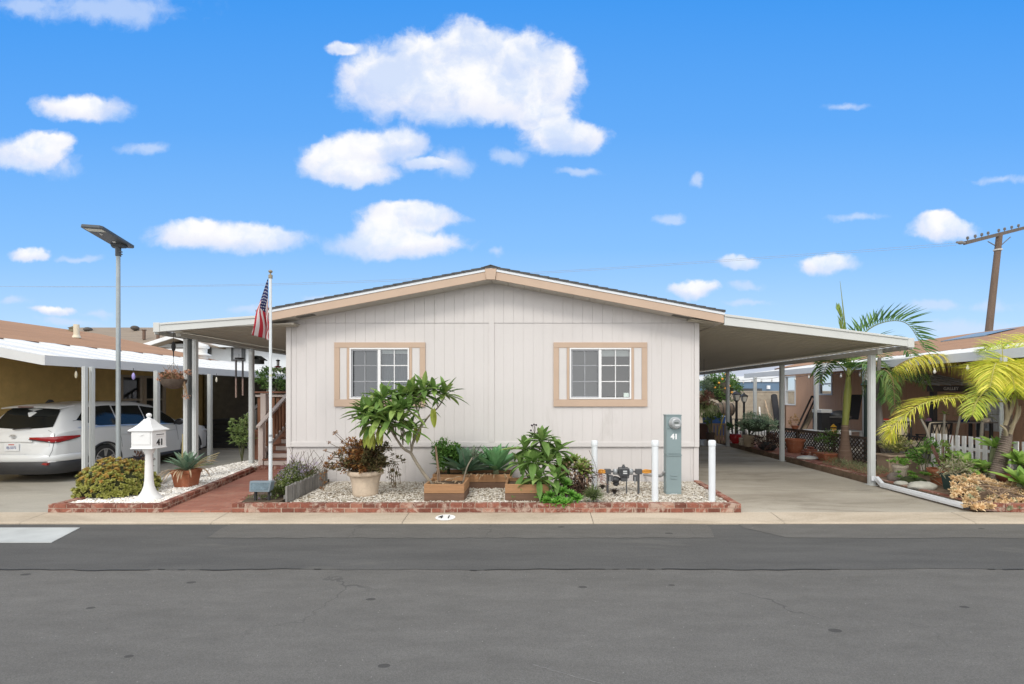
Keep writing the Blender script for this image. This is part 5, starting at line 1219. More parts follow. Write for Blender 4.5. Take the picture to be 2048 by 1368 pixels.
stars = math_(ntm, 'MAXIMUM', star(0, 0), star(.5, .5))
c = mix(ntm, can, c, mix(ntm, stars, (.02, .025, .09), (.6, .6, .62)))
ntm.links.new(c, b.inputs['Base Color']); b.inputs['Roughness'].default_value = .85; b.inputs['Specular IOR Level'].default_value = .2
fo = mb.build('flag', m, smooth=80, origin=(fx, fy, zt)); tag(fo, 'American flag hanging limp in folds from the thin white pole', 'flag')
ul = fo.data.uv_layers.new(name='uv'); 
for lo_ in fo.data.loops: ul.data[lo_.index].uv = uvs[lo_.vertex_index]
sol = fo.modifiers.new('s', 'SOLIDIFY'); sol.thickness = .003
# solar flood light
x, y, z = X(522, 7.95), 7.95, Z(983, 7.95); t = thing('flood_light', 'blue grey solar flood light on a short stake beside the walkway', 'flood light', (x, y, .12))
bx = M('flood_grey', (.16, .205, .235), .4, .1, 6); mb = MB()
vs_ = [(x-.165, y-.06, z), (x+.165, y-.06, z), (x+.165, y+.08, z+.02), (x-.165, y+.08, z+.02), (x-.18, y-.02, z+.175), (x+.18, y-.02, z+.175), (x+.18, y+.1, z+.165), (x-.18, y+.1, z+.165)]
mb.add(vs_, [(0, 3, 2, 1), (4, 5, 6, 7), (0, 1, 5, 4), (1, 2, 6, 5), (2, 3, 7, 6), (3, 0, 4, 7)]); mb.build('housing', bx, t, bevel=.012)
mb = MB(); o_ = -.004; mb.add([(x-.14, y-.054+o_, z+.03), (x+.14, y-.054+o_, z+.03), (x+.15, y-.026+o_, z+.15), (x-.15, y-.026+o_, z+.15)], [(0, 1, 2, 3)]); mb.build('panel', M('flood_panel', (.10, .15, .18), .15, .4, 14), t)
mb = MB(); mb.bar((x-.09, y, .1), (x-.09, y+.01, z+.03), .035); mb.bar((x+.13, y, .1), (x+.13, y+.01, z+.03), .03); mb.build('stake', dark, t)
# ---------------------------------------------------------------- planter in front of the house
ZG = .10
# weathered wood edging and the lantana bed
we = thing('wood_edging', 'weathered grey wooden edging boards beside the purple flowers', 'edging', (-3.85, 9, ZG))
wgm = M('weathered_wood', (.27, .26, .245), .95, .3, 5, 30, .006, stretch=(6, 6, .6), island=.35)
p0, p1 = V((X(572, 7.95), 7.95, 0)), V((X(654, 9.75), 9.75, 0)); mb = MB(); d = p1-p0; n = 26
for i in range(n):
    q = p0+d*((i+.5)/n); zt = .37+R.uniform(-.02, .02)
    mb.bar(q+V((0, 0, .06)), q+V((R.uniform(-.008, .008), 0, zt)), d.length/n*.9, .03, up=(-d.y, d.x, 0))
mb.build('pickets', wgm, we)
mb = MB(); mb.bar(p0+V((-.03, 0, .2)), p1+V((-.03, 0, .2)), .02, .06); mb.build('backing_rail', wgm, we)
lt = thing('lantana', 'trailing lantana with small purple flowers filling the bed beside the wood edging', 'flowering plant', (-4.4, 8.9, .15))
lav = leafmat('purple_petal', (.30, .19, .48), (.50, .36, .66), (.62, .50, .70), .6, .2); lan = leafmat('lantana_leaf', (.06, .09, .022), (.13, .17, .05), (.20, .21, .085)); mb = MB(); mf = MB(); ms = MB()
for i in range(4600):
    t = R.random(); Y_ = lerp(8.15, 9.75, t); xr_ = lerp(p0.x, p1.x, (Y_-7.95)/1.8)-.06; xl_ = -4.72 if Y_ < 8.9 else -4.95
    x = lerp(xl_+.28*(1-t), xr_, R.random()); k = (x-xl_)/(xr_-xl_); hgt = (.16+.20*t+.07*math.sin(x*9+Y_*4))*max(.35, 1-abs(2*k-.9)**3*.6)
    z = .17+hgt*R.random()**.55; mb.leaf((x, Y_, z), rnd_dir(-.2, 1), R.uniform(.035, .07), .028, .6, 2, .2)
for i in range(330):
    t = R.random()**.8; Y_ = lerp(8.3, 9.75, t); xr_ = lerp(p0.x, p1.x, (Y_-7.95)/1.8)-.08; x = lerp(-4.75, xr_, R.random())
    z = .22+(.18+.22*t+.07*math.sin(x*9+Y_*4))*R.uniform(.75, 1.1)
    for k in range(9): dd = rnd_dir(.1, 1); mf.leaf(V((x, Y_, z))+dd*.01, dd, .021, .018, .2, 1, .1)
for px, py, Y_ in ((508, 996, 7.98), (526, 989, 8.0), (532, 996, 8.0), (518, 999, 7.95), (548, 974, 8.1), (577, 968, 8.05), (577, 975, 8.05), (560, 972, 8.1), (512, 990, 8.0), (520, 993, 7.98)):
    for k in range(14): dd = rnd_dir(-.2, 1); mf.leaf(P(px, py, Y_)+dd*.02, dd, .024, .02, .2, 1, .1)
for i in range(80):
    x, Y_ = R.uniform(-4.75, -4.2), R.uniform(7.93, 8.1); mb.leaf((x, Y_, .16+R.random()*.05), rnd_dir(0, 1), .05, .022, .4, 2, .2)
for i in range(40):
    a = V((R.uniform(-4.8, -4.0), R.uniform(9.1, 9.75), .35)); tip = a+V((R.uniform(-.25, .35), R.uniform(-.2, .1), R.uniform(.15, .5)))
    q = curve([a, a.lerp(tip, .5)+rnd_dir()*.04, tip], 8); ms.tube(q, .004, 4)
    for k in range(16): mb.leaf(q[R.randint(3, 8)], rnd_dir(-.2, 1), .028, .013, .4, 1, .2)
q = curve([V((-3.9, 9.7, .45)), V((-3.72, 9.75, .5)), V((-3.5, 9.6, .35)), V((-3.4, 9.5, .3))], 8); ms.tube(q, .004, 4)
for k in range(40): mb.leaf(q[R.randint(0, 8)], rnd_dir(-.5, 1), .03, .013, .4, 1, .2)
mb.build('foliage', lan, lt); mf.build('flowers', lav, lt); ms.build('stems', M('woody_stem', (.13, .09, .06), .9, .3), lt)

# stone pot with the red leafed shrub
L0 = (X(731, 8.62), 8.62, ZG); t = thing('potted_shrub', 'reddish brown jade shrub spilling from a cream stone pot under the left window', 'potted plant', L0)
cpm = M('cream_stone', (.56, .455, .345), .95, .14, 7, 45, .008, stain=(.36, .25, .17), stain_amt=(.56, .78))
mb = MB(); pr = [(.205, 0), (.215, .02), (.222, .06), (.216, .075), (.228, .12), (.222, .135), (.238, .2), (.234, .215), (.262, .33), (.268, .355), (.30, .365), (.312, .39), (.31, .425), (.295, .445), (.265, .445), (.25, .40)]
mb.lathe(pr, 40, L0); mb.build('pot', cpm, t, smooth=50)
rl = leafmat('red_leaf', (.18, .06, .025), (.27, .125, .04), (.30, .19, .06), .45, .15); og = leafmat('olive_leaf', (.06, .06, .025), (.13, .12, .05), (.17, .09, .05), .45, .15); mb = MB(); m2 = MB(); ms = MB()
base = V(L0)+V((0, 0, .45))
for k in range(95):
    a = R.uniform(0, 2*pi); el = R.uniform(.05, 1.3); Lh = R.uniform(.42, .70); d = V((math.cos(a)*math.cos(el)*1.05, math.sin(a)*math.cos(el)*.7, math.sin(el)*.95))
    tip = base+d*Lh+V((-.05, 0, 0)); q = curve([base+V((d.x*.12, d.y*.12, 0)), base+d*Lh*.5+V((0, 0, .05)), tip], 8); ms.tube(q, [.014-.0014*i for i in range(9)], 5)
    tg = m2 if tip.x > base.x+.08+R.uniform(-.15, .15) or R.random() < .25 else mb
    for c_ in range(6):
        pp = q[R.randint(2, 8)]+rnd_dir()*.06
        for j in range(15): tg.leaf(pp+rnd_dir()*.03, rnd_dir(-.4, 1), R.uniform(.04, .07), .036, .3, 2, .15, peak=.6)
for k in range(9):
    s_ = 1 if k < 6 else -1; a = base+V((s_*.25, -.05, .08)); q = curve([a, a+V((s_*(.15+.03*k), -.05, .05)), a+V((s_*(.2+.035*k), -.05, -.12)), a+V((s_*(.2+.04*k), -.05, -.25-.05*(k % 4)))], 10); ms.tube(q, .006, 4)
    for c_ in range(8):
        pp = q[R.randint(4, 10)]+rnd_dir()*.03
        for j in range(7): (m2 if s_ > 0 else mb).leaf(pp, rnd_dir(-.6, 1), R.uniform(.025, .045), .024, .3, 2, .15, peak=.6)
for px, py in ((657, 885), (668, 867), (650, 902), (672, 865), (660, 935), (690, 945)):
    c_ = P(px, py, 8.6); ms.tube(curve([base+V((-.15, 0, .15)), c_.lerp(base, .4)+V((0, 0, .05)), c_], 6), .005, 4)
    for j in range(22): mb.leaf(c_+rnd_dir()*.025, rnd_dir(-.6, 1), .035, .02, .3, 2, .15)
mb.build('red_foliage', rl, t); m2.build('olive_foliage', og, t); ms.build('stems', M('brown_stem', (.12, .085, .055), .9, .3), t)

# wooden planter boxes
def wbox(name, label, x0, x1, y0, y1, h, mats=None):
    t = thing(name, label, 'planter box', ((x0+x1)/2, (y0+y1)/2, ZG-.02)); th = .035; zb = ZG-.02
    hh = h/2
    for k, mm in ((0, cedar_d), (1, cedar)):
        z0, z1 = zb+k*hh+.002, zb+(k+1)*hh-.003; mb = MB(); j = .004*k
        mb.box(x0, x1, y0-j, y0+th, z0, z1); mb.box(x0, x1, y1-th, y1, z0, z1); mb.box(x0-.001, x0+th, y0+th+.002, y1-th-.002, z0, z1); mb.box(x1-th, x1+.001, y0+th+.002, y1-th-.002, z0, z1)
        mb.build('boards', mm, t, bevel=.004)
    mb = MB(); mb.box(x0+th+.003, x1-th-.003, y0+th+.003, y1-th-.003, zb, zb+h-.06); mb.build('soil', MATS['soil'], t); return t
cedar = M('cedar_board', (.37, .20, .095), .8, .2, 2.2, 20, .004, stretch=(1, 1, 10), stain=(.16, .085, .045), stain_amt=(.6, .8)); cedar_d = M('cedar_dark', (.165, .095, .06), .85, .25, 2.2, 20, .004, stretch=(1, 1, 10))
wbox('planter_box', 'square cedar planter box holding the leaning plumeria, in front of the agaves', X(848, 8.1), X(928, 8.1), 8.1, 8.78, .31)
wbox('planter_box', 'long cedar planter box at the back, under the agaves and round green bush', X(865, 9.2), X(1022, 9.2), 9.2, 9.8, .29)
wbox('planter_box', 'cedar planter box under the big leafed plant right of the gravel gap', X(1010, 8.1), X(1098, 8.1), 8.1, 8.75, .31)

# plumeria
pb = V((X(874, 8.45), 8.45, .28)); YP = 8.42
tr = thing('plumeria_tree', 'small plumeria tree with bare forked trunk and long green leaves before the left window', 'tree', pb)
bk = M('plumeria_bark', (.25, .215, .165), .9, .25, 6, 30, .005); mb = MB()
def PP(px, py, dy=0): return P(px, py, YP+dy)
limbs = [([pb-V((0, 0, .05)), PP(855, 957), PP(836, 930), PP(822, 906)], [.032, .029, .026, .027]),
         ([PP(822, 906), PP(806, 896, -.05), PP(792, 876, -.1), PP(778, 855, -.12)], [.026, .022, .018, .015]),
         ([PP(822, 906), PP(827, 882, .05), PP(838, 860, .05), PP(845, 850, .05)], [.024, .021, .019, .018]),
         ([PP(845, 850, .05), PP(858, 832, .1), PP(876, 815, .15), PP(890, 793, .15)], [.017, .014, .012, .01]),
         ([PP(845, 850, .05), PP(836, 825, 0), PP(828, 800, 0), PP(822, 785, 0)], [.016, .014, .012, .01])]
for q, r_ in limbs: c_ = curve(q, 12); mb.tube(c_, [lerp(r_[0], r_[-1], i/12) for i in range(13)], 8)
tips = [(740, 826, -.15, 778, 855, 15), (757, 806, -.1, 778, 855, 14), (768, 790, 0, 792, 876, 14), (795, 800, .1, 806, 890, 12), (783, 830, -.25, 792, 876, 12), (805, 790, .05, 806, 890, 14),
        (822, 783, 0, 828, 800, 16), (845, 785, .15, 836, 825, 12), (868, 775, .0, 876, 815, 15), (890, 783, .15, 884, 802, 14), (832, 800, .25, 836, 825, 9), (820, 855, -.1, 822, 906, 10), (848, 773, -.1, 828, 800, 10), (770, 850, -.2, 778, 855, 8), (745, 845, -.2, 778, 855, 8), (762, 828, -.3, 778, 855, 13), (790, 815, -.3, 792, 876, 12), (735, 812, 0, 778, 855, 11), (738, 818, -.25, 778, 855, 15), (750, 838, -.35, 778, 855, 14), (726, 822, -.1, 778, 855, 12), (778, 842, -.35, 792, 876, 13), (808, 812, -.2, 806, 890, 12), (800, 838, -.2, 806, 890, 10)]
pl = leafmat('plumeria_leaf', (.09, .165, .04), (.15, .25, .065), (.25, .33, .09), .4, .22); ml = MB()
for px, py, dy, bx_, by_, nl in tips:
    c_ = PP(px, py+6, dy); mb.tube(curve([PP(bx_, by_, dy*.3), PP((bx_+px)/2, (by_+py)/2+6, dy*.6), c_], 6), [.012, .011, .010, .010, .009, .009, .008], 6)
    rosette(ml, c_, int(nl*1.25), .50, .105, -.35, 1.2, .6, .2, 5, .5, .3)
yl_ = leafmat('plumeria_old', (.22, .27, .04), (.36, .36, .06)); mo = MB()
for px, py, dy in ((748, 858, -.2), (762, 850, -.2), (838, 848, .1), (867, 815, -.02), (735, 855, -.2)):
    for k in range(2): mo.leaf(PP(px+R.uniform(-5, 5), py, dy), (R.uniform(-.2, .2), R.uniform(-.3, 0), -1), .36, .085, .3, 5, .2, up=(0, -1, .2))
mb.build('trunk', bk, tr, smooth=60); ml.build('crown', pl, tr); mo.build('old_leaves', yl_, tr)

# back box: round bush, agaves
L0 = (X(897, 9.5), 9.5, .3); t = thing('round_bush', 'dense dark green rounded bush in the back planter box left of the agaves', 'bush', L0)
mb = MB()
bush(mb, (L0[0], 9.5, .66), (.33, .26, .31), 2600, .06, .034, 46, .34, -.5, .2, 2, .15, .6)
mb.build('foliage', leafmat('succulent_dark', (.04, .11, .016), (.09, .19, .035), (.13, .25, .05), .4, .15), t)
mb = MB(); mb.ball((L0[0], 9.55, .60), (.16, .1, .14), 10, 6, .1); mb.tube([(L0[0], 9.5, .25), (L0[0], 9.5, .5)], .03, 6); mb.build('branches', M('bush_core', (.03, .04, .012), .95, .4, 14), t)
def agave(label, px, py, Y, n, L, W, mat, e0=.15, e1=1.3, dr=.25):
    c_ = P(px, py, Y); t = thing('agave', label, 'agave', (c_.x, c_.y, .3)); mb = MB(); rosette(mb, c_, n, L, W, e0, e1, dr, .28, 6, .42, .12); mb.build('leaves', mat, t)
    mb = MB(); mb.tube([(c_.x, c_.y, .28), c_+V((0, 0, .05))], [.06, .05], 8); mb.build('stem', M('agave_stem', (.2, .22, .12), .8), t); return t
agA = leafmat('agave_dark', (.06, .125, .08), (.12, .21, .13), (.17, .27, .17), .4, .08); agB = leafmat('agave_bright', (.07, .18, .075), (.13, .28, .12), (.19, .36, .16), .4, .08)
agave('wide dark blue green agave in the back box, left of the brighter agave', 930, 944, 9.38, 22, .82, .20, agA, .1, 1.2, .2)
agave('bright green upright agave in the back box, right of the dark agave', 992, 943, 9.4, 30, .78, .16, agB, .35, 1.4, .15)
# grey spear leaved stem rising from the front box
a = V((X(925, 8.6), 8.6, .3)); t = thing('spear_plant', 'thin grey green spear leaved stem leaning out of the front box', 'plant', a)
mb = MB(); q = curve([a, P(934, 935, 8.6), P(945, 915, 8.6)], 8); mb.tube(q, .012, 6); mb.build('stem', bk, t); mb = MB()
for px, py in ((962, 884), (953, 889), (970, 892), (946, 893), (958, 900), (938, 902), (966, 905)):
    p_ = P(946, 916, 8.6); mb.leaf(p_+V((R.uniform(-.02, .02), R.uniform(-.04, .04), R.uniform(-.05, .02))), P(px, py, 8.6)-p_, (P(px, py, 8.6)-p_).length*1.1, .062, .05, 4, .3)
for px, py in ((922, 896), (925, 903)): p_ = P(932, 938, 8.6); mb.leaf(p_, P(px, py, 8.6)-p_, .36, .028, .05, 4, .3)
mb.build('leaves', leafmat('spear_grey', (.10, .13, .09), (.19, .22, .16)), t)
a = V((X(876, 8.5), 8.5, .3)); t = thing('dead_stalk', 'pair of bare brown dead stalks standing in the front planter box', 'stalk', a)
mb = MB(); mb.tube(curve([a, P(875, 930, 8.5), P(871, 892, 8.5)], 8), [.017, .018, .02, .019, .02, .018, .02, .017, .01], 7); mb.build('stalk', M('dead_brown', (.22, .15, .10), .95, .3, 8, 40, .006), t, smooth=60)
mb = MB(); mb.tube(curve([a+V((.05, 0, 0)), P(878, 940, 8.5), P(873, 905, 8.5)], 8), .010, 6); mb.build('stalk', MATS['dead_brown'], t, smooth=60)
mb = MB(); mr = M('tan_bark', (.3, .2, .13), .95, .3, 8)
for k in range(10): p_ = V((R.uniform(-1.75, -1.25), R.uniform(8.2, 8.7), .36)); mb.leaf(p_, rnd_dir(0, .5), R.uniform(.15, .3), .05, .5, 4, .3)
for k in range(16): p_ = V((R.uniform(-1.2, -.5), 9.18, .38)); mb.leaf(p_, (R.uniform(-.5, .5), -.6, R.uniform(-.4, .3)), R.uniform(.08, .2), .03, 1.2, 3, .3)
o = mb.build('dry_leaves', dryl); tag(o, kind='stuff')

# big leafed plant of the right box
a = V((X(1062, 8.4), 8.4, .32)); t = thing('tall_leafy_plant', 'large plant with drooping pointed green leaves in the right cedar box', 'plant', a)
mb = MB(); ms = MB(); ml = leafmat('echium_leaf', (.08, .155, .035), (.15, .25, .065), (.23, .32, .10), .5, .2)
for px, py, dy, n_, L_ in ((1084, 882, .1, 18, .36), (1050, 900, .1, 14, .34), (1116, 903, .15, 13, .34), (1066, 925, -.2, 14, .32), (1098, 925, -.05, 13, .36), (1040, 930, .15, 10, .3), (1078, 958, -.32, 15, .31), (1112, 958, -.28, 12, .32), (1086, 905, .2, 12, .33)):
    c_ = P(px, py, 8.4+dy); ms.tube(curve([a, a.lerp(c_, .5)+V((0, .05, .05)), c_], 8), [.018-.001*i for i in range(9)], 6); rosette(mb, c_, int(n_*1.2), L_*1.35, .12, -.5, 1.2, .7, .22, 5, .45, .25)
for k in range(26):
    c_ = P(R.uniform(1020, 1090), R.uniform(945, 985), 8.25); mb.leaf(c_, (R.uniform(-.8, .8), -.5, -.4), .25, .08, .5, 4, .2, up=(0, -.3, 1))
mb.build('leaves', ml, t); ms.build('stem', stemm, t); mb = MB(); mf = MB(); q = [P(1070, 885, 8.5), P(1069, 852, 8.5)]; mb.tube(q, .006, 5)
for px, py in ((1068, 849), (1064, 851), (1072, 850), (1062, 861), (1077, 862), (1060, 872), (1076, 866), (1064, 868)): c_ = P(px, py, 8.5); mb.tube([q[0].lerp(q[1], .5), c_], .003, 4); mf.ball(c_, .019, 6, 4, .3)
mb.build('flower_stalk', M('dark_stalk', (.08, .07, .05), .9), t); mf.build('seed_heads', M('seed_dark', (.05, .035, .045), .9, .3), t)
# aeoniums, dry tangle, spiky plant
def aeon(name, label, pts, n, L, W, mat, cat='succulent', zb=ZG, e0=.1, stem=True):
    c0 = P(*pts[0]); t = thing(name, label, cat, (c0.x, c0.y, zb)); mb = MB(); ms = MB()
    for px, py, Y in pts:
        c_ = P(px, py, Y); ax_ = (R.uniform(-.35, .35), R.uniform(-.75, -.3), 1); rosette(mb, c_, n, L, W, e0, 1.3, .1, .12, 2, .75, .1, axis=ax_, prof=lambda t: .3+.9*t if t < .75 else 1.0-.9*(t-.75)/.25)
        ms.tube([(c_.x*.97+c0.x*.03, c_.y+.08, zb), c_], .012, 5)
    mb.build('leaves', mat, t); ms.build('stem', MATS['brown_stem'], t); return t
aeon('aeonium_clump', 'bright green aeonium clump spilling over the brick border', [(x_, y_, Y_) for x_, y_, Y_ in ((1100, 992, 7.95), (1118, 1002, 7.85), (1137, 1006, 7.85), (1154, 998, 7.9), (1125, 984, 8.0), (1110, 978, 8.1), (1132, 968, 8.15), (1142, 990, 7.9), (1092, 1003, 7.86), (1082, 996, 7.95), (1122, 957, 8.2), (1128, 1008, 7.8), (1110, 1008, 7.8))], 30, .135, .055, leafmat('aeonium_green', (.06, .18, .02), (.13, .30, .045), (.19, .38, .07), .4, .2))
aeon('aeonium_clump', 'pale yellow green broad leaved aeonium beside the left white bollard', [(1166, 930, 8.6), (1150, 922, 8.7), (1136, 926, 8.75), (1170, 944, 8.5), (1128, 935, 8.7), (1160, 938, 8.4), (1118, 940, 8.7)], 24, .2, .085, leafmat('aeonium_pale', (.10, .16, .03), (.19, .25, .06), (.27, .30, .10), .4, .2))
c0 = V((X(1150, 8.5), 8.5, ZG)); t = thing('dry_tangle', 'tangle of dry brown leaves and stems beside the bright green aeonium', 'dead plant', c0); mb = MB(); ms = MB()
for k in range(330): p_ = P(R.uniform(1120, 1180), R.uniform(925, 988), 8.5+R.uniform(-.2, .2)); mb.leaf(p_, rnd_dir(-.8, .6), R.uniform(.06, .14), .035, 1.2, 3, .35)
for k in range(60): p_ = P(R.uniform(1120, 1180), R.uniform(935, 990), 8.5+R.uniform(-.25, .25)); ms.tube(curve([p_, p_+rnd_dir()*.12, p_+rnd_dir(-.4, .4)*.3], 5), R.uniform(.004, .009), 4)
mb.build('dead_leaves', leafmat('dead_brown_leaf', (.06, .035, .025), (.17, .10, .065), (.38, .26, .17), .8, .1), t); ms.build('stems', M('dark_brown_stem', (.07, .04, .028), .9, .4), t)
mb = MB(); mb.ball(P(1150, 985, 8.68), (.24, .16, .14), 12, 8, .2); mb.build('litter', M('dark_litter', (.035, .022, .016), .95, .4, 20, 50, .02), t)
c_ = P(1187, 992, 7.98); t = thing('spiky_plant', 'small spiky grey green plant at the foot of the left white bollard', 'plant', (c_.x, c_.y, ZG)); mb = MB()
for k in range(330): d = rnd_dir(-.25, 1); mb.leaf(c_+V((d.x*.05, d.y*.05, d.z*.04)), d, R.uniform(.09, .19), .012, .3, 2, .3)
mb.build('leaves', leafmat('spiky_green', (.07, .11, .035), (.15, .20, .07), (.22, .26, .12)), t)
mb = MB(); mb.ball(c_, (.07, .07, .07), 8, 5, .1); mb.build('stem', MATS['bush_core'], t)
for px, py, lab, L_ in ((1229, 985, 'small dark spiky rosette in the gravel under the gas meter', .13), (1205, 975, 'small dark brown rosette beside the left gas pipe', .1)):
    c_ = P(px, py, 8.5); c_.z = max(c_.z, ZG+.02); t = thing('dark_rosette', lab, 'succulent', c_); mb = MB(); rosette(mb, c_, 24, L_, .03, .05, 1.1, .1, .3, 3, .4); mb.build('leaves', leafmat('dark_rosette', (.03, .025, .02), (.08, .06, .05)), t); mb = MB(); mb.ball(c_, .03, 6, 4); mb.build('stem', dark, t)
# thin bare twigs by the left bollard
c_ = V((X(1194, 8.3), 8.3, ZG)); t = thing('bare_twig', 'thin bare twig climbing beside the left white bollard', 'twig', c_); mb = MB(); mb.tube(curve([c_, P(1193, 940, 8.3), P(1178, 900, 8.4)], 8), .004, 4)
mb.build('stem', M('twig', (.12, .09, .07), .9), t); mb = MB()
for k in range(12): p_ = P(1193-R.uniform(-4, 10), R.uniform(905, 975), 8.3); mb.leaf(p_, rnd_dir(), .05, .012, .5, 2)
mb.build('leaves', MATS['dead_brown_leaf'], t)

# bollards
bol = None; bw = M('bollard_white', (.74, .775, .80), .45, .04, 3, stain=(.5, .5, .5), stain_amt=(.68, .9))
for px, Y, lab in ((1310, 8.1, 'white bollard standing left of the grey green meter pedestal'), (1424, 8.1, 'white bollard at the right end of the gravel, beside the driveway'), (1189, 8.9, 'dirty white bollard behind the aeonium, left of the gas meter')):
    x = X(px, Y)
    if bol is None:
        bol = thing('bollard', lab, 'bollard', (x, Y, ZG), 'white bollards guarding the meters'); ht = Z(880, Y)-ZG
        mb = MB(); mb.lathe([(.055, -.05), (.055, ht-.09)], 24, (x, Y, ZG)); mb.build('post', bw, bol, smooth=40)
        mb = MB(); mb.lathe([(.060, ht-.1), (.0615, ht-.09), (.0615, ht-.02), (.05, ht-.003), (.02, ht)], 24, (x, Y, ZG)); mb.build('cap', bw, bol, smooth=40)
    else: c_ = copy_tree(bol, (x, Y, ZG-(.08 if px == 1189 else 0)), label=lab)
# electric meter pedestal
x0, x1, y0, y1 = X(1332.5, 8.6), X(1363, 8.6), 8.6, 8.78; zt = Z(829.5, 8.6); xm = (x0+x1)/2
gp = M('pedestal_green', (.235, .305, .315), .5, .05, 2, stain=(.19, .25, .26), stain_amt=(.6, .9)); ped = thing('meter_pedestal', 'grey green electric meter pedestal numbered 41 beside the house corner', 'electric meter', (xm, 8.69, ZG))
mb = MB(); mb.box(x0-.06, x1+.2, 8.45, 8.95, ZG-.05, ZG+.015); mb.build('concrete_pad', M('pad_concrete', (.42, .37, .3), .9, .15, 5), ped, bevel=.008)
zj_ = Z(911, 8.6); mb = MB(); mb.box(x0, x1, y0, y1, ZG+.016, zj_-.002); mb.build('lower_cabinet', gp, ped, bevel=.006)
mb = MB(); mb.box(x0, x1, y0+.004, y1, zj_+.002, zt-.02); mb.build('upper_cabinet', gp, ped, bevel=.006)
mb = MB(); mb.box(x0-.006, x1+.006, y0-.008, y1+.01, zt-.018, zt); mb.box(x0+.005, x1+.004, y0-.014, y0+.002, zj_-.006, zj_+.018); mb.build('cover_lip', gp, ped, bevel=.004)
zd_ = Z(857, 8.6); mb = MB(); mb.box(x0+.012, x1-.012, y0-.008, y0+.003, zj_+.03, zd_-.005); mb.build('door', gp, ped, bevel=.003)
for xx in (x0+.035, x1-.035): mb = MB(); mb.box(xx-.018, xx+.018, y0-.02, y0+.003, zd_, zd_+.012); mb.build('latch', gp, ped, bevel=.003)
mc = V((xm+.015, y0, Z(846, 8.6)))
def disc(mb, prof, c_, n=32):
    vs_ = []; L = len(prof)
    for r_, y_ in prof:
        for k in range(n): vs_.append((c_.x+r_*math.cos(2*pi*k/n), c_.y-y_, c_.z+r_*math.sin(2*pi*k/n)))
    mb.add(vs_, [(i*n+k, i*n+(k+1) % n, (i+1)*n+(k+1) % n, (i+1)*n+k) for i in range(L-1) for k in range(n)]+[tuple((L-1)*n+k for k in range(n))])
mb = MB(); disc(mb, [(.108, 0), (.108, .03), (.1, .035), (.096, .045), (.092, .05), (.09, .115), (.08, .125), (.07, .126)], mc); me_ = mb.build('meter', M('meter_grey', (.42, .44, .45), .3, .06, metal=.3), ped, smooth=40)
mb = MB(); disc(mb, [(.07, .1262), (.069, .129)], mc); mb.build('dial', M('meter_dial', (.30, .32, .33), .15, .1), me_, smooth=30)
mb = MB(); mb.box(mc.x-.045, mc.x+.03, y0-.133, y0-.1285, mc.z-.005, mc.z+.025); mb.build('display', M('meter_display', (.12, .14, .13), .15), me_)
mb = MB(); mb.box(mc.x-.03, mc.x+.05, y0-.132, y0-.1285, mc.z-.042, mc.z-.018); mb.build('sticker', M('pale_sticker', (.6, .62, .62), .5), me_)
text('digits', '41', .125, M('white_digit', (.82, .83, .83), .5), (xm+.005, y0-.010, Z(873.5, 8.6)), (pi/2, 0, 0), ped, .002, .006)
for py in (951, 957): mb = MB(); z_ = Z(py, 8.6); mb.box(xm-.06, xm+.055, y0-.014, y0-.001, z_-.008, z_+.012); mb.build('louvre', gp, ped, bevel=.006)
mb = MB(); z_ = Z(988, 8.6)
for k in range(6): mb.box(xm-.055+k*.02, xm-.043+k*.02, y0-.003, y0-.001, z_-.008, z_+R.uniform(.002, .01))
mb.build('paint_marks', MATS['white_digit'], ped)
mb = MB(); mb.box(x0+.003, x1-.003, y0-.004, y0-.0005, ZG+.05, ZG+.06); mb.build('bottom_seam', gp, ped)
mb = MB(); mb.tube(curve([(x0-.005, 8.7, Z(943, 8.7)), (X(1326, 8.75), 8.75, Z(948, 8.75)), (X(1316, 8.9), 8.9, Z(952, 8.9)), (X(1310, 9.1), 9.96, Z(950, 9.9))], 10), .028, 10); mb.build('conduit', M('grey_conduit', (.35, .35, .35), .5), ped, smooth=60)
# gas meter
YM = 8.75; gx = X(1246, YM); gmt = thing('gas_meter', 'dark grey gas meter on two pipes between the white bollards', 'gas meter', (gx, YM, ZG))
pg = M('gas_grey', (.085, .088, .092), .5, .12, 5); silver = M('gas_silver', (.4, .42, .43), .35, .1, metal=.5)
for px, side in ((1215, 1), (1277, -1)):
    x = X(px, YM); mb = MB(); mb.tube([(x, YM, ZG-.03), (x, YM, Z(945, YM))], .021, 10); ps = mb.build('riser_pipe', pg, gmt, smooth=50)
    mb = MB(); mb.box(x-.055, x+.06, YM-.04, YM+.05, Z(948, YM), Z(938, YM)); mb.build('pipe_tee', pg, ps, bevel=.008)
    xx = x+side*.055; mb = MB(); mb.box(xx-.04, xx+.04, YM-.05, YM+.04, Z(962, YM), Z(950, YM)); mb.build('shutoff_valve', pg, ps, bevel=.008)
    mb = MB(); mb.bar((xx-.02, YM-.055, Z(966, YM)), (xx-.02, YM-.055, Z(953, YM)), .016, .01); mb.build('valve_key', silver, ps)
mb = MB(); mb.box(X(1237, YM), X(1257, YM), YM-.1, YM+.08, Z(952, YM), Z(935, YM)); bd = mb.build('meter_body', pg, gmt, bevel=.012)
mb = MB(); mb.box(X(1241, YM), X(1254, YM), YM-.06, YM+.06, Z(962, YM), Z(952.5, YM)); mb.build('diaphragm_case', pg, gmt, bevel=.01)
mb = MB(); mb.box(X(1237, YM)+.01, X(1257, YM)-.01, YM-.107, YM-.101, Z(950, YM), Z(937, YM)); mb.build('face', M('gas_face', (.05, .052, .056), .3), bd)
for a_, b_ in ((939.5, 942), (943.5, 946)): mb = MB(); mb.box(X(1244, YM), X(1252, YM), YM-.11, YM-.1075, Z(b_, YM), Z(a_, YM)); mb.build('label', MATS['pale_sticker'], bd)
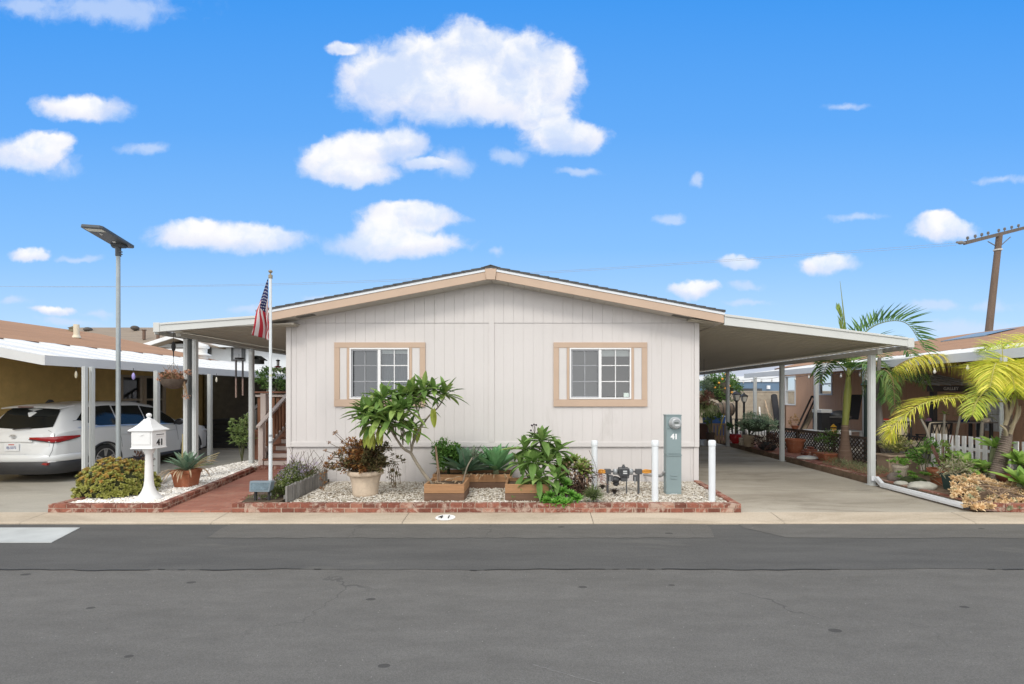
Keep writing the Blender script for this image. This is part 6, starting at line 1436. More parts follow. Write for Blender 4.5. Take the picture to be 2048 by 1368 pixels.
mb = MB(); mb.lathe([(.03, 0), (.034, .02), (.02, .035), (.022, .05), (.008, .055)], 12, (X(1247, YM), YM, Z(935, YM))); mb.build('cap', pg, bd, smooth=40)
for px in (1231, 1261):
    x = X(px, YM); mb = MB(); mb.lathe([(.04, 0), (.048, .01), (.048, .09), (.04, .1)], 14, (x, YM, Z(949, YM))); mb.build('union', silver, gmt, smooth=40)
mb = MB(); mb.tube([(X(1219, YM), YM, Z(943, YM)), (X(1237, YM), YM, Z(943, YM))], .018, 8); mb.tube([(X(1257, YM), YM, Z(943, YM)), (X(1274, YM), YM, Z(943, YM))], .018, 8); mb.build('cross_pipe', pg, gmt, smooth=50)
mb = MB(); mb.ball((X(1231, YM), YM+.02, Z(959, YM)), (.09, .08, .06), 14, 8); mb.ball((X(1233, YM), YM+.05, Z(968, YM)), (.06, .05, .05), 10, 6); mb.build('regulator', M('regulator_dark', (.045, .047, .05), .5, .15, 8), gmt, smooth=50)
mb = MB(); mb.tube([(X(1252, YM), YM-.05, ZG-.02), (X(1252, YM), YM-.05, Z(955, YM))], .011, 8); mb.bar((X(1252, YM), YM-.05, Z(955, YM)), (X(1257, YM), YM-.05, Z(954, YM)), .02); mb.build('support_rod', pg, gmt, smooth=50)
org = leafmat('orange_tape', (.65, .27, .03), (.80, .42, .06), (.55, .2, .03), .4, .1)
for px, s in ((1291, 1), (1205, -1)):
    x = X(px, YM); mb = MB()
    for k in range(7 if s > 0 else 6):
        z_ = Z(943, YM)+.012*(k-3)*.8; w_ = .10 if s > 0 else .07
        mb.tube(curve([(x-s*.09, YM, Z(944, YM)), (x-s*.02, YM-.035+R.uniform(-.01, .01), z_+.01), (x+s*w_*.6, YM-.03, z_+R.uniform(-.015, .02)), (x+s*w_, YM+.01, z_*.6+.4*Z(943, YM)), (x+s*.02, YM+.035, z_-.006)], 10), .012, 6)
    o = mb.build('hazard_tape', M('orange_wrap', (.62, .27, .03), .5, .2, 20), smooth=60); tag(o, 'bright orange tape bundle wound on the %s side pipe of the gas meter' % ('right' if s > 0 else 'left'), 'tape')
mb = MB()
for k in range(14): p_ = P(1200, 955, 8.6)+rnd_dir()*.05; mb.tube(curve([p_, p_+rnd_dir()*.06, p_+V((R.uniform(-.05, .1), 0, -R.uniform(.02, .12)))], 5), .003, 4)
o = mb.build('dry_vine', M('red_twig', (.3, .12, .09), .9)); tag(o, 'wisp of dry reddish vine beside the left gas pipe', 'vine')
# ---------------------------------------------------------------- garden right of the driveway
ZB = .12; XD = 7.14
mb = MB(); brick_run(mb, (XD+.02, 20.5), (XD+.02, 7.95), -.005, 2, .13, .07, .21)
o = mb.build('brick_border', bm_, bevel=.005); tag(o, 'long low brick border along the right edge of the driveway', 'brick border')
mb = MB(); q = [(XD+.0, 7.93), (XD+.45, 7.78), (XD+1.1, 7.72), (XD+2.6, 7.74), (XD+5, 7.74)]
for a, b_ in zip(q, q[1:]): brick_run(mb, a, b_, -.005, 2, .13, .07, .21)
o = mb.build('brick_border', bm_, bevel=.005); tag(o, 'curved brick border at the street end of the right garden bed', 'brick border')
mb = MB(); mb.prism([(XD, 8.0), (XD+.5, 7.86), (XD+1.1, 7.8), (12.1, 7.82), (12.1, 9), (10.3, 12.4), (8.9, 13), (8.7, 16), (8.3, 20.5), (XD, 20.5)], -.05, ZB, 'z')
tag(mb.build('garden_soil', M('dry_soil', (.17, .115, .075), .95, .35, 4, 40, .02, stain=(.28, .2, .14)), origin=(0, 0, 0)), kind='structure')
mb = MB(); mb.prism([(XD+.14, 10.4), (XD+.85, 10.4), (XD+.85, 20.4), (XD+.14, 20.4)], ZB-.02, ZB+.022, 'z'); tag(mb.build('brick_ledge', MATS['paver'], origin=(0, 0, 0)), kind='structure')
# lattice fence
la, lb = V((8.45, 11.85, 0)), V((8.02, 16.6, 0)); lat = M('lattice_brown', (.085, .062, .048), .9, .3, 6, island=.3)
lf = thing('lattice_fence', 'low dark brown lattice fence between the garden bed and the patio', 'fence', ((la.x+lb.x)/2, (la.y+lb.y)/2, ZB))
d = (lb-la); LL_ = d.length; d.normalize(); z0, z1 = .14, .76; hh = z1-z0; s_ = V((-d.y, d.x, 0))
mb = MB(); st_ = .125
for sg, off in ((1, 0), (-1, .009)):
    k = -hh
    while k < LL_:
        a0 = k if sg > 0 else k+hh; b0 = k+hh if sg > 0 else k
        za, zb_ = z0, z1
        def clip(a0, za, b0, zb_):
            if a0 == b0: return None
            pts = []
            for (u, z, u2, z2) in ((a0, za, b0, zb_), (b0, zb_, a0, za)):
                if u < 0: t = (0-u)/(u2-u); u, z = 0, z+(z2-z)*t
                if u > LL_: t = (LL_-u)/(u2-u); u, z = LL_, z+(z2-z)*t
                pts.append((u, z))
            return pts
        if not (max(a0, b0) <= 0 or min(a0, b0) >= LL_):
            (u0, q0), (u1, q1) = clip(a0, za, b0, zb_)
            mb.bar(la+d*u0+s_*off+V((0, 0, q0)), la+d*u1+s_*off+V((0, 0, q1)), .028, .008, up=s_)
        k += st_
mb.build('lattice', lat, lf)
mb = MB(); mb.bar(la+V((0, 0, z1+.02)), lb+V((0, 0, z1+.02)), .05, .06); mb.build('top_rail', lat, lf)
for t in (0, .33, .66, 1): q = la.lerp(lb, t); mb = MB(); mb.bar(q+V((0, 0, .05)), q+V((0, 0, z1+.02)), .07); mb.build('fence_post', lat, lf)

# king palm
kb = V((X(1690, 12.5), 12.4, ZB)); kp = thing('palm_tree', 'king palm with swollen brown base and smooth yellow green shaft beside the carport post', 'palm tree', kb)
def KP(px, py, dy=0): return P(px, py, 12.4+dy)
prof = [(930, 32), (922, 33), (910, 31), (895, 25), (880, 19.5), (860, 16.5), (850, 15.5)]
mb = MB(); mb.tube([KP(1690, py) for py, w_ in prof], [w_/2*.8*12.4/F for py, w_ in prof], 20); tk = mb.build('trunk', M('palm_brown', (.19, .125, .09), .9, .22, 4, 25, .008, stretch=(.3, .3, 9)), kp, smooth=60)
mb = MB()
for py in range(852, 915, 8): w_ = lerp(16, 30, ss(870, 915, py)); mb.tube([KP(1690, py), KP(1690, py+1.6)], w_/2*.8*12.4/F+.005, 20)
mb.build('trunk_ring', M('palm_ring', (.30, .22, .17), .9, .15), tk, smooth=60)
prof = [(851, 1690, 15), (830, 1692, 15.5), (800, 1694, 17.5), (785, 1695, 17.5), (778, 1696, 16), (765, 1696, 12), (750, 1697, 10)]
mb = MB(); mb.tube([KP(px, py) for py, px, w_ in prof], [w_/2*.78*12.4/F for py, px, w_ in prof], 18); mb.build('crownshaft', M('shaft_green', (.25, .27, .06), .5, .16, 3, stretch=(3, 3, .5), stain=(.30, .24, .07), stain_amt=(.6, .8)), kp, smooth=60)
kg = leafmat('king_palm_leaf', (.05, .125, .03), (.10, .20, .05), (.18, .29, .07), .45, .2); ky = leafmat('king_palm_young', (.13, .20, .035), (.25, .33, .06)); rac = M('palm_rachis', (.22, .25, .07), .6, .15)
ml = MB(); mr = MB(); my_ = MB(); top = KP(1697, 755)
frond(ml, mr, [top, KP(1704, 700, -.1), KP(1748, 652, -.25), KP(1810, 645, -.4), KP(1848, 700, -.5)], 42, .72, .058, .15, .45, .75, .022, .2, endk=.55)
frond(ml, mr, [top, KP(1705, 715, .3), KP(1740, 680, .5), KP(1800, 690, .8), KP(1840, 735, .9)], 36, .66, .058, .3, .4, .2, .02, .2)
frond(ml, mr, [top, KP(1693, 720, .1), KP(1680, 705, .4), KP(1650, 715, .8), KP(1625, 750, 1)], 32, .6, .055, .4, .4, .1, .02, .2)
frond(ml, mr, [top, KP(1712, 735, -.3), KP(1735, 730, -.6), KP(1765, 760, -.9), KP(1772, 800, -1)], 34, .64, .055, .5, .4, .1, .02, .15)
frond(ml, mr, [top, KP(1685, 735, -.3), KP(1668, 722, -.6), KP(1655, 728, -.9), KP(1640, 765, -1.1)], 26, .5, .05, .5, .4, .1, .02, .2)
frond(ml, mr, [top, KP(1705, 730, .6), KP(1720, 700, 1.2), KP(1760, 710, 1.8), KP(1790, 760, 2.2)], 32, .64, .055, .4, .4, .1, .02, .2)
frond(my_, mr, [top, KP(1688, 680, 0), KP(1682, 640, 0), KP(1676, 612, .1)], 26, .34, .03, -.1, 2.2, .1, .018, .3)
mr.tube([top, KP(1691, 660), KP(1686, 615), KP(1680, 562)], [.03, .02, .014, .004], 6)
ml.build('crown', kg, kp); my_.build('young_leaf', ky, kp); mr.build('leaf_stalk', rac, kp, smooth=60)

# leaning grey palm trunk behind the carport post, with its drooping yellow frond
gb_ = V((X(1778, 11.6), 11.6, ZB)); gp_ = thing('palm_tree', 'leaning grey palm trunk behind the carport post with one arching drooping yellow frond', 'palm tree', gb_)
def GP(px, py, dy=0): return P(px, py, 11.6+dy)
mb = MB(); pts = [(1786, 925, 17), (1778, 905, 17), (1767, 880, 13), (1760, 850, 9), (1757, 800, 5), (1757, 750, 4.4), (1759, 715, 4)]
c_ = curve([GP(px, py) for px, py, w_ in pts], 24); mb.tube(c_, [lerp(pts[min(5, int(i/4))][2], pts[min(6, int(i/4)+1)][2], (i % 4)/4 if i < 24 else 1)*.78*11.6/F for i in range(25)], 14)
mb.build('trunk', M('palm_grey', (.165, .15, .135), .95, .25, 3, 22, .012, stretch=(6, 6, 1)), gp_, smooth=60)
mb = MB()
for k in range(10): a = GP(1772+R.uniform(-10, 10), 905+R.uniform(-20, 10), -.1); mb.tube(curve([a, a+V((R.uniform(0, .15), -.1, -.15)), a+V((R.uniform(.1, .4), -.15, -.3))], 5), .012, 5)
mb.build('root', MATS['palm_grey'], gp_, smooth=60)
ml = MB(); mr = MB(); m2 = MB()
yf = leafmat('yellow_frond', (.34, .38, .04), (.58, .54, .08), (.66, .52, .14), .5, .25); dg = leafmat('green_frond', (.05, .11, .025), (.13, .2, .05), (.2, .27, .07), .5, .2); tanf = leafmat('tan_frond', (.36, .26, .12), (.52, .38, .2), None, .6, .2)
frond(ml, mr, [GP(1762, 775), GP(1790, 735, -.2), GP(1840, 712, -.4), GP(1895, 712, -.6), GP(1950, 748, -.8)], 130, .58, .018, 2.6, .25, -.3, .02, .1, seg=4, jit=.4, endk=.7)
frond(m2, mr, [GP(1760, 780), GP(1785, 745, .1), GP(1830, 735, .2), GP(1855, 770, .3)], 40, .6, .022, 2.2, .3, -.2, .018, .12, seg=4)
frond(m2, mr, [GP(1758, 760), GP(1768, 740, -.3), GP(1785, 760, -.5), GP(1790, 820, -.6)], 34, .5, .022, 1.8, .3, -.2, .016, .1, seg=4)
frond(m2, mr, [GP(1756, 745), GP(1750, 720, .3), GP(1735, 735, .5), GP(1725, 790, .6)], 26, .45, .022, 1.8, .3, -.1, .016, .1, seg=4)
ml.build('yellow_crown', yf, gp_); m2.build('crown', dg, gp_); mr.build('leaf_stalk', M('brown_rachis', (.25, .17, .08), .7, .2), gp_, smooth=60)
mt = MB(); frond(mt, MB(), [GP(1900, 714, -.62), GP(1925, 725, -.7), GP(1950, 749, -.8), GP(1958, 765, -.82)], 26, .5, .02, 3, .3, -.4, .01, 0, seg=4); mt.build('dry_tip', tanf, gp_)

# yellow feathery palm at the right edge
yb = V((X(1990, 9.0), 9.0, ZB)); yp = thing('palm_tree', 'short leaning palm with feathery yellow fronds at the right edge of the garden', 'palm tree', yb)
def YP_(px, py, dy=0): return P(px, py, 9.0+dy)
pts = [(1984, 982, 20), (1991, 955, 17), (2004, 915, 14), (2013, 880, 11.5), (2017, 850, 9.5), (2016, 825, 8.5), (2014, 800, 8)]
mb = MB(); mb.tube([YP_(a, b_) for a, b_, c in pts], [c*.74*9.0/F for a, b_, c in pts], 16); tk = mb.build('trunk', M('palm_trunk', (.20, .155, .125), .95, .3, 5, 22, .02, stretch=(1, 1, 5)), yp, smooth=50)
mb = MB()
for k in range(26):
    t = k/25; px, py = lerp(1986, 2015, t**.9), lerp(970, 862, t); w_ = lerp(18.5, 10.5, t**.8); a = YP_(px, py); mb.tube([a, a+V((.004, 0, .012))], w_*.74*9.0/F+.006, 14)
mb.build('leaf_scar', M('scar', (.27, .22, .185), .95, .25, 8), tk, smooth=50)
mb = MB()
for px0, py0, px1, py1 in ((2010, 850, 2022, 790), (2020, 868, 2034, 800), (2014, 840, 2002, 788), (2022, 855, 2040, 812), (2012, 870, 2000, 850), (2018, 830, 2030, 770)):
    a, b_ = YP_(px0, py0, -.1), YP_(px1, py1, -.15); mb.tube(curve([a, a.lerp(b_, .6)+V((.02, -.03, 0)), b_], 6), [.036, .033, .028, .023, .02, .016, .013], 6)
mb.build('leaf_base', M('leaf_base', (.36, .30, .2), .8, .25, 4), yp, smooth=60)
ml = MB(); mr = MB(); m2 = MB(); tp = YP_(2016, 800)
frond(ml, mr, [YP_(1985, 803, -.25), YP_(1955, 797, -.35), YP_(1900, 796, -.45), YP_(1840, 810, -.55), YP_(1790, 850, -.6), YP_(1782, 870, -.6)], 120, .48, .017, .6, .75, .12, .016, 0, seg=4, jit=.42, endk=.5)
mr.tube(curve([tp, YP_(2005, 803, -.12), YP_(1985, 803, -.25)], 6), .014, 6)
frond(ml, mr, [tp, YP_(2006, 768, -.25), YP_(1996, 735, -.5), YP_(1990, 730, -.8), YP_(1980, 775, -1.1)], 120, .62, .017, .9, .5, -.05, .018, .12, seg=4, jit=.42)
frond(ml, mr, [tp, YP_(2020, 762, -.2), YP_(2016, 728, -.45), YP_(2020, 735, -.8), YP_(2030, 780, -1.0)], 115, .6, .017, .9, .5, -.05, .018, .12, seg=4, jit=.42)
frond(ml, mr, [tp, YP_(2026, 758, .1), YP_(2046, 722, .2), YP_(2080, 725, .3), YP_(2110, 770, .3)], 115, .64, .017, .7, .5, .05, .018, .12, seg=4, jit=.42)
frond(ml, mr, [tp, YP_(2022, 755, .3), YP_(2034, 700, .6), YP_(2056, 672, .9), YP_(2090, 680, 1.2)], 115, .6, .017, .6, .55, .1, .018, .15, seg=4, jit=.42)
frond(m2, mr, [tp, YP_(2014, 750, .3), YP_(2006, 710, .6), YP_(1990, 690, .9), YP_(1965, 700, 1.1)], 80, .5, .016, .4, .6, .1, .016, .2, seg=4, jit=.42, keep=.8)
frond(m2, mr, [tp, YP_(2030, 790, -.2), YP_(2060, 785, -.4), YP_(2090, 820, -.5)], 100, .54, .017, .9, .5, -.05, .016, .1, seg=4, jit=.42)
frond(m2, mr, [tp, YP_(2010, 775, -.3), YP_(1985, 770, -.6), YP_(1955, 800, -.9), YP_(1945, 830, -1)], 90, .47, .016, .9, .5, -.05, .016, .12, seg=4, jit=.42)
m2_ = [tp, YP_(2007, 740), YP_(2004, 690), YP_(2003, 665)]; mr.tube(m2_, [.012, .01, .007, .003], 5)
ml.build('crown', leafmat('yellow_palm', (.36, .42, .04), (.60, .58, .07), (.70, .62, .13), .45, .28), yp); m2.build('green_crown', leafmat('yellowgreen_palm', (.20, .30, .04), (.40, .47, .07), (.54, .55, .11), .45, .28), yp); mr.build('leaf_stalk', M('yellow_rachis', (.42, .38, .10), .6, .15), yp, smooth=60)

# white picket fence
pa, pb_ = V((9.0, 10.9, 0)), V((9.02, 7.95, 0)); pf = thing('picket_fence', 'white picket fence behind the succulents on the right', 'fence', (9.0, 9.4, ZB))
pw = M('picket_white', (.80, .80, .79), .5, .04, 4); d = pb_-pa; n = 20; up_ = V((-d.y, d.x, 0)).normalized()
for i in range(n):
    q = pa+d*(i/(n-1)); mb = MB(); mb.bar(q+V((0, 0, .1)), q+V((0, 0, 1.02+R.uniform(-.01, .01))), .085, .02, up=up_); mb.build('picket', pw, pf)
for z_ in (.33, .76): mb = MB(); mb.bar(pa+up_*.025+V((0, 0, z_)), pb_+up_*.025+V((0, 0, z_)), .02, .06); mb.build('rail', pw, pf)

# pots and plants along the driveway bed
def pot(name, label, px, py, prof, mat, Y, cat='flower pot', n=24, zb=None):
    z = ZB+.02 if zb is None else zb; L0 = V((X(px, Y), Y, z)); t = thing(name, label, cat, L0); mb = MB(); mb.lathe(prof, n, L0); mb.build('pot', mat, t, smooth=None if n == 4 else 40, bevel=.006 if n == 4 else 0); return t, L0
R_ = lambda r, h: [(r*.72, 0), (r*.95, h*.82), (r*1.04, h*.82), (r*1.06, h), (r*.92, h), (r*.9, h*.86)]
t, L0 = pot('flower_pot', 'large empty terracotta pot beside the lattice fence', 1590, 905, R_(.27, .40), terra, 14.6); mb = MB(); mb.lathe([(.24, .3), (.01, .34)], 20, L0); mb.build('soil', MATS['soil'], t)
redg = M('red_glaze', (.36, .02, .025), .25, .15, 4)
t, L0 = pot('potted_plant', 'shiny red glazed pot with a small dark green plant beside the third carport post', 1471, 886, [(.11, 0), (.19, .12), (.21, .22), (.19, .30), (.2, .33), (.17, .33)], redg, 17.3); mb = MB(); bush(mb, (L0.x, L0.y, .68), (.22, .2, .22), 240, .14, .035, 10, .3, -.5); mb.build('foliage', gl2, t)
mb = MB(); mb.tube([L0+V((0, 0, .3)), L0+V((0, 0, .6))], .02, 5); mb.build('stem', stemm, t)
t, L0 = pot('potted_plant', 'wide grey green bushy plant in a tan pot along the driveway border', 1498, 890, R_(.2, .38), M('tan_pot', (.42, .33, .23), .9, .15, 5), 16.2); mb = MB(); cc = (X(1512, 15.9), 15.9, .88)
bush(mb, cc, (.60, .5, .36), 2100, .10, .022, 46, .3, -.5, 1.0); mb.build('foliage', leafmat('grey_green', (.13, .22, .12), (.26, .37, .23), (.38, .48, .33), .6, .2), t); mb = MB()
for k in range(10): mb.tube([L0+V((0, 0, .35)), V(cc)+rnd_dir(-.2, .8)*.35], .012, 5)
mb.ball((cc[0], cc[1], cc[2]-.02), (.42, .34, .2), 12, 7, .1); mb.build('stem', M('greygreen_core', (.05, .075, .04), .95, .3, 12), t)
mb = MB(); x, y = X(1487, 16.6), 16.6
for k in range(2): mb.box(x-.13, x+.13, y-.08, y+.08, ZB+.025+k*.13, ZB+.14+k*.13)
o = mb.build('paver_block', M('cream_block', (.6, .53, .42), .9, .15, 6), bevel=.01); tag(o, 'two cream blocks stacked between the red pot and the tan pot', 'block')
L0 = V((X(1535, 15.2), 15.2, ZB)); t = thing('dark_shrub', 'low dark reddish shrub between the grey green plant and the terracotta pot', 'shrub', L0); mb = MB(); bush(mb, (L0.x, L0.y, .32), (.36, .4, .3), 520, .09, .045, 26, .35, -.3); mb.build('foliage', leafmat('maroon_dark', (.04, .022, .022), (.10, .055, .045), (.16, .11, .07)), t); mb = MB(); mb.ball((L0.x, L0.y, .25), (.24, .28, .15), 10, 6, .1); mb.build('stem', dark, t)
mb = MB(); bx_, by_ = X(1620, 13.9), 13.9
for k, (w_, d_) in enumerate(((.44, .3), (.42, .28), (.32, .22), (.2, .2))): mb.box(bx_-w_/2+k*.02, bx_+w_/2-k*.01, by_-d_/2, by_+d_/2, ZB+.023+k*.062, ZB+.023+k*.062+.056)
o = mb.build('brick_stack', MATS['brick'], bevel=.006); tag(o, 'small stack of loose red bricks between the big pot and the low bowl', 'bricks')
mb = MB(); c_ = (X(1615, 13.1), 13.1, ZB+.05)
mb.ball(c_, (.30, .2, .06), 18, 8, .06); o = mb.build('flat_stone', M('white_stone', (.62, .62, .58), .8, .12, 5, 20, .01), smooth=60); tag(o, 'flat white stone lying on the brick ledge in front of the brick stack', 'stone')
t, L0 = pot('planter_bowl', 'low square terracotta bowl in front of the king palm', 1655, 920, [(.18, 0), (.30, .17), (.33, .17), (.335, .21), (.28, .21)], terra, 12.75, n=4); mb = MB()
for k in range(40): mb.leaf(L0+V((R.uniform(-.2, .2), R.uniform(-.2, .2), .17)), rnd_dir(.2, 1), .1, .02, .5, 2)
mb.build('foliage', gl1, t)
L0 = V((X(1690, 11.0), 11.2, ZB)); t = thing('ground_cover', 'feathery grey green ground cover spilling over the brick border near the carport post', 'plant', L0); mb = MB()
for i in range(1500):
    y = R.uniform(10.3, 12.2); x = 7.3+R.uniform(-.12, .6)*(1 if y < 11.8 else .7); z = ZB+.03+R.random()*.16*(1-abs(x-7.5)/.9)-max(0, 7.22-x)*.6; mb.leaf((x, y, z), rnd_dir(-.1, 1), R.uniform(.05, .1), .010, .8, 2, .2)
mb.build('foliage', leafmat('feathery', (.10, .14, .055), (.19, .23, .11), (.27, .3, .16)), t); mb = MB()
for k in range(40): a = V((7.35+R.uniform(-.05, .4), R.uniform(10.3, 12.2), ZB+.02)); mb.tube([a, a+rnd_dir(.1, .6)*.2], .004, 4)
mb.build('stem', stemm, t)
L0 = V((X(1668, 13.2), 13.4, ZB)); t = thing('shrub', 'small green leafed shrub against the lattice left of the king palm', 'shrub', L0); mb = MB(); bush(mb, (L0.x, L0.y, .62), (.34, .2, .28), 300, .09, .035, 16, .35, -.5); mb.build('foliage', gl1, t); mb = MB()
for k in range(6): mb.tube([L0, L0+V((R.uniform(-.25, .25), 0, .6))], .008, 4)
mb.build('stem', stemm, t)

# far end of the driveway: gate, planter, bin, barrel, lamps, orange tree, hanging plant
YG = 17.75; gt = thing('picket_gate', 'weathered wooden picket gate panel beside the third carport post', 'gate', (X(1437, YG), YG, 0)); gw_ = M('gate_wood', (.40, .28, .18), .9, .2, 3, stretch=(6, 6, .5), island=.35)
x = X(1417, YG); k = 0
while x < X(1454, YG): mb = MB(); mb.box(x, x+.075, YG, YG+.025, .1, Z(851, YG)+R.uniform(-.02, .02)); mb.build('picket', gw_, gt); x += .115
for z_ in (.3, .75): mb = MB(); mb.box(X(1415, YG), X(1455, YG), YG+.027, YG+.06, z_, z_+.07); mb.build('rail', gw_, gt)
mb = MB(); xa_ = X(1391, 18.3); mb.box(xa_, X(1416, 18.3), 18.3, 18.9, 0, Z(850, 18.3)); mb.box(xa_-.02, X(1416, 18.3)+.03, 18.27, 18.93, Z(850, 18.3)+.002, Z(848, 18.3)); o = mb.build('wooden_chest', M('dark_red_wood', (.10, .05, .035), .8, .2, 3), bevel=.01); tag(o, 'dark brown wooden chest beside the house at the end of the driveway', 'chest')
for px, col, lab in ((1404, (.55, .6, .66), 'small pale paint tin in front of the dark chest'), (1411, (.72, .72, .72), 'small white paint tin right of the pale tin by the chest')):
    x = X(px, 17.9); mb = MB(); mb.lathe([(.085, 0), (.085, .2), (.09, .2), (.09, .21), (.07, .21)], 14, (x, 17.9, 0)); o = mb.build('paint_tin', M('tin_%d' % px, col, .5, .1), smooth=40); tag(o, lab, 'tin', 'paint tins by the chest')
bn = thing('blue_bin', 'bright blue bin with a pale lid behind the picket gate', 'bin', (X(1432, 20.5), 20.5, 0)); x0_, x1_ = X(1413, 20.5), X(1451, 20.5)
mb = MB(); z1_ = Z(834, 20.5); mb.add([(x0_+.08, 20.5, 0), (x1_-.08, 20.5, 0), (x1_-.08, 21, 0), (x0_+.08, 21, 0), (x0_, 20.45, z1_), (x1_, 20.45, z1_), (x1_, 21.05, z1_), (x0_, 21.05, z1_)], [(3, 2, 1, 0), (0, 1, 5, 4), (1, 2, 6, 5), (2, 3, 7, 6), (3, 0, 4, 7), (4, 5, 6, 7)]); mb.build('body', M('bin_blue', (.03, .10, .30), .5, .1), bn, bevel=.02)
mb = MB(); mb.box(x0_-.02, x1_+.02, 20.42, 21.08, z1_+.002, z1_+.05); mb.build('lid', M('bin_lid', (.35, .45, .6), .5), bn, bevel=.015)
br = thing('wooden_barrel', 'weathered wooden barrel lying on its side on a stand behind the carport post', 'barrel', (X(1448, 22), 22, 0)); cb2 = V((X(1448, 22), 22, Z(819, 22))); mb = MB(); pr_ = [(-.42, .22), (-.36, .27), (-.2, .31), (0, .33), (.2, .31), (.36, .27), (.42, .22)]
mb.tube([cb2+V((u, 0, 0)) for u, r_ in pr_], [r_ for u, r_ in pr_], 20); mb.build('staves', M('barrel_wood', (.16, .12, .09), .9, .3, 2, stretch=(.5, 8, 8)), br, smooth=40)
for u in (-.34, -.15, .15, .34): mb = MB(); r_ = .33-.35*u*u; mb.tube([cb2+V((u-.02, 0, 0)), cb2+V((u+.02, 0, 0))], r_, 20); mb.build('hoop', dark, br, smooth=40)
mb = MB()
for u in (-.3, .3): mb.bar((cb2.x+u, 21.75, 0), (cb2.x+u, 22, cb2.z-.2), .06); mb.bar((cb2.x+u, 22.25, 0), (cb2.x+u, 22, cb2.z-.2), .06)
mb.build('stand', dark, br)
first = None
for px, pyt, Y, lab in ((1473, 783, 18.6, 'nearer black garden lamp post with lantern head left of the white posts'), (1488, 787, 20.6, 'farther black garden lamp post with lantern head, right of the nearer one')):
    x = X(px, Y); zt = Z(pyt, Y)
    lpst = thing('lamp_post', lab, 'lamp post', (x, Y, 0), 'black garden lamp posts'); mb = MB(); h_ = zt-.36; mb.tube([(x, Y, 0), (x, Y, .5), (x, Y, .52), (x, Y, h_)], [.075, .07, .05, .045], 12); mb.lathe([(.1, 0), (.1, .05), (.08, .08)], 12, (x, Y, 0)); mb.lathe([(.05, 0), (.09, .03), (.06, .05)], 12, (x, Y, h_-.03)); mb.build('post', M('lamp_black', (.02, .02, .022), .5, .1), lpst, smooth=40)
    mb = MB(); mb.lathe([(.09, .02), (.15, .24)], 4, (x, Y, h_)); mb.build('lantern_glass', M('lantern_glass', (.55, .53, .47), .2, .1), lpst)
    mb = MB(); mb.lathe([(.18, .24), (.19, .26), (.06, .34), (.03, .38), (.005, .4)], 4, (x, Y, h_))
    for k in range(4): a = 2*pi*(k+.5)/4; mb.bar((x+.09*math.cos(a), Y+.09*math.sin(a), h_+.02), (x+.152*math.cos(a), Y+.152*math.sin(a), h_+.24), .016)
    mb.build('lantern_cap', MATS['lamp_black'], lpst)
ot = thing('orange_tree', 'dark green orange tree with ripe fruit at the end of the driveway', 'tree', (X(1436, 24), 24, 0)); mb = MB(); cO = (X(1440, 24), 24, 2.15)
bush(mb, cO, (.95, .8, .78), 2600, .14, .06, 60, .3, -.75); mb.build('crown', leafmat('orange_leaf', (.03, .085, .018), (.085, .17, .035), (.16, .26, .06), .4, .15), ot)
mb = MB(); mb.tube([(cO[0], 24, 0), (cO[0]+.03, 24, 1.2), (cO[0], 24, 2)], [.09, .07, .04], 8)
for k in range(7): d_ = rnd_dir(-.1, .8); mb.tube([(cO[0], 24, 1.5), (cO[0]+d_.x*.6, 24+d_.y*.6, 2.1+d_.z*.4)], [.04, .015], 6)
mb.ball((cO[0], 24, 2.1), (.62, .5, .5), 14, 8, .12); mb.build('trunk', M('orange_trunk', (.07, .06, .04), .95, .3, 8), ot)
for px, py in ((1452, 749), (1438, 766), (1451, 777), (1459, 772), (1445, 758), (1464, 785), (1430, 775)): mb = MB(); mb.ball(P(px, py, 23.15), .055, 10, 7); mb.build('fruit', M('orange_peel', (.75, .33, .04), .5, .08), ot, smooth=60)
g2 = thing('grey_shrub_tree', 'greyish green leafy tree left of the orange tree, beside the house wall', 'tree', (X(1412, 23.3), 23.3, 0)); mb = MB(); bush(mb, (X(1413, 23.3), 23.3, 2.2), (.45, .5, .6), 900, .1, .035, 26, .35, -.6); mb.build('crown', leafmat('grey_leaf', (.07, .10, .06), (.16, .2, .13)), g2); mb = MB(); mb.tube([(X(1413, 23.3), 23.3, 0), (X(1413, 23.3), 23.3, 2)], [.06, .03], 7); mb.build('trunk', barkg, g2)
YH = 16.3; hx = X(1408, YH); hb = thing('hanging_plant', 'hanging plant with reddish leaves above long grassy green strands by the house corner', 'hanging basket', (hx, YH, 1.4)); mb = MB(); bush(mb, (X(1412, YH), YH, Z(800, YH)), (.26, .25, .26), 420, .11, .05, 18, .35, -.6, .8); mb.build('red_foliage', leafmat('pink_leaf', (.34, .15, .12), (.55, .32, .26), (.42, .36, .22)), hb); mb = MB()
for k in range(230): a = V((hx+R.uniform(-.22, .26), YH+R.uniform(-.25, .2), Z(812, YH)+R.uniform(-.12, .1))); mb.leaf(a, (R.uniform(-.6, .8), R.uniform(-.6, .3), R.uniform(-.2, .8)), R.uniform(.3, .62), .02, 3.2, 5, .2)
mb.build('strands', leafmat('grassy', (.2, .27, .09), (.38, .46, .2), (.5, .54, .27)), hb); mb = MB(); mb.lathe([(.08, 0), (.17, .1), (.19, .2)], 14, (hx, YH, Z(818, YH))); mb.build('bowl', MATS['coir'], hb, smooth=40)
mb = MB(); mb.tube([(hx, YH, Z(806, YH)), (hx, YH, 3.15)], .005, 4); mb.build('wire', dark, hb)
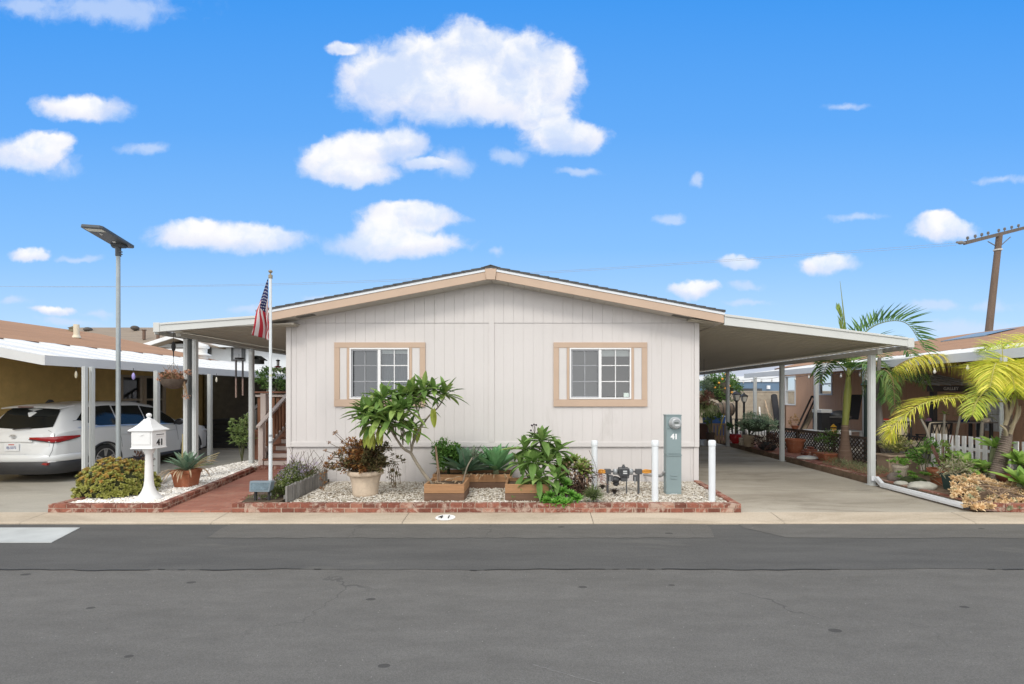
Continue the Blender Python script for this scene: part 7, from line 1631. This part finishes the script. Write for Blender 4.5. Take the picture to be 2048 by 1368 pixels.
L0 = V((X(1421, 17.6), 17.6, 0)); t, L0 = pot('potted_plant', 'bushy green potted plant in front of the picket gate by the chest', 1421, 0, R_(.15, .5), M('dark_pot', (.06, .04, .03), .8), 17.55, zb=0); mb = MB(); bush(mb, (L0.x+.05, L0.y, .98), (.32, .25, .26), 380, .13, .05, 16, .35, -.6); mb.build('foliage', gl1, t); mb = MB()
for k in range(5): mb.tube([L0+V((0, 0, .4)), L0+V((R.uniform(-.2, .25), 0, 1.0))], .012, 4)
mb.build('stem', stemm, t)
mb = MB(); mb.bar(P(1437, 868, 17.6), P(1448, 828, 17.6), .03); mb.bar(P(1443, 846, 17.6), P(1441, 834, 17.6), .025); o = mb.build('yellow_stick', M('yellow_plastic', (.55, .42, .03), .5)); tag(o, 'thin yellow forked stick leaning on the picket gate', 'stick')
# iron railing behind lamps and things leaning on the block wall
ir = thing('iron_railing', 'low black iron railing with vertical bars behind the grey green plant', 'railing', (X(1500, 19.6), 19.6, 0)); mb = MB(); xa_, xb_ = X(1458, 19.6), X(1530, 19.6); zt = Z(838, 19.6); mb.bar((xa_, 19.6, zt), (xb_, 19.6, zt), .03); mb.bar((xa_, 19.6, .2), (xb_, 19.6, .2), .03); mb.build('rail', MATS['lamp_black'], ir)
mb = MB(); x = xa_
while x < xb_: mb.bar((x, 19.6, 0), (x, 19.6, zt), .018); x += .12
mb.build('bars', MATS['lamp_black'], ir)
for k, (a_, b_, c_, d_, w_, col, lab) in enumerate(((1556, 842, 1548, 792, .17, (.025, .025, .028), 'long dark rolled fence mesh leaning against the block wall'), (1541, 835, 1530, 800, .03, (.5, .38, .26), 'thin wooden pole leaning steeply against the block wall'), (1553, 845, 1531, 812, .03, (.45, .35, .24), 'thin wooden pole leaning at a low angle beside the rolled mesh'), (1521, 850, 1519, 815, .05, (.75, .75, .72), 'short white stake leaning in front of the block wall'))):
    mb = MB(); mb.tube([P(a_, b_+8, 26.2), P(c_, d_, 27.8)], w_, 8); o = mb.build('rolled_mesh' if k == 0 else 'leaning_pole', M('lean_%d' % k, col, .9, .3, 10), smooth=60); tag(o, lab, 'mesh roll' if k == 0 else 'pole')
# boards leaning by the brown house
for k, (a_, b_, c_, d_, lab) in enumerate(((1590, 864, 1624, 792, 'dark steel folding trestle leaning against the brown house'), (1604, 866, 1632, 812, 'light wooden board leaning beside the dark trestle'))):
    Y0 = 17.4; mb = MB(); mb.bar(P(a_, b_, Y0), P(c_, d_, Y0+1.2), .05 if k == 0 else .16, .04); 
    if k == 0: mb.bar(P(a_+8, b_+2, Y0), P(c_+6, d_+6, Y0+1.2), .05, .04); mb.bar(P(c_, d_, Y0+1.2), P(c_+6, d_+6, Y0+1.2), .05)
    o = mb.build('metal_trestle' if k == 0 else 'leaning_board', M('frame_dark', (.05, .04, .035), .8) if k == 0 else M('board_light', (.34, .26, .17), .9, .15, 4)); tag(o, lab, 'trestle' if k == 0 else 'board')
# ---------------------------------------------------------------- patio of the brown home
blkm = M('patio_black', (.025, .025, .027), .5, .15, 6); beige = M('beige_cushion', (.70, .60, .45), .9, .08, 6, 40, .003)
mb = MB(); mb.box(9.0, 12.6, 11.3, 21.2, -.05, .24); tag(mb.build('porch_slab', MATS['patio_concrete'], origin=(0, 0, 0), bevel=.01), kind='structure')
YT = 15.0; tb = thing('patio_table', 'pale grey table carrying the black grill behind the lattice fence', 'table', (X(1680, YT), YT, 0)); zt = Z(862, YT)
mb = MB(); mb.box(X(1633, YT), X(1730, YT), YT, YT+.8, zt-.03, zt); mb.build('tabletop', M('table_grey', (.58, .58, .56), .6, .06), tb, bevel=.008)
for px in (1638, 1724):
    for y in (YT+.06, YT+.7): mb = MB(); x = X(px, YT); mb.bar((x, y, 0), (x, y, zt-.032), .05); mb.build('leg', M('leg_white', (.7, .7, .7), .5), tb)
gr_ = thing('barbecue_grill', 'black barbecue grill with a pale lid box standing on the patio table', 'grill', (X(1670, YT+.3), YT+.3, zt)); y = YT+.2
mb = MB(); mb.box(X(1643, y), X(1662, y), y, y+.5, zt, Z(826, y)); mb.build('cabinet', blkm, gr_, bevel=.02)
mb = MB(); mb.box(X(1642, y), X(1664, y), y-.02, y+.5, Z(826, y)+.003, Z(819, y)); mb.build('top_box', M('box_white', (.72, .72, .7), .5), gr_, bevel=.01)
mb = MB(); cg = P(1680, 833, y+.25); mb.ball(cg, (.34, .28, .2), 18, 10); mb.build('lid', M('grill_grey', (.06, .06, .06), .4, .2, 4), gr_, smooth=60)
mb = MB(); mb.box(X(1662, y), X(1692, y), y+.02, y+.48, Z(846, y), Z(834, y)); mb.build('firebox', blkm, gr_, bevel=.02)
mb = MB(); mb.box(X(1658, y), X(1700, y), y-.06, y-.02, Z(835, y), Z(833, y)); mb.build('side_shelf', M('shelf_steel', (.3, .3, .3), .4, metal=.4), gr_)
mb = MB(); mb.box(X(1664, y), X(1672, y), y+.1, y+.4, zt, Z(846, y)-.003); mb.box(X(1684, y), X(1690, y), y+.1, y+.4, zt, Z(846, y)-.003); mb.build('support', blkm, gr_)
mb = MB(); ws = []; y_ = YT-.02; n = 14
for j, (dz, dy) in enumerate(((0, .5), (.012, .25), (.012, 0), (-.03, -.03), (-.16, -.035), (-.26, -.03))):
    for i in range(n+1): ws.append((lerp(X(1660, YT), X(1700, YT), i/n), y_+dy+.012*math.sin(i*1.7)*(dz < 0), zt+dz+.13*0+.006*math.sin(i*2.1+j)*(dz >= 0)+.004))
mb.add(ws, [(j*(n+1)+i, j*(n+1)+i+1, (j+1)*(n+1)+i+1, (j+1)*(n+1)+i) for j in range(5) for i in range(n)]); o = mb.build('white_cloth', M('cloth_white', (.74, .74, .73), .9, .04, 4), smooth=60); tag(o, 'white cloth draped over the front edge of the grill table', 'cloth')
ln = thing('yellow_lantern', 'yellow cut out lantern hanging in front of the white cloth', 'lantern', (X(1667, 14.85), 14.85, Z(872, 14.85))); mb = MB(); x = X(1667, 14.85); z0_, z1_ = Z(872, 14.85), Z(850, 14.85)
for k in range(5):
    for i in range(4): zz = lerp(z0_, z1_-.08, i/4); mb.box(x-.085+k*.036, x-.085+k*.036+.018, 14.84, 14.86, zz, zz+.045)
for i in range(5): zz = lerp(z0_, z1_-.06, i/4); mb.box(x-.09, x+.09, 14.837, 14.863, zz-.006, zz+.008)
mb.prism([(x-.09, z1_-.06), (x, z1_+.03), (x+.09, z1_-.06)], 14.835, 14.865); mb.build('body', M('lantern_yellow', (.72, .40, .03), .5, .1), ln); mb = MB(); mb.tube([(x, 14.85, z1_+.02), (x, 14.85, zt+.02)], .004, 4); mb.build('hook', dark, ln)
mb = MB(); x = X(1620, 15.2); t = thing('potted_plant', 'small orange flowering plant on the lattice fence rail', 'plant', (x, 15.1, .8)); bush(mb, (8.12+.0, 15.1, 1.02), (.16, .12, .2), 130, .06, .03, 9, .4, -.4); mb.build('flowers', leafmat('orange_dry', (.35, .2, .08), (.55, .36, .17)), t); mb = MB(); mb.lathe([(.08, 0), (.12, .1), (.13, .1)], 14, (8.15, 15.1, .815)); mb.build('pot', terra, t, smooth=40)
# dark closed parasol bag and black board leaning on the brown wall
mb = MB(); mb.bar((X(1706, 15.8), 15.8, Z(838, 15.8)), (X(1714, 16.3), 16.3, Z(790, 16.3)), .3, .06); o = mb.build('black_panel', blkm, bevel=.01); tag(o, 'black panel leaning against the brown house behind the king palm', 'panel')
mb = MB(); mb.tube([(X(1732, 12.9), 12.9, 0), (X(1732, 12.9), 12.9, 2.1)], .05, 10); mb.lathe([(.2, 0), (.2, .06), (.06, .1)], 16, (X(1732, 12.9), 12.9, 0)); mb.lathe([(.05, 0), (.13, .06), (.06, .16), (.01, .2)], 10, (X(1732, 12.9), 12.9, 2.08)); o = mb.build('dark_post', M('dark_green_post', (.02, .04, .035), .5), smooth=40); tag(o, 'dark green metal post beside the white carport post', 'post')
# gazebo canopy
YC = 13.6; gz = thing('patio_canopy', 'patio canopy with grey metal roof and dark lettered valance under the brown home porch', 'canopy', (11.5, YC, 0))
mtl = M('canopy_grey', (.68, .70, .72), .6, .05, 1); dkb = M('canopy_dark', (.045, .04, .038), .6, .1)
xs0, xs1 = X(1838, YC), 12.4; zv = Z(772, YC); zz1 = Z(748, YC)
mb = MB(); k = 5
for i in range(k): a, b_ = lerp(xs0, xs1, i/k), lerp(xs0, xs1, (i+1)/k); ta, tb_ = lerp(10.6, 12, i/k), lerp(10.6, 12, (i+1)/k); mb.add([(a+.01, YC-.3, zv+.02), (b_-.01, YC-.3, zv+.02), (b_-.01, YC+1.4, 2.5), (a+.01, YC+1.4, 2.5)], [(0, 1, 2, 3)]); mb.bar((b_, YC-.3, zv+.03), (b_, YC+1.4, 2.51), .03)
mb.build('roof', mtl, gz)
mb = MB(); mb.box(xs0, xs1, YC-.33, YC-.28, zv-.16, zv+.01); mb.build('valance', dkb, gz)
text('valance_letters', 'GALLEY', .12, M('letter_pale', (.55, .54, .5), .7), (X(1903, YC-.35), YC-.335, zv-.08), (pi/2, 0, 0), gz, .002)
for px in (1868, 1944+88): mb = MB(); mb.bar((X(px, YC-.3) if px < 1900 else 12.3, YC-.28, 0), (X(px, YC-.3) if px < 1900 else 12.3, YC-.28, zv-.161), .12); mb.build('post', dkb, gz)
# string lights along the porch
sl2_ = thing('string_lights', 'string of small bulbs along the porch edge of the brown home', 'string lights', (9.1, 14, fzR-.25)); pts = []
for i in range(60): y = lerp(9, 21.2, i/59); pts.append((9.0, y, fzR-.22-.05*abs(math.sin(y*1.6))))
mb = MB(); mb.tube(pts, .006, 4); mb.build('cord', blkm, sl2_)
for i in range(1, 59, 4): mb = MB(); p_ = V(pts[i]); mb.tube([p_, p_-V((0, 0, .05))], .016, 6); mb.lathe([(.01, -.13), (.03, -.1), (.028, -.06), (.012, -.04)], 8, p_); mb.build('bulb', M('bulb_glass', (.75, .74, .7), .2), sl2_, smooth=60)
# patio chairs with black lattice arms and beige cushions
def pchair(x, y, rz, label):
    t = thing('patio_chair', label, 'chair', (0, 0, 0), 'cushioned patio chairs')
    mb = MB()
    for s in (-1, 1):
        mb.bar((s*.36, -.35, 0), (s*.36, -.35, .62), .035); mb.bar((s*.36, .35, 0), (s*.36, .42, .95), .035); mb.bar((s*.36, -.38, .62), (s*.36, .42, .62), .045, .03)
        for k in range(4): a = -.33+k*.18; mb.bar((s*.36, a, .3), (s*.36, a+.18, .6), .014); mb.bar((s*.36, a, .6), (s*.36, a+.18, .3), .014)
        mb.bar((s*.36, -.35, .3), (s*.36, .36, .3), .03)
    mb.bar((-.36, .42, .95), (.36, .42, .95), .04); mb.bar((-.36, -.35, .3), (.36, -.35, .3), .03)
    for k in range(4): a = -.34+k*.17; mb.bar((a, .4, .5), (a+.17, .42, .94), .014); mb.bar((a+.17, .4, .5), (a, .42, .94), .014)
    mb.build('frame', blkm, t)
    mb = MB(); mb.box(-.32, .32, -.36, .3, .33, .47); mb.build('seat_cushion', beige, t, bevel=.04)
    mb = MB(); mb.add([(-.31, .2, .48), (.31, .2, .48), (.31, .36, .48), (-.31, .36, .48), (-.3, .3, .98), (.3, .3, .98), (.3, .41, .98), (-.3, .41, .98)], [(0, 3, 2, 1), (4, 5, 6, 7), (0, 1, 5, 4), (1, 2, 6, 5), (2, 3, 7, 6), (3, 0, 4, 7)]); mb.build('back_cushion', beige, t, bevel=.04)
    t.location = (x, y, .24); t.rotation_euler = (0, 0, rz); return t
c1 = pchair(9.65, 12.0, math.radians(200), 'beige cushioned patio chair nearest the white picket fence')
copy_tree(c1, (9.42, 12.75, .24), math.radians(150), 'beige cushioned patio chair behind the leaning grey palm trunk')
rp = M('red_cloth', (.55, .06, .04), .9, .2, 8); wpn = M('white_cushion', (.66, .62, .58), .9, .1, 6)
for px, py, Y, m_, lab in ((1806, 843, 12.5, wpn, 'white pillow with red edge lying on the patio chair'), (1769, 846, 12.9, rp, 'red and orange bundle beside the patio chair')):
    mb = MB(); mb.ball(P(px, py, Y), (.22, .12, .12), 14, 8, .08); o = mb.build('pillow', m_, smooth=60); tag(o, lab, 'pillow')
mb = MB(); mb.ball(P(1862, 842, 13.4), (.14, .12, .1), 12, 7, .12); o = mb.build('pink_bag', M('pink_cloth', (.55, .25, .36), .8, .2, 10), smooth=60); tag(o, 'pink bundle beside the dark canopy post', 'bag')
pt_ = thing('patio_table', 'long dark patio table with blue jar behind the white picket fence', 'table', (X(1920, 12.9), 12.9, 0)); zt = Z(843, 12.9); mb = MB(); mb.box(X(1875, 12.9), X(1975, 12.9), 12.6, 13.4, zt-.03, zt); mb.build('tabletop', M('table_wood', (.20, .18, .16), .7, .15, 3), pt_)
for px in (1880, 1968):
    for y in (12.7, 13.3): mb = MB(); mb.bar((X(px, 12.9), y, 0), (X(px, 12.9), y, zt-.032), .06); mb.build('leg', blkm, pt_)
mb = MB(); mb.box(X(1878, 13.3), X(1970, 13.3), 13.42, 13.47, .35, .5); mb.build('stretcher', blkm, pt_)
jr = thing('blue_bottle', 'cobalt blue jar with white pump top on the dark patio table', 'bottle', (X(1929, 12.7), 12.7, zt)); L_ = (X(1929, 12.7), 12.7, zt); mb = MB(); mb.lathe([(.09, 0), (.1, .02), (.1, .11), (.06, .13), (.03, .14)], 16, L_); mb.build('jar', M('cobalt', (.01, .02, .16), .15), jr, smooth=40); mb = MB(); mb.lathe([(.025, .14), (.025, .2), (.04, .2), (.04, .24), (.012, .245)], 12, L_); mb.build('pump', M('pump_white', (.75, .75, .75), .4), jr, smooth=40)
for px0, py0, px1, py1, lab, Y in ((1880, 930, 1889, 828, 'upright pale plumeria stem right of the canopy post', 11.6), (1900, 920, 1920, 832, 'leaning pale plumeria stem with a leaf tuft near the blue jar', 11.5), (1868, 905, 1842, 838, 'dark bent bare branch before the beige patio chair', 11.3)):
    a, b_ = P(px0, py0, Y), P(px1, py1, Y); t = thing('bare_plant', lab, 'plant', (a.x, a.y, ZB)); mb = MB(); mb.tube(curve([V((a.x, a.y, ZB)), a.lerp(b_, .5)+V((.02, 0, 0)), b_], 8), [.028]*6+[.03, .025, .02], 7); mb.build('stem', M('pale_stem', (.36, .33, .27), .9, .2, 5), t, smooth=60); mb = MB(); rosette(mb, b_, 7, .16, .05, 0, 1.2, .4, .2, 3); mb.build('leaves', gl3, t)
# bromeliad pot on a stand, lamp
c_ = P(1967, 835, 11.6); t = thing('potted_plant', 'grey green arching bromeliad above the white picket fence', 'plant', (c_.x, c_.y, .02)); mb = MB(); rosette(mb, c_, 14, .42, .05, .1, 1.2, .9, .3, 5); mb.build('leaves', leafmat('bromeliad', (.2, .23, .13), (.36, .38, .24)), t); mb = MB(); mb.tube([(c_.x-.12, c_.y, .02), c_-V((.03, 0, .15)), c_], [.04, .035, .03], 8); mb.build('stem', MATS['pale_stem'], t); mb = MB(); mb.ball(c_+V((.02, -.05, -.06)), (.08, .07, .06), 10, 6); mb.build('dry_base', M('straw', (.58, .5, .38), .9), t, smooth=60)

# ---- front of the right bed
t, L0 = pot('potted_plant', 'square dark green plastic pot with a straggly plant near the brick border', 1908, 970, [(.15, 0), (.19, .26), (.21, .26), (.21, .30), (.17, .30)], M('dark_green_plastic', (.03, .06, .055), .5, .1), 8.95, n=4, zb=ZB); mb = MB(); bush(mb, (L0.x, L0.y, .52), (.26, .22, .18), 240, .1, .02, 16, .4, -.5, 1); mb.build('foliage', leafmat('straggly', (.17, .18, .09), (.33, .31, .2), (.45, .42, .3)), t); mb = MB()
for k in range(14): mb.tube([L0+V((0, 0, .28)), L0+V((R.uniform(-.3, .3), R.uniform(-.2, .2), R.uniform(.35, .65)))], .006, 4)
mb.build('stem', M('straw_stem', (.3, .25, .16), .9), t)
t, L0 = pot('potted_plant', 'round terracotta pot with mixed stems behind the dark green square pot', 1885, 955, R_(.24, .3), terra, 9.55, zb=ZB); mb = MB(); bush(mb, (L0.x-.05, L0.y, .62), (.26, .2, .3), 160, .1, .045, 12, .4, -.5); mb.build('foliage', gl3, t); mb = MB()
for k in range(8): mb.tube([L0+V((0, 0, .25)), L0+V((R.uniform(-.25, .2), 0, R.uniform(.5, 1.0)))], .01, 5)
mb.build('stem', M('red_stem', (.2, .1, .08), .9), t)
t, L0 = pot('potted_plant', 'small tapered grey pot with bright green tuft beside the carport post', 1800, 948, [(.09, 0), (.13, .26), (.145, .26), (.145, .31), (.11, .31)], M('stone_pot', (.40, .34, .27), .9, .12, 6), 10.0, zb=ZB); mb = MB(); bush(mb, (L0.x, L0.y, .47), (.15, .14, .1), 220, .06, .03, 12, .4, -.3); mb.build('foliage', leafmat('bright_tuft', (.10, .22, .03), (.2, .36, .06)), t)
bxp = thing('trough_planter', 'long tan trough planter with mixed green plants behind the small grey pot', 'planter', (X(1815, 10.9), 10.9, ZB)); mb = MB(); x0_, x1_ = X(1778, 10.9), X(1842, 10.9); mb.box(x0_, x1_, 10.9, 11.3, ZB, .47); mb.box(x0_-.03, x1_+.03, 10.87, 11.33, .472, .52); mb.build('trough', M('tan_trough', (.33, .25, .18), .9, .15, 4), bxp, bevel=.015); mb = MB(); bush(mb, ((x0_+x1_)/2-.05, 11.1, .68), (.42, .2, .22), 620, .09, .03, 24, .35, -.3); mb.build('foliage', leafmat('mixed_green', (.11, .14, .04), (.22, .24, .08), (.3, .25, .1)), bxp)
L0 = V((X(1850, 10.5), 10.5, ZB)); t = thing('shrub', 'bright leafy green shrub right of the tan trough planter', 'shrub', L0); mb = MB(); bush(mb, (L0.x+.02, L0.y, .60), (.26, .25, .30), 340, .11, .05, 16, .35, -.8); mb.build('foliage', leafmat('fresh_green', (.06, .15, .025), (.15, .27, .06)), t); mb = MB()
for k in range(5): mb.tube([L0, L0+V((R.uniform(-.2, .2), 0, .6))], .008, 4)
mb.build('stem', stemm, t)
L0 = V((X(1828, 9.5), 9.5, ZB)); t = thing('green_succulent', 'low bright green succulent behind the flat grey stone', 'succulent', L0); mb = MB()
for k in range(9): c_ = L0+V((R.uniform(-.2, .3), R.uniform(-.1, .25), R.uniform(.1, .22))); rosette(mb, c_, 16, .11, .04, .1, 1.2, .1, .1, 2, .7)
mb.build('leaves', leafmat('succ_bright', (.10, .22, .03), (.2, .36, .07)), t); mb = MB(); mb.ball(L0+V((.05, .1, .05)), (.25, .2, .1), 10, 6, .1); mb.build('stem', MATS['bush_core'], t)
for px, py, Y, r_, lab in ((1845, 968, 9.1, (.27, .17, .09), 'large flat grey stone on the soil behind the white downspout'), (1803, 958, 9.5, (.13, .1, .05), 'small flat white stone left of the large grey stone'), (1790, 945, 9.9, (.15, .12, .12), 'dark rounded stone at the foot of the leaning palm')):
    mb = MB(); mb.ball((X(px, Y), Y, ZB+r_[2]*.5), r_, 14, 8, .09); o = mb.build('garden_stone', M('stone_%d' % px, (.42, .41, .36) if px != 1790 else (.17, .14, .12), .9, .18, 6, 25, .01), smooth=60); tag(o, lab, 'stone', 'stones in the right garden bed')
# agave attenuata clumps
att = leafmat('foxtail_agave', (.13, .24, .045), (.25, .38, .08), (.40, .50, .16), .45, .15)
for px, py, Y, n_, L_, lab in ((1925, 932, 9.3, 24, .42, 'pale green foxtail agave rosette left of the yellow palm trunk'), (1962, 940, 9.25, 18, .34, 'smaller foxtail agave rosette tucked against the yellow palm trunk'), (2042, 930, 8.75, 26, .44, 'foxtail agave rosette at the right edge of the photo, upper one'), (2042, 968, 8.3, 22, .46, 'lower dark foxtail agave rosette at the right edge of the photo'), (1988, 895, 9.2, 12, .38, 'tall foxtail agave rosette before the picket fence above the others')):
    c_ = P(px, py, Y); t = thing('foxtail_agave', lab, 'agave', (c_.x, c_.y, ZB), 'foxtail agaves in the right garden'); mb = MB(); rosette(mb, c_, n_, L_, .14, -.05, 1.25, .3, .2, 5, .5, .2, axis=(R.uniform(-.2, .1), -.35, 1)); mb.build('leaves', att, t); mb = MB(); mb.tube([(c_.x, c_.y+.1, ZB), c_], [.06, .05], 8); mb.build('stem', MATS['agave_stem'], t)
L0 = V((X(1975, 9.25), 9.25, ZB)); t = thing('dry_shrub', 'dry brown and green undergrowth beneath the foxtail agaves', 'shrub', L0); mb = MB(); bush(mb, (L0.x-.25, 9.25, .32), (.55, .3, .2), 520, .1, .03, 26, .4, -.4, 1); mb.build('foliage', leafmat('undergrowth', (.12, .10, .05), (.25, .22, .11), (.2, .27, .09)), t); mb = MB()
for k in range(20): a = L0+V((R.uniform(-.8, .3), R.uniform(-.2, .2), 0)); mb.tube([a, a+rnd_dir(.3, 1)*.45], .006, 4)
mb.build('stem', MATS['straw_stem'], t)
t, L0 = pot('flower_pot', 'wide dark red terracotta pot under the lower foxtail agave at the right edge', 2045, 990, R_(.33, .32), M('dark_terracotta', (.2, .06, .035), .85, .15, 4), 8.55, zb=ZB); mb = MB(); mb.lathe([(.32, .28), (.01, .31)], 20, L0); mb.build('soil', MATS['soil'], t)
# dried succulent heads heaped over the border
L0 = V((X(1975, 8.15), 8.15, ZB)); t = thing('dried_succulent', 'heap of dried tan succulent heads on twisted stems at the bed corner', 'succulent', L0); mh = MB(); mg = MB(); ms = MB()
heads = []
for k in range(210):
    px = R.uniform(1905, 2075); lo_ = lerp(972, 950, abs(px-1970)/100); py = R.uniform(950 if px < 1990 else 965, 1016 if px > 1930 else 992)
    Y = lerp(8.75, 7.72, (py-945)/75); c_ = P(px, py, Y); c_.z = max(c_.z, ZB+.02 if Y > 7.9 else .03); heads.append(c_)
    mm = mg if (R.random() < .14) else mh; rr = R.uniform(.038, .07); ax_ = V((R.uniform(-.5, .5), R.uniform(-1, -.2), R.uniform(.2, 1)))
    rosette(mm, c_, 15, rr*1.3, rr*.75, .0, 1.3, -.6, .1, 2, .75, .1, axis=ax_, prof=lambda t: .35+.8*t if t < .75 else .95-.7*(t-.75)/.25); mm.ball(c_-V((0, -.01, .01)), rr*.62, 7, 5, .1)
for k in range(45):
    a = R.choice(heads); b_ = V((X(R.uniform(1930, 2040), 8.4), R.uniform(8.1, 8.7), ZB+R.uniform(.02, .2))); ms.tube(curve([a, a.lerp(b_, .5)+rnd_dir(0, 1)*.07, b_], 6), R.uniform(.006, .011), 5)
mh.build('dry_heads', leafmat('tan_head', (.36, .23, .11), (.56, .40, .22), (.66, .53, .34), .8, .1), t); mg.build('green_heads', leafmat('greygreen_head', (.2, .22, .12), (.38, .38, .24)), t); ms.build('stems', M('twist_stem', (.30, .21, .14), .9, .3, 10), t, smooth=60)
mb = MB(); mb.ball((X(1985, 8.4), 8.4, ZB+.02), (.6, .42, .14), 16, 8, .15); mb.build('litter', M('brown_litter', (.13, .085, .055), .95, .4, 18, 50, .02), t)
